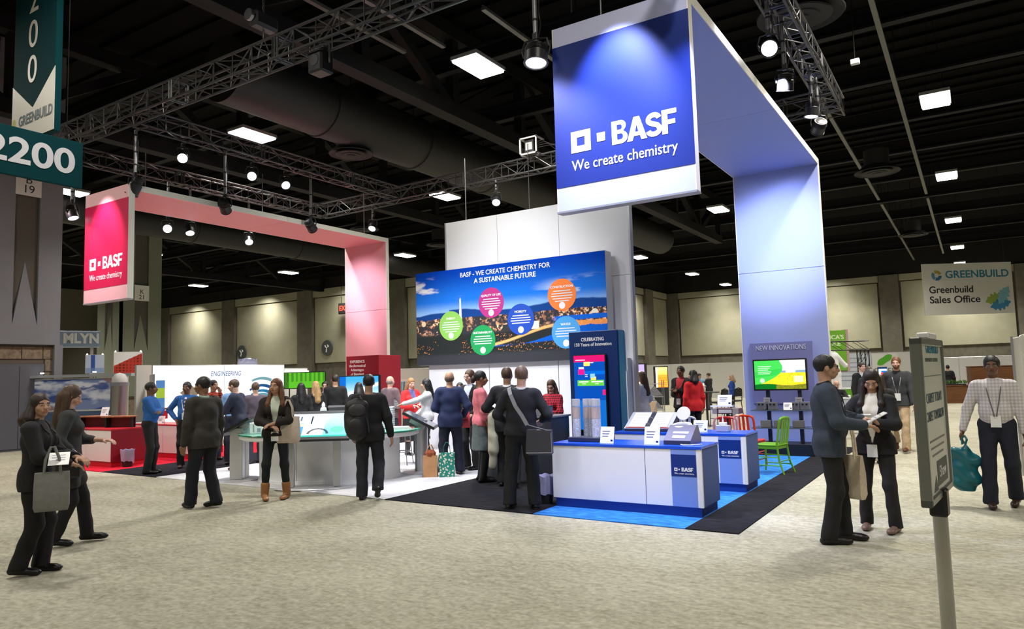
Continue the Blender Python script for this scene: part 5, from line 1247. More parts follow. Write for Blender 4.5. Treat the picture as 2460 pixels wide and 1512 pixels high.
# kitchen-type aluminium chairs
def slatchair(label, x, y, face, col, name):
    m = mat(name, col, .3, metal=.25)
    t = thing('slat_back_chair', label, 'chair', (x, y, .012), math.radians(face), 'painted metal slat-back chairs')   # faces local +y
    MB().bevbox(-.20, .20, -.19, .21, .435, .462, .012).build('seat', m, t); MB().bevbox(-.185, .185, -.175, .195, .385, .435, .006).build('apron', m, t)
    for s in (-1, 1):
        MB().tube([(s*.185, .19, .43), (s*.19, .20, .2), (s*.195, .215, 0)], [.017, .016, .013], 8).build('leg', m, t)
        MB().tube([(s*.18, -.17, .45), (s*.185, -.20, .2), (s*.20, -.275, 0)], [.018, .017, .013], 8).build('leg', m, t)
        MB().bar((s*.19, .205, .13), (s*.19, -.225, .13), .009).build('stretcher', m, t); MB().bar((s*.188, .202, .26), (s*.187, -.195, .26), .009).build('stretcher', m, t)
    MB().bar((-.19, .20, .20), (.19, .20, .20), .009).build('stretcher', m, t); MB().bar((-.19, -.21, .20), (.19, -.21, .20), .009).build('stretcher', m, t)
    zz = lambda s, z: (s, -.17-.16*max(0, z-.45), z)
    MB().tube([zz(-.18, .45), zz(-.18, .60), zz(-.18, .80), zz(-.165, .855), zz(-.12, .875), zz(0, .885), zz(.12, .875), zz(.165, .855), zz(.18, .80), zz(.18, .60), zz(.18, .45)], .019, 8).build('back_frame', m, t, smooth=True)
    for s in (-.075, 0, .075):
        MB().add([zz(s-.02, .45), zz(s+.02, .45), zz(s+.02, .87), zz(s-.02, .87)]+[(q[0], q[1]-.012, q[2]) for q in (zz(s-.02, .45), zz(s+.02, .45), zz(s+.02, .87), zz(s-.02, .87))], [(0, 1, 2, 3), (7, 6, 5, 4), (0, 4, 5, 1), (1, 5, 6, 2), (2, 6, 7, 3), (3, 7, 4, 0)]).build('back_slat', m, t)
    return t
slatchair('green painted slat-back chair on the blue carpet facing the screen', -2.86, 12.25, 78, rgb(116, 176, 40), 'paint_green')
slatchair('red slat-back chair directly behind the clear riser', -3.62, 12.3, 20, rgb(206, 40, 36), 'paint_red')
slatchair('orange-red slat-back chair at the right end of the second counter', -3.36, 12.85, -8, rgb(224, 70, 40), 'paint_orange')
slatchair('white slat-back chair behind the magnifier', -4.32, 12.4, 15, (.72, .72, .78), 'paint_white')

# big screen on its shelf stand against the blue pillar
tv = thing('screen_stand', 'black shelf stand with a wide screen in front of the blue pillar', 'tv stand', (-3.75, 14.62, .012))
MB().bevbox(-.08, 1.12, 0, .62, 0, .22, .006).build('plinth', cb, tv)
for x in (.24, .84): MB().box(x-.035, x+.035, .34, .40, .22, 1.75).build('post', mat('post_slate', rgb(44, 48, 62), .4), tv)
MB().box(-.05, 1.1, .10, .60, .845, .862).build('glass_shelf', mat('shelf_slate', rgb(86, 96, 108), .2), tv); MB().box(-.05, 1.1, .10, .60, .50, .517).build('glass_shelf', mat('shelf_slate', rgb(86, 96, 108), .2), tv)
def field_img(s, t):
    c = mix(np.tile(np.array(rgb(236, 240, 246)), (len(s), 1)), rgb(120, 150, 180), (np.abs(t-.60) < .035+.03*fbm(s*14, t*0, 4))*sstep(.5, .56, fbm(s*9, t*0, 2)+.1)*1.0)
    c = mix(c, rgb(246, 206, 40), (t < .57)*1.0); c = mix(c, rgb(206, 170, 40), ((t < .57) & (fbm(s*20, t*14, 6) > .6))*.6)
    g = s < .56-.20*np.clip(t-.75, -1, .2)**2*6-.12*np.clip(.55-t, 0, 1)
    c = mix(c, rgb(64, 196, 78), g*1.0); c = mix(c, rgb(44, 180, 70), (g & (t > .4+.2*s) & (t < .6+.2*s))*.7)
    for k in range(5): c = mix(c, rgb(214, 246, 214), ((np.abs(t-.80+.065*k) < .012) & (s > .07) & (s < .34-.03*(k % 3)))*.75)
    c = mix(c, rgb(190, 240, 190), (np.hypot((s-.15)*1.7, t-.30) < .085)*.85); c = mix(c, rgb(238, 240, 200), ((np.abs(s-.86) < .09) & (np.abs(t-.34) < .11))*.7)
    b = t < .155+.03*np.sin(s*7); c = mix(c, rgb(12, 104, 30), (b & (s < .5))*1.0); c = mix(c, mix(np.tile(np.array(rgb(70, 86, 20)), (len(s), 1)), rgb(150, 150, 40), fbm(s*40, t*30, 8)), (b & (s >= .42))*1.0)
    return c
sc = MB().bevbox(.0, 1.02, .24, .32, 1.235, 1.855, .008).build('screen_housing', cb, tv)
printed('screen_image', (.03, .237, 1.265), (1, 0, 0), (0, 0, 1), .96, .56, 220, 128, field_img, mat('screen_glow', (0, 0, 0), .2, vcol=True, emit=(1, 1, 1), es=1.0), sc)
nb = thing('notice_board', 'slate board lettered for new innovations on the blue pillar', 'board', (-4.02, 15.80, .95))
MB().box(0, 1.24, 0, .045, 0, 1.27).build('board', mat('board_slate_blue', rgb(112, 116, 172), .5), nb)
text('NEW INNOVATIONS', (.62, -.002, 1.16), (1, 0, 0), (0, 0, 1), .145, mat('print_pale_lilac', rgb(196, 200, 228), .5), nb, width=1.0)
for k, x in enumerate((-3.53, -2.93)):
    t = thing('switch_plate', ('white square plate on the left post under the wide screen', 'white square plate on the right post under the wide screen')[k], 'plate', (x, 14.945, .98))
    MB().bevbox(-.065, .065, -.012, .012, 0, .13, .004).build('plate', mat('plate_lilac', (.62, .62, .70), .4), t)
    for dz in (.045, .085): MB().box(-.04, .04, -.014, -.012, dz-.008, dz+.008).build('printed_line', greym, t)
    MB().box(.065, .09, -.01, .01, .02, .10).build('side_tab', cb, t)
for k, x in enumerate((-3.62, -3.40, -2.98, -2.80)):
    t = thing('socket_box', ('grey socket box at the left end of the shelf under the wide screen', 'second grey socket box from the left on the shelf', 'third grey socket box from the left on the shelf', 'grey socket box at the right end of the shelf')[k], 'socket box', (x, 14.80, .875), 0, 'socket boxes on the shelf')
    MB().bevbox(-.085, .085, 0, .12, 0, .15, .005).build('box', mat('box_grey', rgb(110, 112, 122), .4), t)
    for dx in (-.035, .035): MB().bevbox(dx-.02, dx+.02, -.006, .002, .085, .12, .003).build('socket', cb, t)
for k, x in enumerate((-3.55, -3.30, -2.95)):
    t = thing('brochure_box', ('pale open box on the lower shelf at the left', 'pale open box in the middle of the lower shelf', 'pale open box on the lower shelf at the right')[k], 'box', (x, 14.82, .53), 0, 'boxes on the lower shelf')
    MB().bevbox(-.10, .10, 0, .14, 0, .13, .005).build('box', mat('box_beige', rgb(140, 138, 130), .5), t); MB().box(-.09, .09, .02, .12, .13, .134).build('flap', cardw, t)
t = thing('mail_tray', 'shallow dark tray with pink papers behind the orange-red chair', 'tray', (-3.92, 13.55, .012))
MB().box(-.02, .02, -.02, .02, 0, .86).build('stand_post', cb, t); MB().bevbox(-.2, .2, -.14, .14, 0, .02, .004).build('foot', cb, t); MB().bevbox(-.24, .24, -.15, .15, .86, .96, .006).build('tray', mat('tray_plum', rgb(92, 66, 84), .5), t); MB().box(-.12, .12, -.158, -.15, .88, .94).build('label', cardw, t)
card('white info card lying on the shelf behind the green chair', -3.10, 14.74, .875, .1, .16, .14)

# round white table, screen tables, kiosks
frost = mat('frosted_white', (.90, .92, .93), .35); gtop = mat('green_glass', rgb(120, 196, 176), .08); gedge = mat('glass_edge_green', rgb(30, 110, 84), .1)
TA = math.radians(32.4)
rt = thing('round_counter', 'large white oval counter with a green glass top', 'table', (-9.52, 9.02, .012), TA)
MB().lathe([(1.0, 0), (1.0, .70)], n=56, sx=1.20, sy=.78).build('drum', frost, rt, smooth=True); MB().lathe([(1.02, 0), (1.02, .05)], n=56, sx=1.20, sy=.78).build('plinth', frost, rt)
MB().lathe([(.96, .70), (1.0, .73), (1.0, .775), (.99, .78)], n=64, sx=1.54, sy=1.02).build('top_rim', frost, rt); MB().lathe([(1.01, .78), (1.01, .806)], n=64, sx=1.54, sy=1.02).build('glass_top', gtop, rt)
MB().lathe([(1.012, .781), (1.016, .79), (1.012, .803)], n=64, sx=1.54, sy=1.02).build('glass_edge', gedge, rt)
for a in np.linspace(0, 2*PI, 10, endpoint=False): MB().box(1.2*math.cos(a)-.003, 1.2*math.cos(a)+.003, .78*math.sin(a)-.003, .78*math.sin(a)+.003, .05, .70).build('joint', greym, rt)
def room_img(s, t):
    c = mix(np.tile(np.array(rgb(120, 196, 226)), (len(s), 1)), rgb(176, 222, 236), sstep(.2, .9, t)); c = mix(c, rgb(76, 150, 200), ((s < .36) & (t < .45))*1.0)
    c = mix(c, rgb(236, 244, 248), ((s > .36) & (s < .66) & (t > .08))*1.0); c = mix(c, rgb(30, 40, 50), ((np.abs(s-.46) < .012) & (t > .55) & (t < .9))*1.0)
    c = mix(c, rgb(40, 50, 58), (np.abs(np.hypot((s-.58)*1.6, t-.12)-.22) < .03)*(t > .12)*.9); c = mix(c, rgb(240, 246, 250), ((s > .12) & (s < .34) & (t > .62))*.9)
    for k in range(3): c = mix(c, rgb(50, 70, 84), ((np.abs(s-.20-.05*k) < .012) & (t > .70) & (t < .9))*.9)
    c = mix(c, rgb(196, 182, 150), ((t > .45) & (t < .56) & (s < .40) & (s > .1))*.8); c = mix(c, rgb(60, 170, 160), (t < .07)*1.0); c = mix(c, rgb(150, 216, 200), ((s > .7) & (t > .6))*.5)
    c = mix(c, rgb(90, 180, 130), (np.hypot((s-.85)*1.4, t-.3) < .14)*.7); return c
def screen_table(label, x, y, rz, lit=True):
    t = thing('screen_table', label, 'touch table', (x, y, .012), rz)
    MB().lathe([(0, 0), (1.0, 0), (1.0, .012), (.97, .02), (0, .02)], n=40, sx=.62, sy=.27).build('base_plate', silver, t)
    for s in (-.37, .37): MB().bevbox(s-.065, s+.065, -.035, .035, .02, .80, .01).build('leg', silver, t)
    ph = math.radians(42); n_ = Vector((0, -math.sin(ph), math.cos(ph))); v_ = Vector((0, math.cos(ph), math.sin(ph))); o_ = Vector((0, -.22, .775))
    def sl(x0, x1, a, b, h0, h1, m, name, par=t):
        q = [o_+Vector((xx, 0, 0))+v_*f for xx, f in ((x0, a), (x1, a), (x1, b), (x0, b))]
        return MB().add([p+n_*h0 for p in q]+[p+n_*h1 for p in q], [(3, 2, 1, 0), (4, 5, 6, 7), (0, 1, 5, 4), (1, 2, 6, 5), (2, 3, 7, 6), (3, 0, 4, 7)]).build(name, m, par)
    b = sl(-.60, .60, 0, .62, -.05, .0, cb, 'screen_housing')
    if lit: printed('screen_image', o_+n_*.002+v_*.05+Vector((-.55, 0, 0)), (1, 0, 0), v_, 1.10, .50, 180, 84, room_img, mat('table_screen_glow', (0, 0, 0), .5, vcol=True, emit=(1, 1, 1), es=.48, spec=0), b)
    return t
screen_table('wide tilted touch screen on two silver legs with an oval foot, facing the camera', -8.86, 8.05, TA)
screen_table('touch table seen from its dark back across the oval counter', -10.3, 10.6, TA+PI)
def kiosk(label, x, y, rz, box=False):
    t = thing('screen_kiosk', label, 'kiosk', (x, y, .012), rz)
    MB().lathe([(0, 0), (.36, 0), (.36, .014), (.34, .024), (0, .024)], n=40).build('base_plate', silver, t)
    if box:
        MB().bevbox(-.12, .10, -.17, .02, .024, .90, .01).build('column', mat('kiosk_cream', (.74, .73, .70), .4), t); MB().bevbox(-.12, .10, .03, .17, .024, .90, .01).build('column', silver, t); MB().box(-.10, .08, .02, .03, .024, .90).build('light_strip', mat('strip_pale_blue', (.6, .75, .85), .3, emit=(.6, .85, 1.0), es=.6), t)
    else:
        MB().lathe([(.105, .024), (.105, .92)], n=28).build('column', silver, t, smooth=True); MB().bevbox(-.13, -.085, -.05, .05, .024, .92, .01).build('column_fin', mat('fin_grey_green', rgb(140, 158, 158), .4), t)
    ph = math.radians(28); v_ = Vector((math.cos(ph), 0, -math.sin(ph))); n_ = Vector((math.sin(ph), 0, math.cos(ph))); o_ = Vector((-.28, 0, 1.09))
    def sl(a, b, y0, y1, h0, h1, m, name, par=t):
        q = [o_+v_*f+Vector((0, yy, 0)) for f, yy in ((a, y0), (b, y0), (b, y1), (a, y1))]
        return MB().add([p+n_*h0 for p in q]+[p+n_*h1 for p in q], [(3, 2, 1, 0), (4, 5, 6, 7), (0, 1, 5, 4), (1, 2, 6, 5), (2, 3, 7, 6), (3, 0, 4, 7)]).build(name, m, par)
    b = sl(0, .62, -.36, .36, -.045, 0, cb, 'screen_housing'); sl(.03, .59, -.33, .33, .0005, .002, mat('dark_glass', (.02, .035, .07), .08), 'screen_glass', b)
    sl(.15, .45, -.12, .12, -.14, -.045, silver, 'screen_neck'); return t
kiosk('silver post kiosk with a tilted black screen, beside the shopping bags', -8.46, 10.22, TA)
kiosk('cream and silver kiosk with a tilted screen, beside the man in the olive blazer', -10.92, 8.22, TA+PI, True)
def cup(label, dx, dy, h):
    a = TA; x = -9.52+dx*math.cos(a)-dy*math.sin(a); y = 9.02+dx*math.sin(a)+dy*math.cos(a)
    t = thing('model_block', label, 'model', (x, y, .818), TA, 'small white models on the oval counter')
    MB().bevbox(-.11, .11, -.09, .09, 0, h, .008).build('block', cardw, t); MB().box(-.05, -.03, -.093, -.09, .03, h*.85).build('dark_slot', greym, t); MB().box(.02, .08, -.093, -.09, .03, h*.5).build('small_window', greym, t); return t
cup('white model block at the outer left end of the green glass top', -1.18, -.22, .19); cup('lower white model block beside the first on the green glass top', -.92, -.30, .13)
bt = thing('spray_bottle', 'tall white bottle with a pointed cap standing behind the touch screen', 'bottle', (-9.66, 9.0, .818))
MB().lathe([(0, 0), (.055, 0), (.06, .02), (.06, .34), (.045, .40), (.0, .41)], n=20).build('bottle', mat('bottle_white', (.8, .78, .84), .3), bt, smooth=True); MB().lathe([(.03, .405), (.028, .46), (.006, .50), (0, .50)], n=14).build('cap', mat('bottle_white', (.8, .78, .84), .3), bt, smooth=True)
wsx = thing('louvred_stack', 'white louvred model tower standing on the oval counter by the post kiosk', 'model', (-8.86, 9.72, .818), TA)
for k in range(10): MB().bevbox(-.14, .14, -.10, .10, .005+.038*k, .036+.038*k, .004).build('layer', mat('layer_lilac', (.68, .67, .76), .4), wsx)
br = thing('brochure_pile', 'flat pile of white brochures at the end of the oval counter', 'brochures', (-8.42, 9.55, .818), TA)
for k in range(4): MB().box(-.2+.01*k, .2-.012*k, -.14, .14, .012*k, .012*k+.010).build('brochure', cardw, br)
sl_ = thing('chrome_stool', 'black seated stool with chrome legs behind the oval counter', 'stool', (-9.62, 10.95, .012), .4)
MB().bevbox(-.19, .19, -.19, .19, .60, .66, .02).build('seat', cb, sl_)
for sx in (-1, 1):
    for sy in (-1, 1): MB().tube([(sx*.15, sy*.15, .60), (sx*.17, sy*.17, .3), (sx*.20, sy*.20, 0)], .011, 6).build('leg', chain_m, sl_)
MB().tube([(-.175, -.175, .25), (.175, -.175, .25), (.175, .175, .25), (-.175, .175, .25)], .009, 6, closed=True).build('foot_ring', chain_m, sl_)

# bags on the floor
def paper_bag(label, x, y, rz, m, w_, d_, h, name, hm_):
    t = thing(name, label, 'bag', (x, y, .013), rz)
    MB().add([(-w_/2, -d_/2, 0), (w_/2, -d_/2, 0), (w_/2, d_/2, 0), (-w_/2, d_/2, 0), (-w_/2, -d_/2*.5, h), (w_/2, -d_/2*.6, h*.97), (w_/2, d_/2*.5, h), (-w_/2, d_/2*.6, h*.98)], [(3, 2, 1, 0), (0, 1, 5, 4), (1, 2, 6, 5), (2, 3, 7, 6), (3, 0, 4, 7), (4, 5, 6, 7)]).build('bag_body', m, t)
    for s in (-1, 1): MB().tube([(-w_*.22, s*d_*.28, h-.02), (-w_*.2, s*d_*.25, h+.10), (-w_*.05, s*d_*.2, h+.17), (w_*.08, s*d_*.2, h+.17), (w_*.2, s*d_*.25, h+.10), (w_*.22, s*d_*.28, h-.02)], .006, 5).build('handle', hm_, t)
    return t
kraft = mat('kraft_paper', rgb(176, 132, 92), .8, noise=.12, scale=8)
pb = paper_bag('brown paper carrier bag with tissue sticking out, on the white carpet', -7.92, 9.78, TA, kraft, .24, .16, .36, 'paper_bag', kraft)
MB().lathe([(.08, .33), (.10, .40), (.06, .45), (.03, .42), (0, .44)], n=9, sy=.6).build('tissue', mat('rust_tissue', rgb(150, 76, 44), .8), pb)
fl_m = bpy.data.materials.new('flower_print'); fl_m.use_nodes = True; _nt = fl_m.node_tree; _v = _nt.nodes.new('ShaderNodeTexVoronoi'); _v.inputs['Scale'].default_value = 22; _tc = _nt.nodes.new('ShaderNodeTexCoord'); _nt.links.new(_tc.outputs['Object'], _v.inputs['Vector'])
_rp = _nt.nodes.new('ShaderNodeValToRGB'); _rp.color_ramp.interpolation = 'CONSTANT'; _e = _rp.color_ramp.elements; _e[0].color = (.55, .38, .10, 1); _e[0].position = 0; _e[1].position = .12; _e[1].color = (.75, .72, .62, 1); _q = _e.new(.36); _q.color = (.01, .22, .17, 1)
_nt.links.new(_v.outputs['Distance'], _rp.inputs[0]); _nt.links.new(_rp.outputs[0], _nt.nodes['Principled BSDF'].inputs['Base Color'])
paper_bag('green flower-patterned tote standing beside the brown paper bag', -7.66, 9.90, TA+.1, fl_m, .26, .16, .40, 'flower_tote', mat('tote_strap_green', rgb(16, 96, 84), .7))
# black half drums on the red counter
wood = mat('drum_wood', rgb(160, 108, 72), .5, noise=.25, scale=6, stretch=(1, 6, 1))
for k, (x, y) in enumerate(((-16.68, 8.72), (-15.78, 8.80))):
    t = thing('half_drum', ('black hollow half-drum with a wooden top, farther from the bin', 'black hollow half-drum with a wooden top, nearer the bin')[k], 'display', (x, y, .801), .35, 'half-drum displays on the red counter')
    MB().prism([(.34*math.cos(a), .30*math.sin(a)) for a in np.linspace(0, PI, 16)]+[(-.30, 0.0), (-.30, .05)]+[(.28*math.cos(a), .05+.22*math.sin(a)) for a in np.linspace(PI, 0, 12)]+[(.30, .05), (.30, 0)], 0, .22).build('shell', cb, t)
    MB().prism([(.42*math.cos(a), .34*math.sin(a)-.03) for a in np.linspace(0, PI, 18)], .22, .245).build('wooden_top', wood, t); MB().box(-.34, .34, .10, .12, 0, .22).build('inner_panel', mat('inner_red', (.09, .006, .012), .5), t)
card('white info card propped on top of the nearer black half-drum', -16.25, 8.74, 1.048, .3, .20, .19); card('white info card lying on the outer end of the red-sided counter', -17.12, 8.55, .801, .3, .20, .17); card('white info card on the pink-lit counter between the men in blue', -16.35, 10.12, .781, .3, .20, .18)
rb = thing('red_sample_box', 'red sample box with dark print on the pink-lit counter', 'box', (-16.75, 10.3, .781), .2)
MB().bevbox(-.15, .15, -.08, .08, .0, .10, .006).build('lower_box', mat('box_red', rgb(190, 20, 44), .4), rb); MB().bevbox(-.02, .22, -.06, .10, .10, .30, .006).build('upper_box', mat('box_red', rgb(190, 20, 44), .4), rb); MB().box(.03, .17, -.064, -.06, .15, .24).build('label', mat('label_pink', rgb(226, 140, 150), .5), rb)

# ------------------------------------------------------------------ neighbouring stands
drape = mat('drape_white', (.66, .66, .64), .8); pole = mat('pole_alu', (.5, .5, .5), .35, metal=.8)
def panelwall(label, p0, p1, z0, z1, n, m, ob='wall_board', group=None, th=.04):
    t = thing('exhibit_wall', label, 'wall', (p0[0], p0[1], 0), math.atan2(p1[1]-p0[1], p1[0]-p0[0]), group); L = math.hypot(p1[0]-p0[0], p1[1]-p0[1])
    for k in range(n): MB().box(L*k/n+.008, L*(k+1)/n-.008, -th/2, th/2, z0, z1).build(ob, m, t)
    for k in range(n+1): MB().bar((L*k/n, 0, 0), (L*k/n, 0, z1+.02), .02, n=8).build('upright', pole, t)
    MB().bar((0, 0, z1+.01), (L, 0, z1+.01), .018).build('top_rail', pole, t); return t
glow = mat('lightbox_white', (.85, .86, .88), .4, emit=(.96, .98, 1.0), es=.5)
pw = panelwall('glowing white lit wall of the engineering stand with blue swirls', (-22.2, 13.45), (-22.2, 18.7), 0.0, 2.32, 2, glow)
text('ENGINEERING', (2.70, -.022, 2.03), (1, 0, 0), (0, 0, 1), .24, mat('ink_blue', rgb(60, 110, 190), .4), pw, shear=.2, width=1.22)
MB().prism([(.95, 1.42), (1.32, 1.70), (1.70, 1.42), (1.32, 1.16)], -.026, -.021, plane='xz').build('printed_diamond', mat('print_taupe', rgb(150, 140, 128), .5), pw)
MB().box(.12, .42, -.026, -.021, .95, 1.85).build('side_graphic', mat('print_sky', rgb(80, 140, 220), .5), pw); MB().box(.12, .42, -.028, -.026, 1.28, 1.6).build('side_graphic_band', mat('print_lime', rgb(170, 210, 70), .5), pw)
for k, (r, z, a0, a1, c_) in enumerate(((.85, .6, .5, 2.6, (40, 140, 210)), (.70, .62, .3, 2.9, (110, 190, 230)), (.98, .66, .8, 2.2, (26, 100, 180)), (.52, .6, .2, 3.0, (60, 160, 220)), (1.15, .75, 1.2, 2.0, (140, 200, 230)))):
    aa = np.linspace(a0, a1, 16); MB().prism([(4.25+r*math.cos(a), z+r*math.sin(a)) for a in aa]+[(4.25+(r-.10-.03*math.sin(2*a))*math.cos(a), z+(r-.10-.03*math.sin(2*a))*math.sin(a)) for a in aa[::-1]], -.026-.001*k, -.021, plane='xz').build('printed_swirl', mat('swirl_%d' % c_[0], rgb(*c_), .4), pw)
MB().box(-.55, -.05, -.05, .05, 0, 2.34).build('end_post', mat('post_grey', rgb(190, 188, 186), .5), pw)
t = panelwall('white shelf wall with two glowing strips beside the long-haired woman', (-22.6, 18.9), (-22.6, 20.2), 0, 2.2, 1, drape)
for z in (1.55, 2.05): MB().box(.02, 1.3, -.10, -.03, z, z+.07).build('light_strip', mat('strip_light', (.9, .9, .9), .4, emit=(1, 1, 1), es=1.6), t)
dm = thing('dome_cap', 'pale grey finned dome standing on top of the lit white wall', 'dome', (-22.9, 17.6, 2.34))
MB().bar((0, 0, -2.33), (0, 0, 0), .10).build('mast', pole, dm)
MB().lathe([(.36, 0), (.36, .10), (.26, .22), (.10, .28), (0, .28)], n=24).build('dome', mat('dome_grey', rgb(150, 154, 184), .4), dm, smooth=True)
for k in range(8): a = 2*PI*k/8; MB().box(.30*math.cos(a)-.03, .30*math.cos(a)+.03, .30*math.sin(a)-.03, .30*math.sin(a)+.03, .08, .24).build('fin', mat('dome_grey', rgb(150, 154, 184), .4), dm)
# left neighbours
tk = thing('steel_tank', 'tall brushed steel cylinder with a glass dome behind the red counter', 'tank', (-19.6, 10.95, 0))
MB().lathe([(.22, 0), (.22, 1.72)], n=32).build('cylinder', mat('brushed_steel', (.48, .47, .48), .28, metal=1.0), tk, smooth=True); MB().lathe([(.235, 1.70), (.235, 1.80)], n=32).build('collar', mat('collar_grey', rgb(120, 124, 134), .4), tk)
MB().lathe([(.20, 1.80), (.19, 1.92), (.13, 2.02), (.0, 2.06)], n=24).build('glass_dome', mat('dome_frost', rgb(206, 210, 208), .15, alpha=.8), tk, smooth=True)
for k in range(3): MB().lathe([(.18-.035*k, 1.86+.06*k), (.19-.035*k, 1.875+.06*k), (.18-.035*k, 1.89+.06*k)], n=24).build('band', silver, tk)
ml = thing('stand_fascia', 'blue-grey hanging fascia sign with block letters beside the grey column', 'sign', (-27.3, 13.05, 3.12), math.radians(66))
MB().bevbox(-1.6, 1.25, -.6, .02, 0, .56, .01).build('fascia', mat('fascia_blue_grey', rgb(126, 144, 164), .5), ml); text('MLYN', (.66, -.601, .28), (1, 0, 0), (0, 0, 1), .46, mat('letters_grey', (.62, .62, .60), .5), ml, bold=.05, width=1.08, depth=.03)
for x in (-1.2, 1.0): MB().box(x-.05, x+.05, -.4, -.3, -3.12, 0).build('fascia_post', pole, ml)
def photo_blue(s, t):
    n = fbm(s*7, t*5, 3); c = mix(np.tile(np.array(rgb(120, 140, 190)), (len(s), 1)), rgb(214, 224, 240), sstep(.4, .65, n)); c = mix(c, rgb(40, 70, 150), sstep(.56, .66, fbm(s*5+9, t*6, 14))*.9); c = mix(c, rgb(150, 110, 96), sstep(.6, .68, fbm(s*4+3, t*3, 24))*.8); return c
t = panelwall('blue-grey photo wall of the stand behind the red counter', (-22.5, 9.9), (-20.4, 11.5), 0, 1.02, 2, mat('panel_slate_blue', rgb(66, 88, 120), .5))
MB().box(0, 2.64, -.02, .02, 1.05, 1.95).build('photo_board', drape, t); printed('photo_print', (.02, -.023, 1.07), (1, 0, 0), (0, 0, 1), 2.6, .86, 110, 40, photo_blue, mat('photo_ink', (.5, .5, .5), .4, vcol=True), t)
MB().box(-.1, 2.9, -.12, .12, 1.98, 2.06).build('top_beam', mat('beam_grey', rgb(150, 158, 164), .5), t)
for x in (.5, 1.9): MB().bar((x, -.10, 2.1), (x, -.10, 2.13), .05).build('small_downlight', mat('downlight', (.9, .9, .9), .4, emit=(1, .9, .75), es=6), t)
for k, (x, y, w_, h, z) in enumerate(((-24.9, 12.75, .55, .62, 2.15), (-24.1, 13.25, .85, .72, 2.12))):
    t = thing('clip_poster', ('small blue poster clipped on a frame beside the grey column', 'poster of a red brick building above the far stand')[k], 'poster', (x, y, z), math.radians(58))
    MB().box(0, w_, -.015, .015, 0, h).build('board', drape, t); MB().bar((w_/2, .03, -z), (w_/2, .03, h), .02).build('pole', pole, t)
    fn = (lambda s, t_: mix(mix(np.tile(np.array(rgb(196, 210, 232)), (len(s), 1)), rgb(60, 90, 170), (np.abs(s-.4) < .12)*1.0), rgb(120, 150, 200), (t_ < .3)*.7)) if k == 0 else (lambda s, t_: mix(mix(np.tile(np.array(rgb(222, 220, 218)), (len(s), 1)), rgb(176, 52, 36), ((t_ < .35+.6*s))*1.0), rgb(60, 20, 20), ((t_ < .3+.6*s) & ((s*8) % 1 > .6) & ((t_*7) % 1 > .5))*1.0))
    printed('poster_print', (.01, -.018, .01), (1, 0, 0), (0, 0, 1), w_-.02, h-.02, 30, 30, fn, mat('photo_ink', (.5, .5, .5), .4, vcol=True), t)
    for x_ in (.05, w_-.05): MB().lathe([(0, 0), (.03, .01), (0, .05)], (x_, 0, h), n=8).build('clip_lamp', mat('downlight', (.9, .9, .9), .4, emit=(1, .9, .75), es=6), t)
panelwall('low grey wall between the steel tank and the lit stand', (-20.2, 12.3), (-21.9, 13.2), 0, 2.0, 2, mat('panel_pale_grey', rgb(168, 170, 178), .5))
t = thing('round_display_table', 'pale blue clutter of a display table in front of the steel tank', 'table', (-19.0, 11.3, 0)); MB().lathe([(.28, 0), (.10, .05), (.10, .62), (.34, .66), (.34, .70), (0, .70)], n=20).build('pedestal', mat('panel_pale_grey', rgb(168, 170, 178), .5), t)
# behind the pink pillar
gsn = thing('green_screen_sign', 'wide green lit sign in a black frame behind the crowd', 'sign', (-21.6, 18.2, 1.42), math.radians(32)); MB().bevbox(0, 1.55, -.04, .04, 0, .62, .01).build('frame', cb, gsn)
printed('green_print', (.03, -.043, .03), (1, 0, 0), (0, 0, 1), 1.49, .56, 50, 20, lambda s, t: mix(mix(np.tile(np.array(rgb(70, 150, 30)), (len(s), 1)), rgb(30, 84, 20), ((s*9) % 1 > .55)*(t > .4)*.7), rgb(20, 40, 16), (s < .12)*.7), mat('photo_glow', (0, 0, 0), .3, vcol=True, emit=(1, 1, 1), es=.7), gsn)
for x in (.2, 1.35): MB().bar((x, 0, -1.42), (x, 0, 0), .025).build('stand_leg', cb, gsn)
panelwall('plain white wall of the stand behind the red header sign', (-18.6, 19.2), (-15.2, 21.4), 0, 2.02, 3, mat('drape_cream', (.56, .56, .53), .8))
rh = thing('red_header_sign', 'small dark red header sign above the wall behind the pink pillar', 'sign', (-16.75, 17.95, 1.74), math.radians(32)); MB().bevbox(0, .72, -.02, .02, 0, .24, .005).build('board', mat('header_red', rgb(150, 26, 30), .5), rh)
MB().box(.33, .62, -.024, -.02, .09, .15).build('printed_name', mat('print_orange', rgb(214, 120, 90), .5), rh)
for x in (.02, .70): MB().bar((x, .03, -1.74), (x, .03, .24), .015).build('stand_leg', pole, rh)
ps = thing('striped_poster', 'small poster with teal stripes beside the bald man', 'poster', (-16.0, 18.1, 1.05), math.radians(32)); MB().box(0, .36, -.01, .01, 0, .62).build('board', drape, ps); MB().bar((.18, .02, -1.05), (.18, .02, .6), .015).build('pole', pole, ps)
for k in range(4): MB().box(.14+.05*k, .17+.05*k, -.014, -.01, .08, .54).build('printed_stripe', mat('stripe_teal', rgb(30, 120+20*(k % 2), 140), .5), ps)
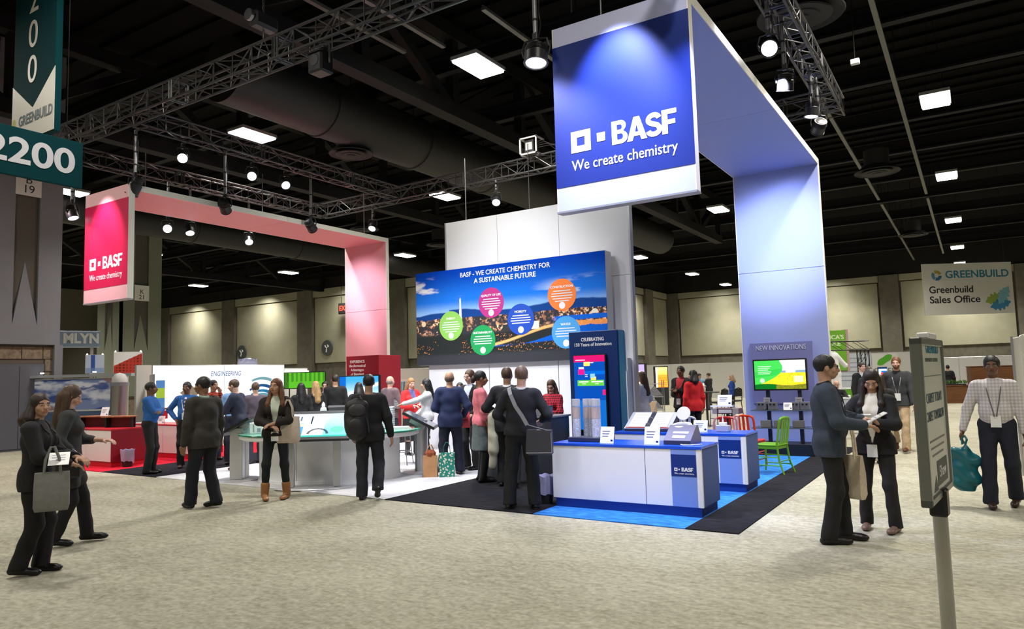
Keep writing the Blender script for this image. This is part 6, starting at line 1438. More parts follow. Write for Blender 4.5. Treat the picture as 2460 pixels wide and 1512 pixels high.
# through the gap between the white wall and the blue pillar
panelwall('long white drape wall far behind the white table and bar chairs', (-18.6, 44), (-11.2, 44), 0, 2.1, 3, drape); MB
og = thing('orange_poster_stand', 'bright orange lit poster stand seen past the white wall', 'poster', (-13.5, 34.3, 0), math.radians(32)); MB().box(0, .72, -.03, .03, .02, 1.95).build('board', mat('stand_black', (.02, .02, .02), .5), og)
printed('poster_print', (.1, -.034, .9), (1, 0, 0), (0, 0, 1), .58, 1.0, 30, 40, lambda s, t: mix(mix(mix(np.tile(np.array(rgb(246, 140, 40)), (len(s), 1)), rgb(255, 220, 120), sstep(.5, 1, t)), rgb(206, 90, 20), (((t*9) % 1) < .45)*(t < .6)*.6), rgb(250, 246, 236), (s < .14)*1.0), mat('photo_glow2', (0, 0, 0), .3, vcol=True, emit=(1, 1, 1), es=1.1), og)
pp = thing('purple_poster_stand', 'lilac and orange lit poster stand beside the white wall edge', 'poster', (-12.1, 28.0, 0), math.radians(32)); MB().box(0, .75, -.03, .03, .02, 2.05).build('board', mat('stand_black', (.02, .02, .02), .5), pp)
printed('poster_print', (.06, -.034, .8), (1, 0, 0), (0, 0, 1), .58, 1.2, 30, 40, lambda s, t: mix(mix(mix(np.tile(np.array(rgb(232, 200, 176)), (len(s), 1)), rgb(150, 130, 190), sstep(.72, .80, t)), rgb(120, 50, 36), ((t < .74) & (t > .68))*1.0), rgb(206, 96, 60), ((fbm(s*5, t*6, 4) > .55) & (t < .6))*.8), mat('photo_glow2', (0, 0, 0), .3, vcol=True, emit=(1, 1, 1), es=1.1), pp)
ht = thing('bar_table', 'tall black round bar table behind the woman in the red jacket', 'table', (-6.95, 21.9, 0)); MB().lathe([(.38, 1.0), (.39, 1.015), (.38, 1.03), (0, 1.03)], n=28).build('tabletop', cb, ht); MB().bar((0, 0, .02), (0, 0, 1.0), .035).build('stem', cb, ht); MB().lathe([(.24, 0), (.23, .02), (.04, .04), (0, .04)], n=24).build('foot', cb, ht)
def barchair(label, x, y, rz):
    t = thing('bar_chair', label, 'chair', (x, y, 0), rz, 'black bar chairs round the tall table')
    MB().bevbox(-.20, .20, -.20, .20, .70, .75, .02).build('seat', cb, t); MB().tube([(-.19, -.19, .95), (-.15, -.21, 1.08), (0, -.22, 1.12), (.15, -.21, 1.08), (.19, -.19, .95)], .02, 6).build('back_rim', cb, t); MB().bevbox(-.19, .19, -.215, -.19, .86, 1.09, .012).build('backrest', cb, t)
    for sx in (-1, 1):
        for sy in (-1, 1): MB().bar((sx*.17, sy*.17, .70), (sx*.22, sy*.22, 0), .013).build('leg', cb, t)
        MB().bar((sx*.18, -.19, .74), (sx*.18, -.20, 1.0), .013).build('back_post', cb, t)
    for z in (.25,): MB().tube([(-.205, -.205, z), (.205, -.205, z), (.205, .205, z), (-.205, .205, z)], .010, 5, closed=True).build('foot_rail', cb, t)
    return t
barchair('black bar chair nearest the tall table', -6.45, 21.5, 2.4); barchair('black bar chair beside the woman in blue', -6.35, 22.6, 1.2)
cg = thing('wire_shelf', 'grey wire display rack behind the man with the red tie', 'rack', (-7.6, 19.2, 0), .5)
for x in (-.28, .28):
    for y in (-.18, .18): MB().bar((x, y, 0), (x, y, 1.45), .012).build('upright', chain_m, cg)
for z in (.25, .62, .98, 1.34): MB().box(-.28, .28, -.18, .18, z, z+.015).build('shelf', mat('rack_grey', rgb(150, 150, 146), .5), cg)
for k in range(3): MB().prism([(-.24, .3+.36*k), (.02, .58+.36*k), (.26, .3+.36*k)], -.16, -.15, plane='xz').build('folded_sheet', mat('foil_grey', rgb(170, 172, 170), .3, metal=.5), cg)
fc = thing('folding_chair', 'beige folding chair behind the woman in the white sweater', 'chair', (-7.2, 17.6, 0), 2.6); bge = mat('chair_beige', rgb(186, 160, 132), .6)
MB().bevbox(-.2, .2, -.2, .2, .43, .46, .01).build('seat', bge, fc); MB().bevbox(-.2, .2, -.24, -.215, .62, .92, .01).build('backrest', bge, fc)
for s in (-1, 1): MB().bar((s*.21, .18, 0), (s*.21, -.23, .92), .012).build('leg', chain_m, fc); MB().bar((s*.19, -.22, 0), (s*.19, .15, .44), .012).build('leg', chain_m, fc)
# right neighbours
panelwall('white stand wall with a green leaf emblem behind the walking man', (-6.6, 38.9), (-2.2, 41.5), 0, 2.3, 3, drape); 
lw_ = thing('leaf_emblem_board', 'white board with a green leaf and block letters behind the walking man', 'sign', (-4.15, 38.3, 1.0), math.radians(32)); MB().box(-.7, 1.3, -.02, .02, -1.0, 1.25).build('board', drape, lw_)
leafshape(.28, .72, .85, .55, mat('leaf_green', rgb(90, 170, 50), .5), -.021, lw_, teeth=1); text('GREEN', (.65, -.022, .42), (1, 0, 0), (0, 0, 1), .36, mat('ink_grey', rgb(110, 116, 112), .5), lw_, width=1.1)
panelwall('white booth back wall behind the brown wooden counters', (-1.9, 40), (4.5, 40.0), 0, 1.95, 5, drape)
bc = thing('wood_counter', 'low brown wooden counter with a plant, behind the sign post', 'counter', (-1.45, 35.8, 0), .3); wdm = mat('counter_wood', rgb(104, 66, 36), .5, noise=.2, scale=2.5, stretch=(1, 1, 5))
MB().bevbox(0, 2.6, 0, .7, 0, .72, .01).build('body', wdm, bc); MB().bevbox(-.02, 2.62, -.02, .72, .72, .76, .01).build('top', wdm, bc)
bh_ = thing('tall_wood_counter', 'tall brown wooden counter behind the man in the pale shirt', 'counter', (-.15, 37.15, 0), .3); MB().bevbox(0, 2.2, 0, .6, 0, 1.5, .01).build('body', wdm, bh_); MB().bevbox(-.02, 2.22, -.02, .62, 1.5, 1.54, .01).build('top', wdm, bh_)
pl = thing('potted_plant', 'low green plant on the brown wooden counter', 'plant', (-.75, 36.2, .76)); MB().bevbox(-.4, .4, -.12, .12, 0, .06, .01).build('trough', cb, pl)
mb = MB(); rr = random.Random(3)
for k in range(70):
    x = rr.uniform(-.42, .42); a = rr.uniform(0, 6.28); h = rr.uniform(.08, .2); dx, dy = .08*math.cos(a), .08*math.sin(a); mb.add([(x, 0, .05), (x+dx*.5-.02, dy*.5, .05+h*.6), (x+dx, dy, .05+h), (x+dx*.5+.02, dy*.5, .05+h*.6)], [(0, 1, 2, 3)])
o = mb.build('leaves', mat('plant_green', rgb(70, 110, 50), .6), pl); o['kind'] = 'stuff'
cu_ = thing('drape_curtain', 'pleated white curtain at the right edge of the frame', 'curtain', (.50, 13.2, 0), math.radians(38))
prof = []; n = 60
mb = MB(); vs = []
for zf, wv in ((0.0, 1.0), (1.0, 1.0), (2.0, 1.0)): vs += [(1.6*i/n, .03*math.sin(i*1.25)*wv, (2.02 if zf == 2 else zf*1.0)+(.28*min(1, (i/n)*1.9) if zf == 2 else 0)) for i in range(n+1)]
vs += [(x, y+.02, z) for x, y, z in vs]; m_ = n+1; N3 = 3*m_
fs = [(j*m_+i, j*m_+i+1, (j+1)*m_+i+1, (j+1)*m_+i) for j in range(2) for i in range(n)]; fs += [tuple(q+N3 for q in f[::-1]) for f in fs]
fs += [(i, N3+i, N3+i+1, i+1) for i in range(n)] + [(2*m_+i, 2*m_+i+1, N3+2*m_+i+1, N3+2*m_+i) for i in range(n)]
mb.add(vs, fs).build('pleated_cloth', mat('curtain_white', (.72, .71, .68), .8), cu_, smooth=True); MB().bar((0, .01, 0), (0, .01, 2.06), .018).build('upright', pole, cu_)
# green show stand with a white horse figure and a black truss goal
gp = thing('green_poster_box', 'green and white poster box lettered in pale green beside the blue pillar', 'sign', (-4.75, 26.9, 0), math.radians(32)); MB().bevbox(0, 1.0, -.5, 0, 1.55, 2.92, .01).build('upper_box', mat('poster_green', rgb(110, 170, 50), .5), gp); MB().box(.98, 1.06, -.52, .02, 1.5, 2.94).build('side_edge', mat('print_pinkgrey', rgb(180, 150, 150), .5), gp); MB().box(.40, .58, -.33, -.17, 0, 1.55).build('lower_box', drape, gp)
for k, s_ in enumerate(("AMERICA'S", 'WHOLE')): text(s_, (.40, -.502, 2.68-.22*k), (1, 0, 0), (0, 0, 1), .20, mat('print_mint', rgb(214, 236, 190), .5), gp, bold=.03, width=(1.05, .80)[k])
for k in range(3): MB().box(.02, .60-.08*k, -.504, -.5, 2.18-.2*k, 2.26-.2*k).build('printed_line', mat('print_mint', rgb(214, 236, 190), .5), gp)
hs_ = thing('horse_figure', 'white horse head figure on a tall neck beside the man in glasses', 'sculpture', (-3.74, 25.25, 0), math.radians(40)); hw = mat('plaster_white', (.74, .74, .76), .5)
p_, q_ = solid([cone((0, 0, .75), (0, 0, 1.45), .13, .12), cone((0, 0, 1.45), (-.10, 0, 1.95), .13, .12), ell((-.12, 0, 2.02), (.17, .11, .12)), cone((-.02, 0, 2.02), (.30, 0, 1.72), .115, .065), ell((.31, 0, 1.71), (.075, .065, .07)), cone((-.16, .05, 2.08), (-.17, .07, 2.22), .03, .008), cone((-.16, -.05, 2.08), (-.17, -.07, 2.22), .03, .008)], .02, .05)
solid_obj('horse_head', [(p_, q_, 0)], [hw], hs_); MB().bevbox(-.28, .28, -.25, .25, 0, .78, .02).build('pedestal', hw, hs_)
for s in (-1, 1): MB().lathe([(0, -.006), (.022, 0), (0, .006)], (.0, s*.105, 2.0), n=10, axis='y').build('eye', cb, hs_)
MB().tube([(-.22, 0, 2.1), (-.26, 0, 1.9), (-.2, 0, 1.65), (-.16, 0, 1.4)], [.03, .04, .04, .02], 6).build('mane', hw, hs_)
gl = thing('green_plinth', 'bright green low counter behind the seated bald man', 'counter', (-4.15, 26.3, 0), math.radians(32)); MB().bevbox(0, 1.15, 0, .5, 0, .92, .01).build('body', mat('plinth_green', rgb(90, 156, 34), .5), gl); MB().box(-.02, 1.17, -.02, .52, .92, .96).build('top', cardw, gl)
gt_ = thing('truss_goal', 'black square truss goal with two uprights beside the white horse figure', 'truss', (-3.95, 21.2, 0), math.radians(32)); bt_ = mat('truss_black', (.012, .012, .012), .5)
def tr(a, b, wd, name):
    a = Vector(a); b = Vector(b); d = (b-a).normalized(); u = Vector((0, 1, 0)); v = d.cross(u); mb = MB()
    for i, j in ((-1, -1), (1, -1), (1, 1), (-1, 1)): MB().bar(a+u*i*wd/2+v*j*wd/2, b+u*i*wd/2+v*j*wd/2, .016, n=6).build('chord', bt_, gt_)
    n = max(2, int((b-a).length/.35))
    for k in range(n):
        p = a+(b-a)*(k/n); q = a+(b-a)*((k+1)/n)
        for j in (-1, 1): mb.bar(p+u*wd/2+v*j*wd/2, q-u*wd/2+v*j*wd/2, .008, n=4); mb.bar(p+v*wd/2+u*j*wd/2, q-v*wd/2+u*j*wd/2, .008, n=4)
    o = mb.build(name, bt_, gt_); o['kind'] = 'stuff'
tr((-.4, 0, 2.25), (1.75, 0, 2.25), .24, 'beam_lattice'); tr((1.62, 0, 0), (1.62, 0, 2.12), .22, 'upright_lattice'); tr((-.28, 0, 0), (-.28, 0, 2.12), .22, 'upright_lattice')
pwl = panelwall('pale blue banner wall behind the two dark-suited men', (-4.9, 28.5), (-3.2, 29.6), 0, 2.15, 1, mat('banner_pale_blue', rgb(206, 212, 226), .6))
for k in range(6): MB().box(.1, 1.8, -.026, -.021, 1.95-.16*k, 1.99-.16*k).build('printed_line', mat('print_line_grey', rgb(160, 170, 190), .5), pwl)
t5 = thing('small_screen', 'small bright screen with blue and red shapes beside the black upright', 'screen', (-3.40, 33.5, 1.18), math.radians(32)); MB().bevbox(0, .38, -.03, .03, 0, .44, .01).build('housing', cb, t5); MB().bar((.19, .0, -1.18), (.19, 0, 0), .03).build('stand', cb, t5)
printed('screen_image', (.02, -.033, .02), (1, 0, 0), (0, 0, 1), .34, .40, 24, 24, lambda s, t: mix(mix(mix(np.tile(np.array(rgb(190, 220, 246)), (len(s), 1)), rgb(20, 90, 180), ((np.abs(t-.5) < .16) & (s > .3))*1.0), rgb(230, 60, 60), (np.hypot(s-.4, t-.35) < .16)*1.0), rgb(12, 40, 90), (t > .85)*1.0), mat('screen_glow', (0, 0, 0), .2, vcol=True, emit=(1, 1, 1), es=1.0), t5)
dkw = thing('white_desk', 'white desk end in front of the seated bald man', 'desk', (-3.55, 21.6, 0), math.radians(32)); MB().bevbox(0, .75, 0, .5, 0, .78, .01).build('body', mat('desk_pale', rgb(200, 204, 214), .5), dkw); MB().box(-.02, .77, -.02, .52, .78, .81).build('top', cardw, dkw)

# sign on a post close to the camera
sg = thing('floor_sign', 'tall framed floor sign on a steel post, closest to the camera', 'sign', (-.146, 3.152, 0), math.radians(0))
stl = mat('post_steel', (.42, .43, .40), .3, metal=.9, noise=.1, scale=4); frm = mat('frame_grey', rgb(126, 130, 124), .35, metal=.5)
pt = A(-.171, 2.879); pr_ = A(-.121, 3.425)
u_ = (pr_-pt)/np.linalg.norm(pr_-pt); sg.rotation_euler = (0, 0, math.atan2(u_[1], u_[0])); 
MB().lathe([(.20, 0), (.19, .012), (.04, .03), (.0, .03)], n=28).build('base_plate', stl, sg); MB().bar((0, 0, .02), (0, 0, 1.17), .025, n=20).build('post', stl, sg); MB().bevbox(-.032, .032, -.03, .03, 1.12, 1.22, .006).build('post_clamp', cb, sg)
z0, z1 = 1.19, 1.775; h_ = .274
for z in (z0, z1-.028): MB().bevbox(-h_, h_, -.018, .018, z, z+.028, .004).build('frame_rail', frm, sg)
for x in (-h_, h_-.028): MB().bevbox(x, x+.028, -.018, .018, z0, z1, .004).build('frame_rail', frm, sg)
MB().box(-h_+.028, h_-.028, -.010, .010, z0+.028, z1-.028).build('poster_sheet', mat('poster_cream', rgb(212, 214, 204), .4), sg); MB().bevbox(-.10, .10, -.02, .02, z1, z1+.022, .004).build('top_clip', cardw, sg)
V_ = (0, 0, 1); U_ = (1, 0, 0)
text('GREENBUILD', (.03, -.0105, 1.735), U_, V_, .045, tl, sg, depth=.0008, bold=.02, width=.30); text('INTERNATIONAL CONFERENCE', (.0, -.0105, 1.695), U_, V_, .020, mat('ink_grey', rgb(110, 116, 112), .5), sg, depth=.0008, width=.30); MB().box(-.22, .22, -.0110, -.0102, 1.635, 1.638).build('rule_line', mat('ink_grey', rgb(110, 116, 112), .5), sg)
text('CARPET TODAY', (0, -.0105, 1.555), U_, V_, .050, mat('ink_slate', rgb(42, 72, 84), .5), sg, depth=.0008, width=.37); text('CARPET TOMORROW', (0, -.0105, 1.49), U_, V_, .050, mat('ink_slate', rgb(42, 72, 84), .5), sg, depth=.0008, width=.41)
for k in range(3): MB().box(-.18+.02*k, .18-.03*k, -.0110, -.0102, 1.40-.026*k, 1.407-.026*k).build('printed_line', mat('ink_grey', rgb(110, 116, 112), .5), sg)
mk = MB().box(-.06, .19, -.0110, -.0102, 1.235, 1.325).build('printed_block', mat('ink_green_black', rgb(40, 52, 50), .5), sg); MB().prism([(-.16, 1.225), (-.10, 1.28), (-.06, 1.225)], -.0110, -.0102, plane='xz').build('printed_peak', mat('ink_green_black', rgb(40, 52, 50), .5), sg); text('Shaw', (.07, -.0111, 1.28), U_, V_, .06, cardw, sg, depth=.0008, width=.16)

# ------------------------------------------------------------------ the people
BLK = (.010, .010, .011); CH = (.022, .023, .027); NAVY = (.012, .018, .052); BLUE_S = rgb(38, 92, 160)
S_DARK = (.14, .066, .038); S_BROWN = (.22, .11, .065); S_TAN = (.40, .23, .15); S_PALE = (.52, .31, .24)
H_BLK = (.008, .007, .007); H_DBR = (.028, .016, .011); H_BR = (.075, .040, .022); H_ASH = (.13, .075, .055); H_RED = (.14, .055, .022); H_BLO = (.38, .23, .10)
tr_ = lambda c=BLK, **k: dict(kind='trousers', col=c, **k)
jk = lambda c, **k: dict(kind='jacket', col=c, **k)
Z = .013
manR = person('man in a slate blue blazer and glasses standing in profile, holding papers', -1.25, 7.66, -84, 1.80, jk((.035, .048, .070), under=(.010, .010, .012), vw=.05), tr_(), (.008, .008, .008), S_TAN, ('short', H_BLK), L=(-.10, .31, 1.13), Rh=(.14, .29, 1.09), fat=.035, glasses=True, hpitch=2, fl=(-.12, .10, 8, 0), fr=(.11, -.06, 10, 0), badge=.30, lanyard=(.02, .02, .02))
womR = person('young woman in a black blazer and cream scarf looking down and writing on a pad', -.92, 8.42, 166, 1.64, jk(BLK, hem=-.10, under=(.74, .70, .60), vw=.09, vb=.02), tr_((.014, .013, .015), w=.92), rgb(120, 96, 84), S_TAN, ('long', (.018, .010, .008), .30, 1), L=(-.02, .27, 1.17), Rh=(.13, .25, 1.20), lp=(-1, -.3, -.5), rp=(1, -.3, -.5), women=True, hpitch=32, hyaw=12, badge=-.06, lanyard=(.03, .03, .03), fl=(-.16, .05, 8, 0), fr=(.15, -.02, 8, 0), lc=.7, rc=1.0)
person('person in a dark jacket and cream trousers half hidden behind the woman writing', -1.40, 14.02, -10, 1.52, jk(BLK), tr_((.50, .44, .33)), (.02, .015, .012), S_TAN, ('long', H_DBR, .28), women=True)
lightm = person('man in a pale checked shirt and dark trousers walking with a teal bag', .17, 10.32, 178, 1.76, dict(kind='shirt', col=(.50, .46, .47), plaid=rgb(214, 210, 214), hem=.03), tr_((.012, .013, .025), w=1.05), rgb(52, 34, 26), S_DARK, ('short', H_BLK), Rh=(.36, .04, .82), L=(-.27, .02, .80), fl=(-.13, -.12, 8, .03), fr=(.11, .16, 8, 0), fat=.03, badge=.06, lanyard=(.12, .12, .13))
person('bearded man in a charcoal jacket, grey scarf and khaki trousers striding toward the camera', -1.30, 16.1, 174, 1.84, jk((.034, .036, .042), under=(.02, .02, .025), vw=.05, hem=-.09), tr_((.40, .29, .18)), rgb(82, 44, 28), S_PALE, ('short', H_RED), fl=(-.10, .26, 6, 0), fr=(.12, -.28, 6, .10), badge=.08, lanyard=(.42, .44, .46), beard=1, L=(-.26, .18, .86), Rh=(.27, -.14, .86))
person('man in a black suit with a white lanyard beside the pale blue banner wall', -2.45, 20.4, -140, 1.78, jk(BLK, under=(.55, .55, .55)), tr_(), (.01, .01, .01), S_PALE, ('short', H_DBR), q=2, lanyard=(.7, .7, .7))
person('brown-haired man in a charcoal suit directly behind the woman writing', -2.15, 19.3, 170, 1.66, jk(CH, under=(.4, .4, .42)), tr_(CH), (.01, .01, .01), S_PALE, ('short', H_BR), q=2)
person('bald man in black sitting behind the white desk by the horse figure', -3.52, 23.55, 172, 1.74, dict(kind='sweater', col=BLK), tr_(), (.01, .01, .01), S_PALE, ('bald', H_DBR), q=2, sit=.47, fl=(-.12, .40, 5, 0), fr=(.12, .40, 5, 0), hpitch=20, L=(-.14, .34, .82), Rh=(.14, .34, .82))
sc_ = thing('folding_chair', 'black chair under the seated bald man', 'chair', (-3.52, 23.55, 0), math.radians(8+180)); MB().bevbox(-.21, .21, -.2, .2, .37, .40, .01).build('seat', cb, sc_); MB().bevbox(-.2, .2, -.22, -.19, .6, .85, .01).build('backrest', cb, sc_)
for s in (-1, 1):
    MB().bar((s*.2, .18, 0), (s*.2, .18, .38), .014).build('leg', chain_m, sc_); MB().bar((s*.2, -.2, 0), (s*.2, -.2, .85), .014).build('leg', chain_m, sc_)
person('man in a dark suit standing with his back turned behind the brown wooden counter', -1.02, 37.6, 5, 1.62, jk(BLK), tr_(), (.01, .01, .01), S_TAN, ('short', H_BLK), q=3)
# left foreground pair
person('woman in black with a dark bob at the picture edge, holding a paper', -7.38, 3.36, -112, 1.64, jk((.012, .012, .014), hem=-.12, under=(.03, .03, .03), vw=.05), tr_((.006, .006, .007), w=1.08), (.006, .006, .006), S_TAN, ('bob', H_DBR), L=(-.02, .36, 1.10), Rh=(.12, .33, 1.06), women=True, hyaw=-40, badge=.22, lanyard=(.08, .08, .08), fl=(-.10, .02, 8, 0), fr=(.10, -.10, 8, .02))
person('woman in a charcoal coat with long brown hair behind the woman in black', -8.36, 4.12, -95, 1.71, dict(kind='sweater', col=(.030, .032, .034), hem=-.30, sleeve=.75), tr_((.006, .006, .007), w=.95), (.008, .008, .008), S_PALE, ('long', H_BR, .36), L=(-.06, .33, 1.12), Rh=(.22, .12, .98), women=True, hpitch=24, fl=(-.10, .20, 8, 0), fr=(.10, -.12, 8, .03))
# the red side
person('man in a blue shirt with folded arms beside the red-sided counter', -13.43, 8.10, -112, 1.74, dict(kind='shirt', col=BLUE_S), tr_((.008, .008, .010)), (.006, .006, .007), S_DARK, ('short', H_BLK), L=(.11, .22, 1.17), Rh=(-.12, .19, 1.21), lp=(-1, .0, -.7), rp=(1, .0, -.7), hyaw=10, z0=Z, fat=.02, q=1)
person('man in a blue shirt with a striped tie and hands on his hips', -13.63, 9.01, 166, 1.73, dict(kind='shirt', col=BLUE_S), tr_((.008, .008, .010)), rgb(70, 52, 44), S_DARK, ('short', H_BLK), L=(-.21, .05, 1.00), Rh=(.21, .05, 1.00), lp=(-1, -.5, 0), rp=(1, -.5, 0), tie=((.70, .68, .70), (.03, .03, .12)), lanyard=(.75, .75, .75), badge=.12, hyaw=-8, z0=Z, fat=.03)
person('man in an olive grey blazer seen from behind, standing on the beige carpet', -8.97, 6.21, 38, 1.79, jk((.034, .032, .027), hem=-.14, under=(.25, .38, .30)), tr_((.010, .011, .018), w=1.08), (.006, .006, .006), S_BROWN, ('short', H_BLK), hyaw=30, L=(-.25, .10, .86), Rh=(.26, .06, .86), fl=(-.10, .16, 12, 0), fr=(.12, -.08, 12, .02), fat=.035, twist=-8, lean=5)
person('man in an orange plaid shirt with his hand at his mouth, between two other men', -14.32, 10.10, -140, 1.76, dict(kind='shirt', col=rgb(190, 70, 42), plaid=rgb(60, 30, 40)), tr_((.02, .022, .05)), (.02, .015, .01), S_TAN, ('short', H_BLK), L=(-.02, .20, 1.46), Rh=(.12, .22, 1.16), lp=(-.3, .1, -1), z0=Z, q=2)
person('smiling bald man in a pale blue shirt behind the touch kiosk', -13.20, 9.80, 165, 1.74, dict(kind='shirt', col=rgb(130, 170, 216)), tr_((.014, .016, .03)), (.01, .01, .01), S_PALE, ('bald', H_BR), z0=Z, q=2, lanyard=(.1, .1, .3))
person('brown-haired man in a navy jacket leaning over the cream kiosk', -12.15, 9.18, 66, 1.76, jk((.014, .018, .040)), tr_((.012, .014, .03)), rgb(90, 60, 66), S_PALE, ('short', H_BR), L=(-.12, .42, 1.14), Rh=(.08, .44, 1.10), lean=10, z0=Z, q=1)
person('man in a grey-brown jacket with his back turned beside the navy jacket', -12.75, 10.0, 12, 1.68, jk(rgb(84, 76, 88)), tr_((.03, .03, .045)), (.02, .015, .012), S_PALE, ('short', H_BR), z0=Z, q=2)
bootw = person('woman with long auburn hair, black jacket and tan ankle boots, hands clasped', -8.67, 7.16, 172, 1.74, jk((.016, .012, .011), hem=-.02, under=rgb(196, 206, 190), vw=.06, vb=.05), tr_((.007, .010, .012), w=.80, slim=1, hem=.11, boot=.13), rgb(150, 104, 60), S_TAN, ('long', H_RED, .34, 1), L=(-.01, .26, 1.10), Rh=(.04, .25, 1.07), lp=(-1, -.5, -.3), rp=(1, -.5, -.3), hyaw=-22, hpitch=-4, women=True, badge=-.02, lanyard=(.2, .24, .22), fl=(-.15, .0, 14, 0), fr=(.15, .05, 14, 0))
bp_ = person('man in a black suit walking away with a black backpack on one shoulder', -7.40, 7.76, -4, 1.76, jk((.010, .010, .012)), tr_((.012, .013, .018), w=1.1), (.006, .006, .006), S_TAN, ('short', H_BLK), L=(-.25, .08, .90), Rh=(.32, -.02, .82), fl=(-.10, -.12, 6, 0), fr=(.13, -.30, 6, .11), fat=.03, hyaw=6, q=1)
# round the oval counter
person('woman with long black hair seen from behind the oval counter', -12.50, 11.00, 8, 1.64, dict(kind='sweater', col=BLK), tr_(), (.01, .01, .01), S_TAN, ('long', H_BLK, .30), women=True, z0=Z, q=2)
person('woman with long blonde hair seen from behind the oval counter', -12.72, 11.62, 25, 1.67, dict(kind='sweater', col=BLK), tr_(), (.01, .01, .01), S_PALE, ('long', H_BLO, .34), women=True, z0=Z, q=2)
person('dark-haired man in glasses facing the crowd beside the blonde woman', -13.30, 12.45, 172, 1.66, jk(BLK, under=(.5, .5, .55)), tr_(), (.01, .01, .01), S_PALE, ('short', H_BLK), z0=Z, q=2, glasses=True)
person('tall man in a black suit with his back turned, behind the white bottle', -12.75, 12.25, 6, 1.82, jk(BLK), tr_(), (.01, .01, .01), S_TAN, ('short', H_DBR), z0=Z, q=2)
person('person with black hair mostly hidden behind the backpack man', -11.50, 11.75, 4, 1.62, dict(kind='sweater', col=BLK), tr_(), (.01, .01, .01), S_TAN, ('bob', H_BLK), z0=Z, q=2)
person('balding man in a taupe jacket with a notebook, turned to the woman in red', -11.22, 12.45, -42, 1.74, jk(rgb(106, 88, 92)), tr_((.03, .03, .04)), (.02, .015, .012), S_PALE, ('bald', (.25, .2, .17)), L=(-.1, .3, 1.1), Rh=(.16, .28, 1.1), z0=Z, q=2)
person('blonde woman in a red jacket with a striped scarf beside the balding man', -10.55, 12.38, -150, 1.68, jk(rgb(224, 44, 46), hem=-.10, under=(.1, .12, .3), vw=.06), dict(kind='skirt', col=BLK, hem=.35, boot=.2), (.008, .008, .008), S_PALE, ('bob', (.30, .15, .06)), L=(-.1, .27, 1.15), Rh=(.1, .25, 1.12), women=True, hpitch=14, tie=((.05, .09, .35), (.6, .62, .7)), z0=Z, q=2)
person('woman in a white sweater with long black hair reaching out her arm', -9.37, 11.50, 96, 1.66, dict(kind='sweater', col=(.62, .62, .66)), tr_(), (.01, .01, .01), S_TAN, ('long', H_BLK, .30), L=(-.14, .56, 1.22), Rh=(.2, .2, 1.0), women=True, hyaw=-30, z0=Z, q=2)
person('bald man in a navy blazer with his back turned, above the shopping bags', -7.74, 10.12, 4, 1.78, jk((.014, .024, .080)), tr_((.012, .016, .035), w=1.12), (.006, .006, .007), S_TAN, ('bald', (.10, .06, .045)), L=(-.14, .22, 1.05), Rh=(.24, .12, .98), z0=Z, fat=.03, fl=(-.14, 0, 10, 0), fr=(.15, .0, 10, 0))
person('small dark-haired person hidden between the navy blazer and the man with a red tie', -8.95, 12.05, 170, 1.56, dict(kind='sweater', col=CH), tr_(), (.01, .01, .01), S_TAN, ('bob', H_BLK), z0=Z, q=2, women=True)
person('man in a black suit and glasses with a red and white tie, listening', -7.82, 10.85, 138, 1.80, jk(BLK, under=(.45, .50, .68), vw=.08), tr_(), (.006, .006, .006), S_PALE, ('short', H_BR), tie=((.50, .02, .03), (.65, .62, .66)), glasses=True, hpitch=8, lanyard=(.6, .6, .62), badge=.08, L=(-.22, .2, .98), z0=Z, q=1)
person('woman in a pink cardigan, grey skirt and tall black boots in profile', -6.74, 9.61, -82, 1.76, dict(kind='sweater', col=rgb(222, 122, 134), sleeve=.72, hem=-.05), dict(kind='skirt', col=rgb(94, 104, 104), hem=.50, boot=.36), (.008, .008, .009), S_BROWN, ('pony', H_BLK), L=(-.16, .12, .92), Rh=(.20, .10, .84), women=True, hpitch=6, lanyard=(.72, .68, .60), z0=Z)
person('brown-haired man in a dark jacket facing the reception with a coat over his arm', -6.05, 9.35, -14, 1.80, jk((.014, .014, .018), under=(.7, .7, .72)), tr_((.008, .008, .009), w=1.05), (.006, .006, .006), S_TAN, ('short', H_BR), L=(-.24, .20, 1.08), Rh=(.20, .25, 1.08), z0=Z, fl=(-.12, .05, 10, 0), fr=(.12, -.15, 10, .02))
bagm = person('stout person in a black sweater and white collar with a grey shoulder bag', -4.92, 7.90, -6, 1.79, dict(kind='sweater', col=(.012, .013, .018), hem=-.04, under=(.62, .62, .66), vw=0, vb=.50), tr_((.006, .007, .009), w=1.12, sole=(.55, .45, .38)), (.010, .010, .011), S_PALE, ('short', H_ASH), fat=.055, side=2, L=(-.22, .24, 1.06), Rh=(.25, .20, 1.06), z0=Z, fl=(-.17, 0, 14, 0), fr=(.15, -.02, 14, 0), lanyard=(.70, .70, .74))
person('receptionist with long brown hair and glasses in a red checked cardigan', -6.24, 11.08, 146, 1.58, dict(kind='sweater', col=rgb(190, 36, 56), plaid=rgb(60, 14, 26)), tr_(), (.01, .01, .01), S_PALE, ('long', H_BR, .22), L=(-.12, .32, 1.10), Rh=(.12, .32, 1.10), women=True, hpitch=26, hyaw=16, glasses=True, z0=Z, q=1)
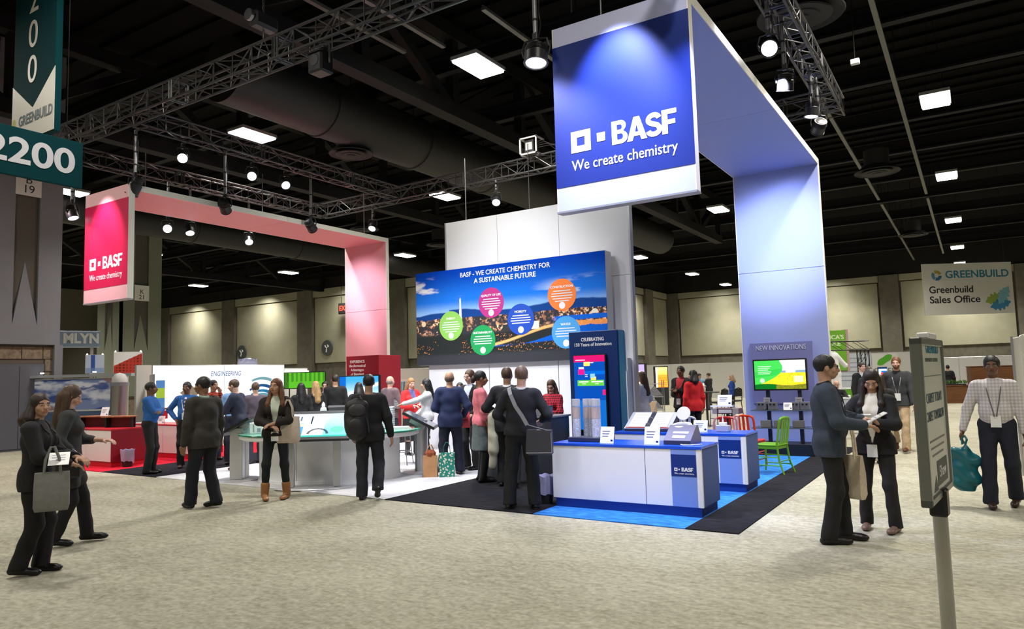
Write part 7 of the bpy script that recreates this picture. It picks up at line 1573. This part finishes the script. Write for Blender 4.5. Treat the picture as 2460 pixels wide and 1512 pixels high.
# behind the stand
person('woman in a white sweater with long brown hair just past the white wall', -6.06, 14.75, 62, 1.68, dict(kind='sweater', col=(.62, .62, .68), hem=-.18), dict(kind='skirt', col=(.62, .62, .68), hem=.45, boot=.3), (.6, .6, .62), S_PALE, ('long', H_BR, .36), women=True, L=(-.15, .32, 1.1), Rh=(.2, .12, .95), z0=Z, q=2)
person('man in a black suit with a red tie beside the woman in red', -5.82, 16.52, 148, 1.80, jk(BLK, under=(.42, .02, .035), vw=.09), tr_(), (.01, .01, .01), S_DARK, ('short', H_BLK), L=(-.03, .26, 1.20), Rh=(.04, .25, 1.18), badge=.02, lanyard=(.6, .1, .12), q=2)
person('woman in a bright red jacket with a dark bob, back to the camera', -5.42, 16.17, 30, 1.70, jk(rgb(212, 32, 40), hem=-.14), tr_((.01, .01, .015)), (.01, .01, .01), S_PALE, ('bob', H_BLK), women=True, hyaw=30, q=2)
person('man in a light blue shirt reading by the far drape wall', -9.95, 30.5, -150, 1.56, dict(kind='shirt', col=rgb(120, 160, 196)), tr_((.2, .2, .22)), (.02, .02, .02), S_TAN, ('short', H_BLK), q=3, hpitch=15, L=(-.1, .3, 1.15), Rh=(.1, .3, 1.15))
person('man in a dark suit with a paper beside the man in light blue', -9.62, 30.75, 60, 1.58, jk(CH), tr_((.1, .09, .09)), (.02, .02, .02), S_PALE, ('short', H_BR), q=3, L=(-.1, .36, 1.05), Rh=(.1, .36, 1.05))
person('fair-haired woman in a royal blue top behind the bar chairs', -7.40, 26.3, 80, 1.50, dict(kind='sweater', col=rgb(24, 62, 140)), tr_(), (.01, .01, .01), S_PALE, ('bob', (.28, .18, .10)), women=True, q=3)

# ------------------------------------------------------------------ what they carry
def tote(label, x, y, z, rz, wd, ht, dp, m, hz, spread=.0, name='tote_bag', sm_=None):
    t = thing(name, label, 'bag', (x, y, z), rz)
    v = []
    for k, (zz, a, b) in enumerate(((0, .92, .55), (ht*.12, 1.0, 1.0), (ht*.6, 1.0, .9), (ht, .98, .35))):
        v += [(-wd/2*a, -dp/2*b, zz), (-wd*.2*a, -dp/2*b*1.15, zz), (wd*.2*a, -dp/2*b*1.1, zz), (wd/2*a, -dp/2*b, zz), (wd/2*a, dp/2*b, zz), (wd*.2*a, dp/2*b*1.15, zz), (-wd*.2*a, dp/2*b*1.1, zz), (-wd/2*a, dp/2*b, zz)]
    fs = [tuple(range(7, -1, -1)), tuple(range(24, 32))]
    for k in range(3): fs += [(k*8+i, k*8+(i+1) % 8, k*8+8+(i+1) % 8, k*8+8+i) for i in range(8)]
    MB().add(v, fs).build('bag_body', m, t, smooth=True)
    for s in (-1, 1): MB().tube([(-wd*.24, s*dp*.2, ht*.86), (-wd*.2, s*dp*.15, ht+(hz-ht)*.5), (-wd*.05, s*.012, hz), (wd*.05, s*.012, hz), (wd*.2, s*dp*.15, ht+(hz-ht)*.5), (wd*.24, s*dp*.2, ht*.86)], .011, 6).build('strap', sm_ or m, t)
    return t
canvas = mat('canvas_cream', rgb(206, 192, 168), .85, noise=.08, scale=30, bump=.2); canvas2 = mat('canvas_oat', rgb(196, 182, 168), .85, noise=.08, scale=30, bump=.2); grey_c = mat('canvas_grey', rgb(120, 122, 118), .85, noise=.1, scale=20)
tote('cream canvas tote hanging from the hand of the man in the slate blazer', -1.09, 7.82, .40, math.radians(-30), .26, .42, .10, canvas, .76)
tote('oatmeal canvas tote on the shoulder of the woman with auburn hair', -8.47, 7.21, .80, math.radians(25), .33, .38, .10, canvas2, .62)
tote('grey cloth bag carried by the woman in black at the picture edge', -7.00, 3.32, .60, math.radians(60), .27, .34, .11, grey_c, .56)
tote('small black handbag carried by the woman with long brown hair', -8.12, 4.02, .74, math.radians(40), .24, .18, .09, mat('leather_black', (.012, .012, .013), .4), .32, name='handbag')
# teal carrier bag, crumpled
tb2 = thing('carrier_bag', 'crumpled teal carrier bag swinging from the hand of the man in the pale shirt', 'bag', (-.19, 10.20, .16)); tlm = mat('bag_teal', (.004, .11, .14), .35)
p_, q_ = solid([ell((0, 0, .20), (.17, .085, .22)), cone((-.10, 0, .44), (.12, 0, .40), .075, .06), cone((.04, .0, .5), (.02, 0, .60), .04, .018), ell((-.13, .02, .42), (.08, .05, .06))], .014, .05, wrinkle=.016, seed=5, cut=lambda X, Y, Z: .015-Z+0*X+0*Y)
solid_obj('bag_body', [(p_, q_, 0)], [tlm], tb2); MB().tube([(.0, 0, .56), (.0, .03, .63), (.03, .02, .66), (.05, -.01, .62), (.03, 0, .56)], .012, 6).build('handle', tlm, tb2)
# backpack on the walking man's left shoulder
r_ = bp_; o_ = r_['L2W'](-.15, -.26, 0)
bk = thing('backpack', 'bulky black backpack slung on the shoulder of the man walking away', 'backpack', (o_[0], o_[1], .86), r_['rz']+.12); bkm = mat('nylon_black', (.014, .014, .016), .55, noise=.2, scale=15)
p_, q_ = solid([ell((0, .02, .27), (.175, .12, .30)), ell((0, -.03, .16), (.155, .125, .17)), cone((-.09, 0, .46), (.09, 0, .46), .07, .07)], .012, .05, wrinkle=.004, seed=8)
solid_obj('pack_body', [(p_, q_, 0)], [bkm], bk); p_, q_ = solid([ell((-.01, -.125, .17), (.12, .06, .13))], .012, .02); solid_obj('front_pocket', [(p_, q_, 0)], [bkm], bk)
p_, q_ = solid([ell((0, -.105, .40), (.12, .045, .09))], .012, .02); solid_obj('top_pocket', [(p_, q_, 0)], [mat('nylon_grey', (.035, .036, .038), .5)], bk)
MB().tube([(.10, .10, .50), (.06, .16, .58), (.05, .24, .60), (.06, .33, .52), (.08, .36, .36)], .022, 6).build('strap', bkm, bk); MB().tube([(.13, -.09, .30), (.15, -.11, .20), (.16, -.07, .10)], .012, 6).build('side_strap', mat('nylon_grey', (.035, .036, .038), .5), bk)
MB().tube([(-.03, .06, .53), (-.03, .05, .58), (.03, .05, .58), (.03, .06, .53)], .010, 6).build('grab_loop', bkm, bk)
# messenger bag with its strap across the back
r_ = bagm; w_ = r_['L2W']; o_ = w_(.25, -.24, 0)
ms = thing('shoulder_bag', 'dark grey flap shoulder bag hanging at the hip of the person in the black sweater', 'bag', (o_[0], o_[1], .70), r_['rz']-.15); msm = mat('bag_slate', (.050, .050, .060), .5, noise=.1, scale=12)
MB().bevbox(-.16, .16, -.05, .06, 0, .29, .02).build('bag_body', msm, ms); MB().add([(-.168, -.062, .03), (.165, -.062, .035), (.155, -.06, .30), (-.15, -.06, .31), (-.168, -.052, .03), (.165, -.052, .035), (.155, .05, .305), (-.15, .05, .315)], [(0, 1, 2, 3), (7, 6, 5, 4), (0, 4, 5, 1), (1, 5, 6, 2), (2, 6, 7, 3), (3, 7, 4, 0)]).build('flap', mat('bag_slate_flap', (.040, .040, .048), .45), ms)
MB().tube([(-.16, -.066, .03), (.16, -.066, .033), (.158, -.066, .27)], .005, 5).build('piping', mat('piping_pale', (.35, .34, .34), .5), ms)
iw = ms.matrix_basis.inverted() if False else (Matrix.Translation((o_[0], o_[1], .70)) @ Matrix.Rotation(r_['rz']-.15, 4, 'Z')).inverted()
pts = [iw @ Vector(w_(*p)) for p in ((.10, -.215, 1.03), (.04, -.205, 1.14), (-.04, -.195, 1.26), (-.10, -.165, 1.40), (-.125, -.10, 1.475), (-.125, -.01, 1.49), (-.11, .09, 1.42))]
mb = MB()
for a, b in zip(pts, pts[1:]):
    d = (b-a).normalized(); sd = d.cross(Vector((0, -1, .3))).normalized()*.024; n_ = Vector((0, -.008, .004)); mb.add([a-sd, a+sd, b+sd, b-sd]+[q-n_ for q in (a-sd, a+sd, b+sd, b-sd)], [(0, 1, 2, 3), (7, 6, 5, 4), (0, 4, 5, 1), (1, 5, 6, 2), (2, 6, 7, 3), (3, 7, 4, 0)])
mb.build('shoulder_strap', mat('strap_grey', (.22, .22, .23), .4), ms); MB().tube([pts[0], (pts[0]+Vector((.1, 0, .30)))*.5+Vector((0, -.03, 0)), (.14, -.03, .29)], .012, 6).build('strap_end', msm, ms)
# coat over the arm
ct = thing('folded_coat', 'beige coat draped over the arm of the man at the reception', 'coat', (-6.27, 9.26, .26), math.radians(30))
p_, q_ = solid([cone((0, 0, .82), (0, .10, .86), .06, .06), cone((-.02, -.02, .80), (.0, .0, .30), .055, .080), cone((.03, 0, .5), (-.02, .02, .06), .065, .060)], .012, .05, wrinkle=.004, seed=2)
solid_obj('coat_cloth', [(p_, q_, 0)], [mat('coat_beige', rgb(188, 184, 166), .85, noise=.08, scale=10)], ct)
# papers, pads, folder, phone
def sheet(label, name, p, rz, tilt, wd, ht, m, th=.006, cat='paper'):
    t = thing(name, label, cat, p, rz); mb = MB().box(-wd/2, wd/2, -ht/2, ht/2, 0, th); mb.xf(Matrix.Rotation(tilt, 4, 'X')).build('sheet', m, t)
    mb = MB()
    for k in range(3): mb.box(-wd*.35, wd*.3, ht*(.25-.2*k), ht*(.29-.2*k), th, th+.001)
    o = mb.xf(Matrix.Rotation(tilt, 4, 'X')).build('printed_lines', greym, t); o['kind'] = 'stuff'; return t
a = womR['L2W'](.02, .35, 1.20); sheet('white note pad held by the woman writing', 'note_pad', a, womR['rz']+.2, .75, .15, .20, cardw, .014, 'pad')
a = womR['L2W'](.10, .35, 1.24); pn = thing('pen', 'dark pen in the hand of the woman writing', 'pen', a); MB().bar((0, 0, 0), (-.05, .03, .13), .0045, .0035).build('barrel', cb, pn); MB().bar((0, 0, 0), (.006, -.004, -.015), .003, .001).build('tip', silver, pn)
a = manR['L2W'](.02, .40, 1.14); sheet('white papers held by the man in the slate blazer', 'held_papers', a, manR['rz'], .5, .18, .24, cardw, .008)
sheet('white paper in the hands of the woman in black at the picture edge', 'held_paper', (-6.99, 3.37, 1.05), math.radians(60), .5, .16, .20, cardw, .004)
sheet('red folder between the navy blazer and the man with a red tie', 'folder', (-7.70, 10.44, .93), math.radians(40), 1.2, .24, .30, mat('folder_red', rgb(196, 30, 50), .5), .012, 'folder')
sheet('white paper held by the two men at the far drape wall', 'held_paper', (-9.80, 30.35, 1.02), .5, .9, .22, .30, cardw, .004)
sheet('slim dark notebook under the arm of the balding man in taupe', 'notebook', (-10.98, 12.42, 1.12), .8, 1.2, .16, .22, lpm, .012, 'notebook')
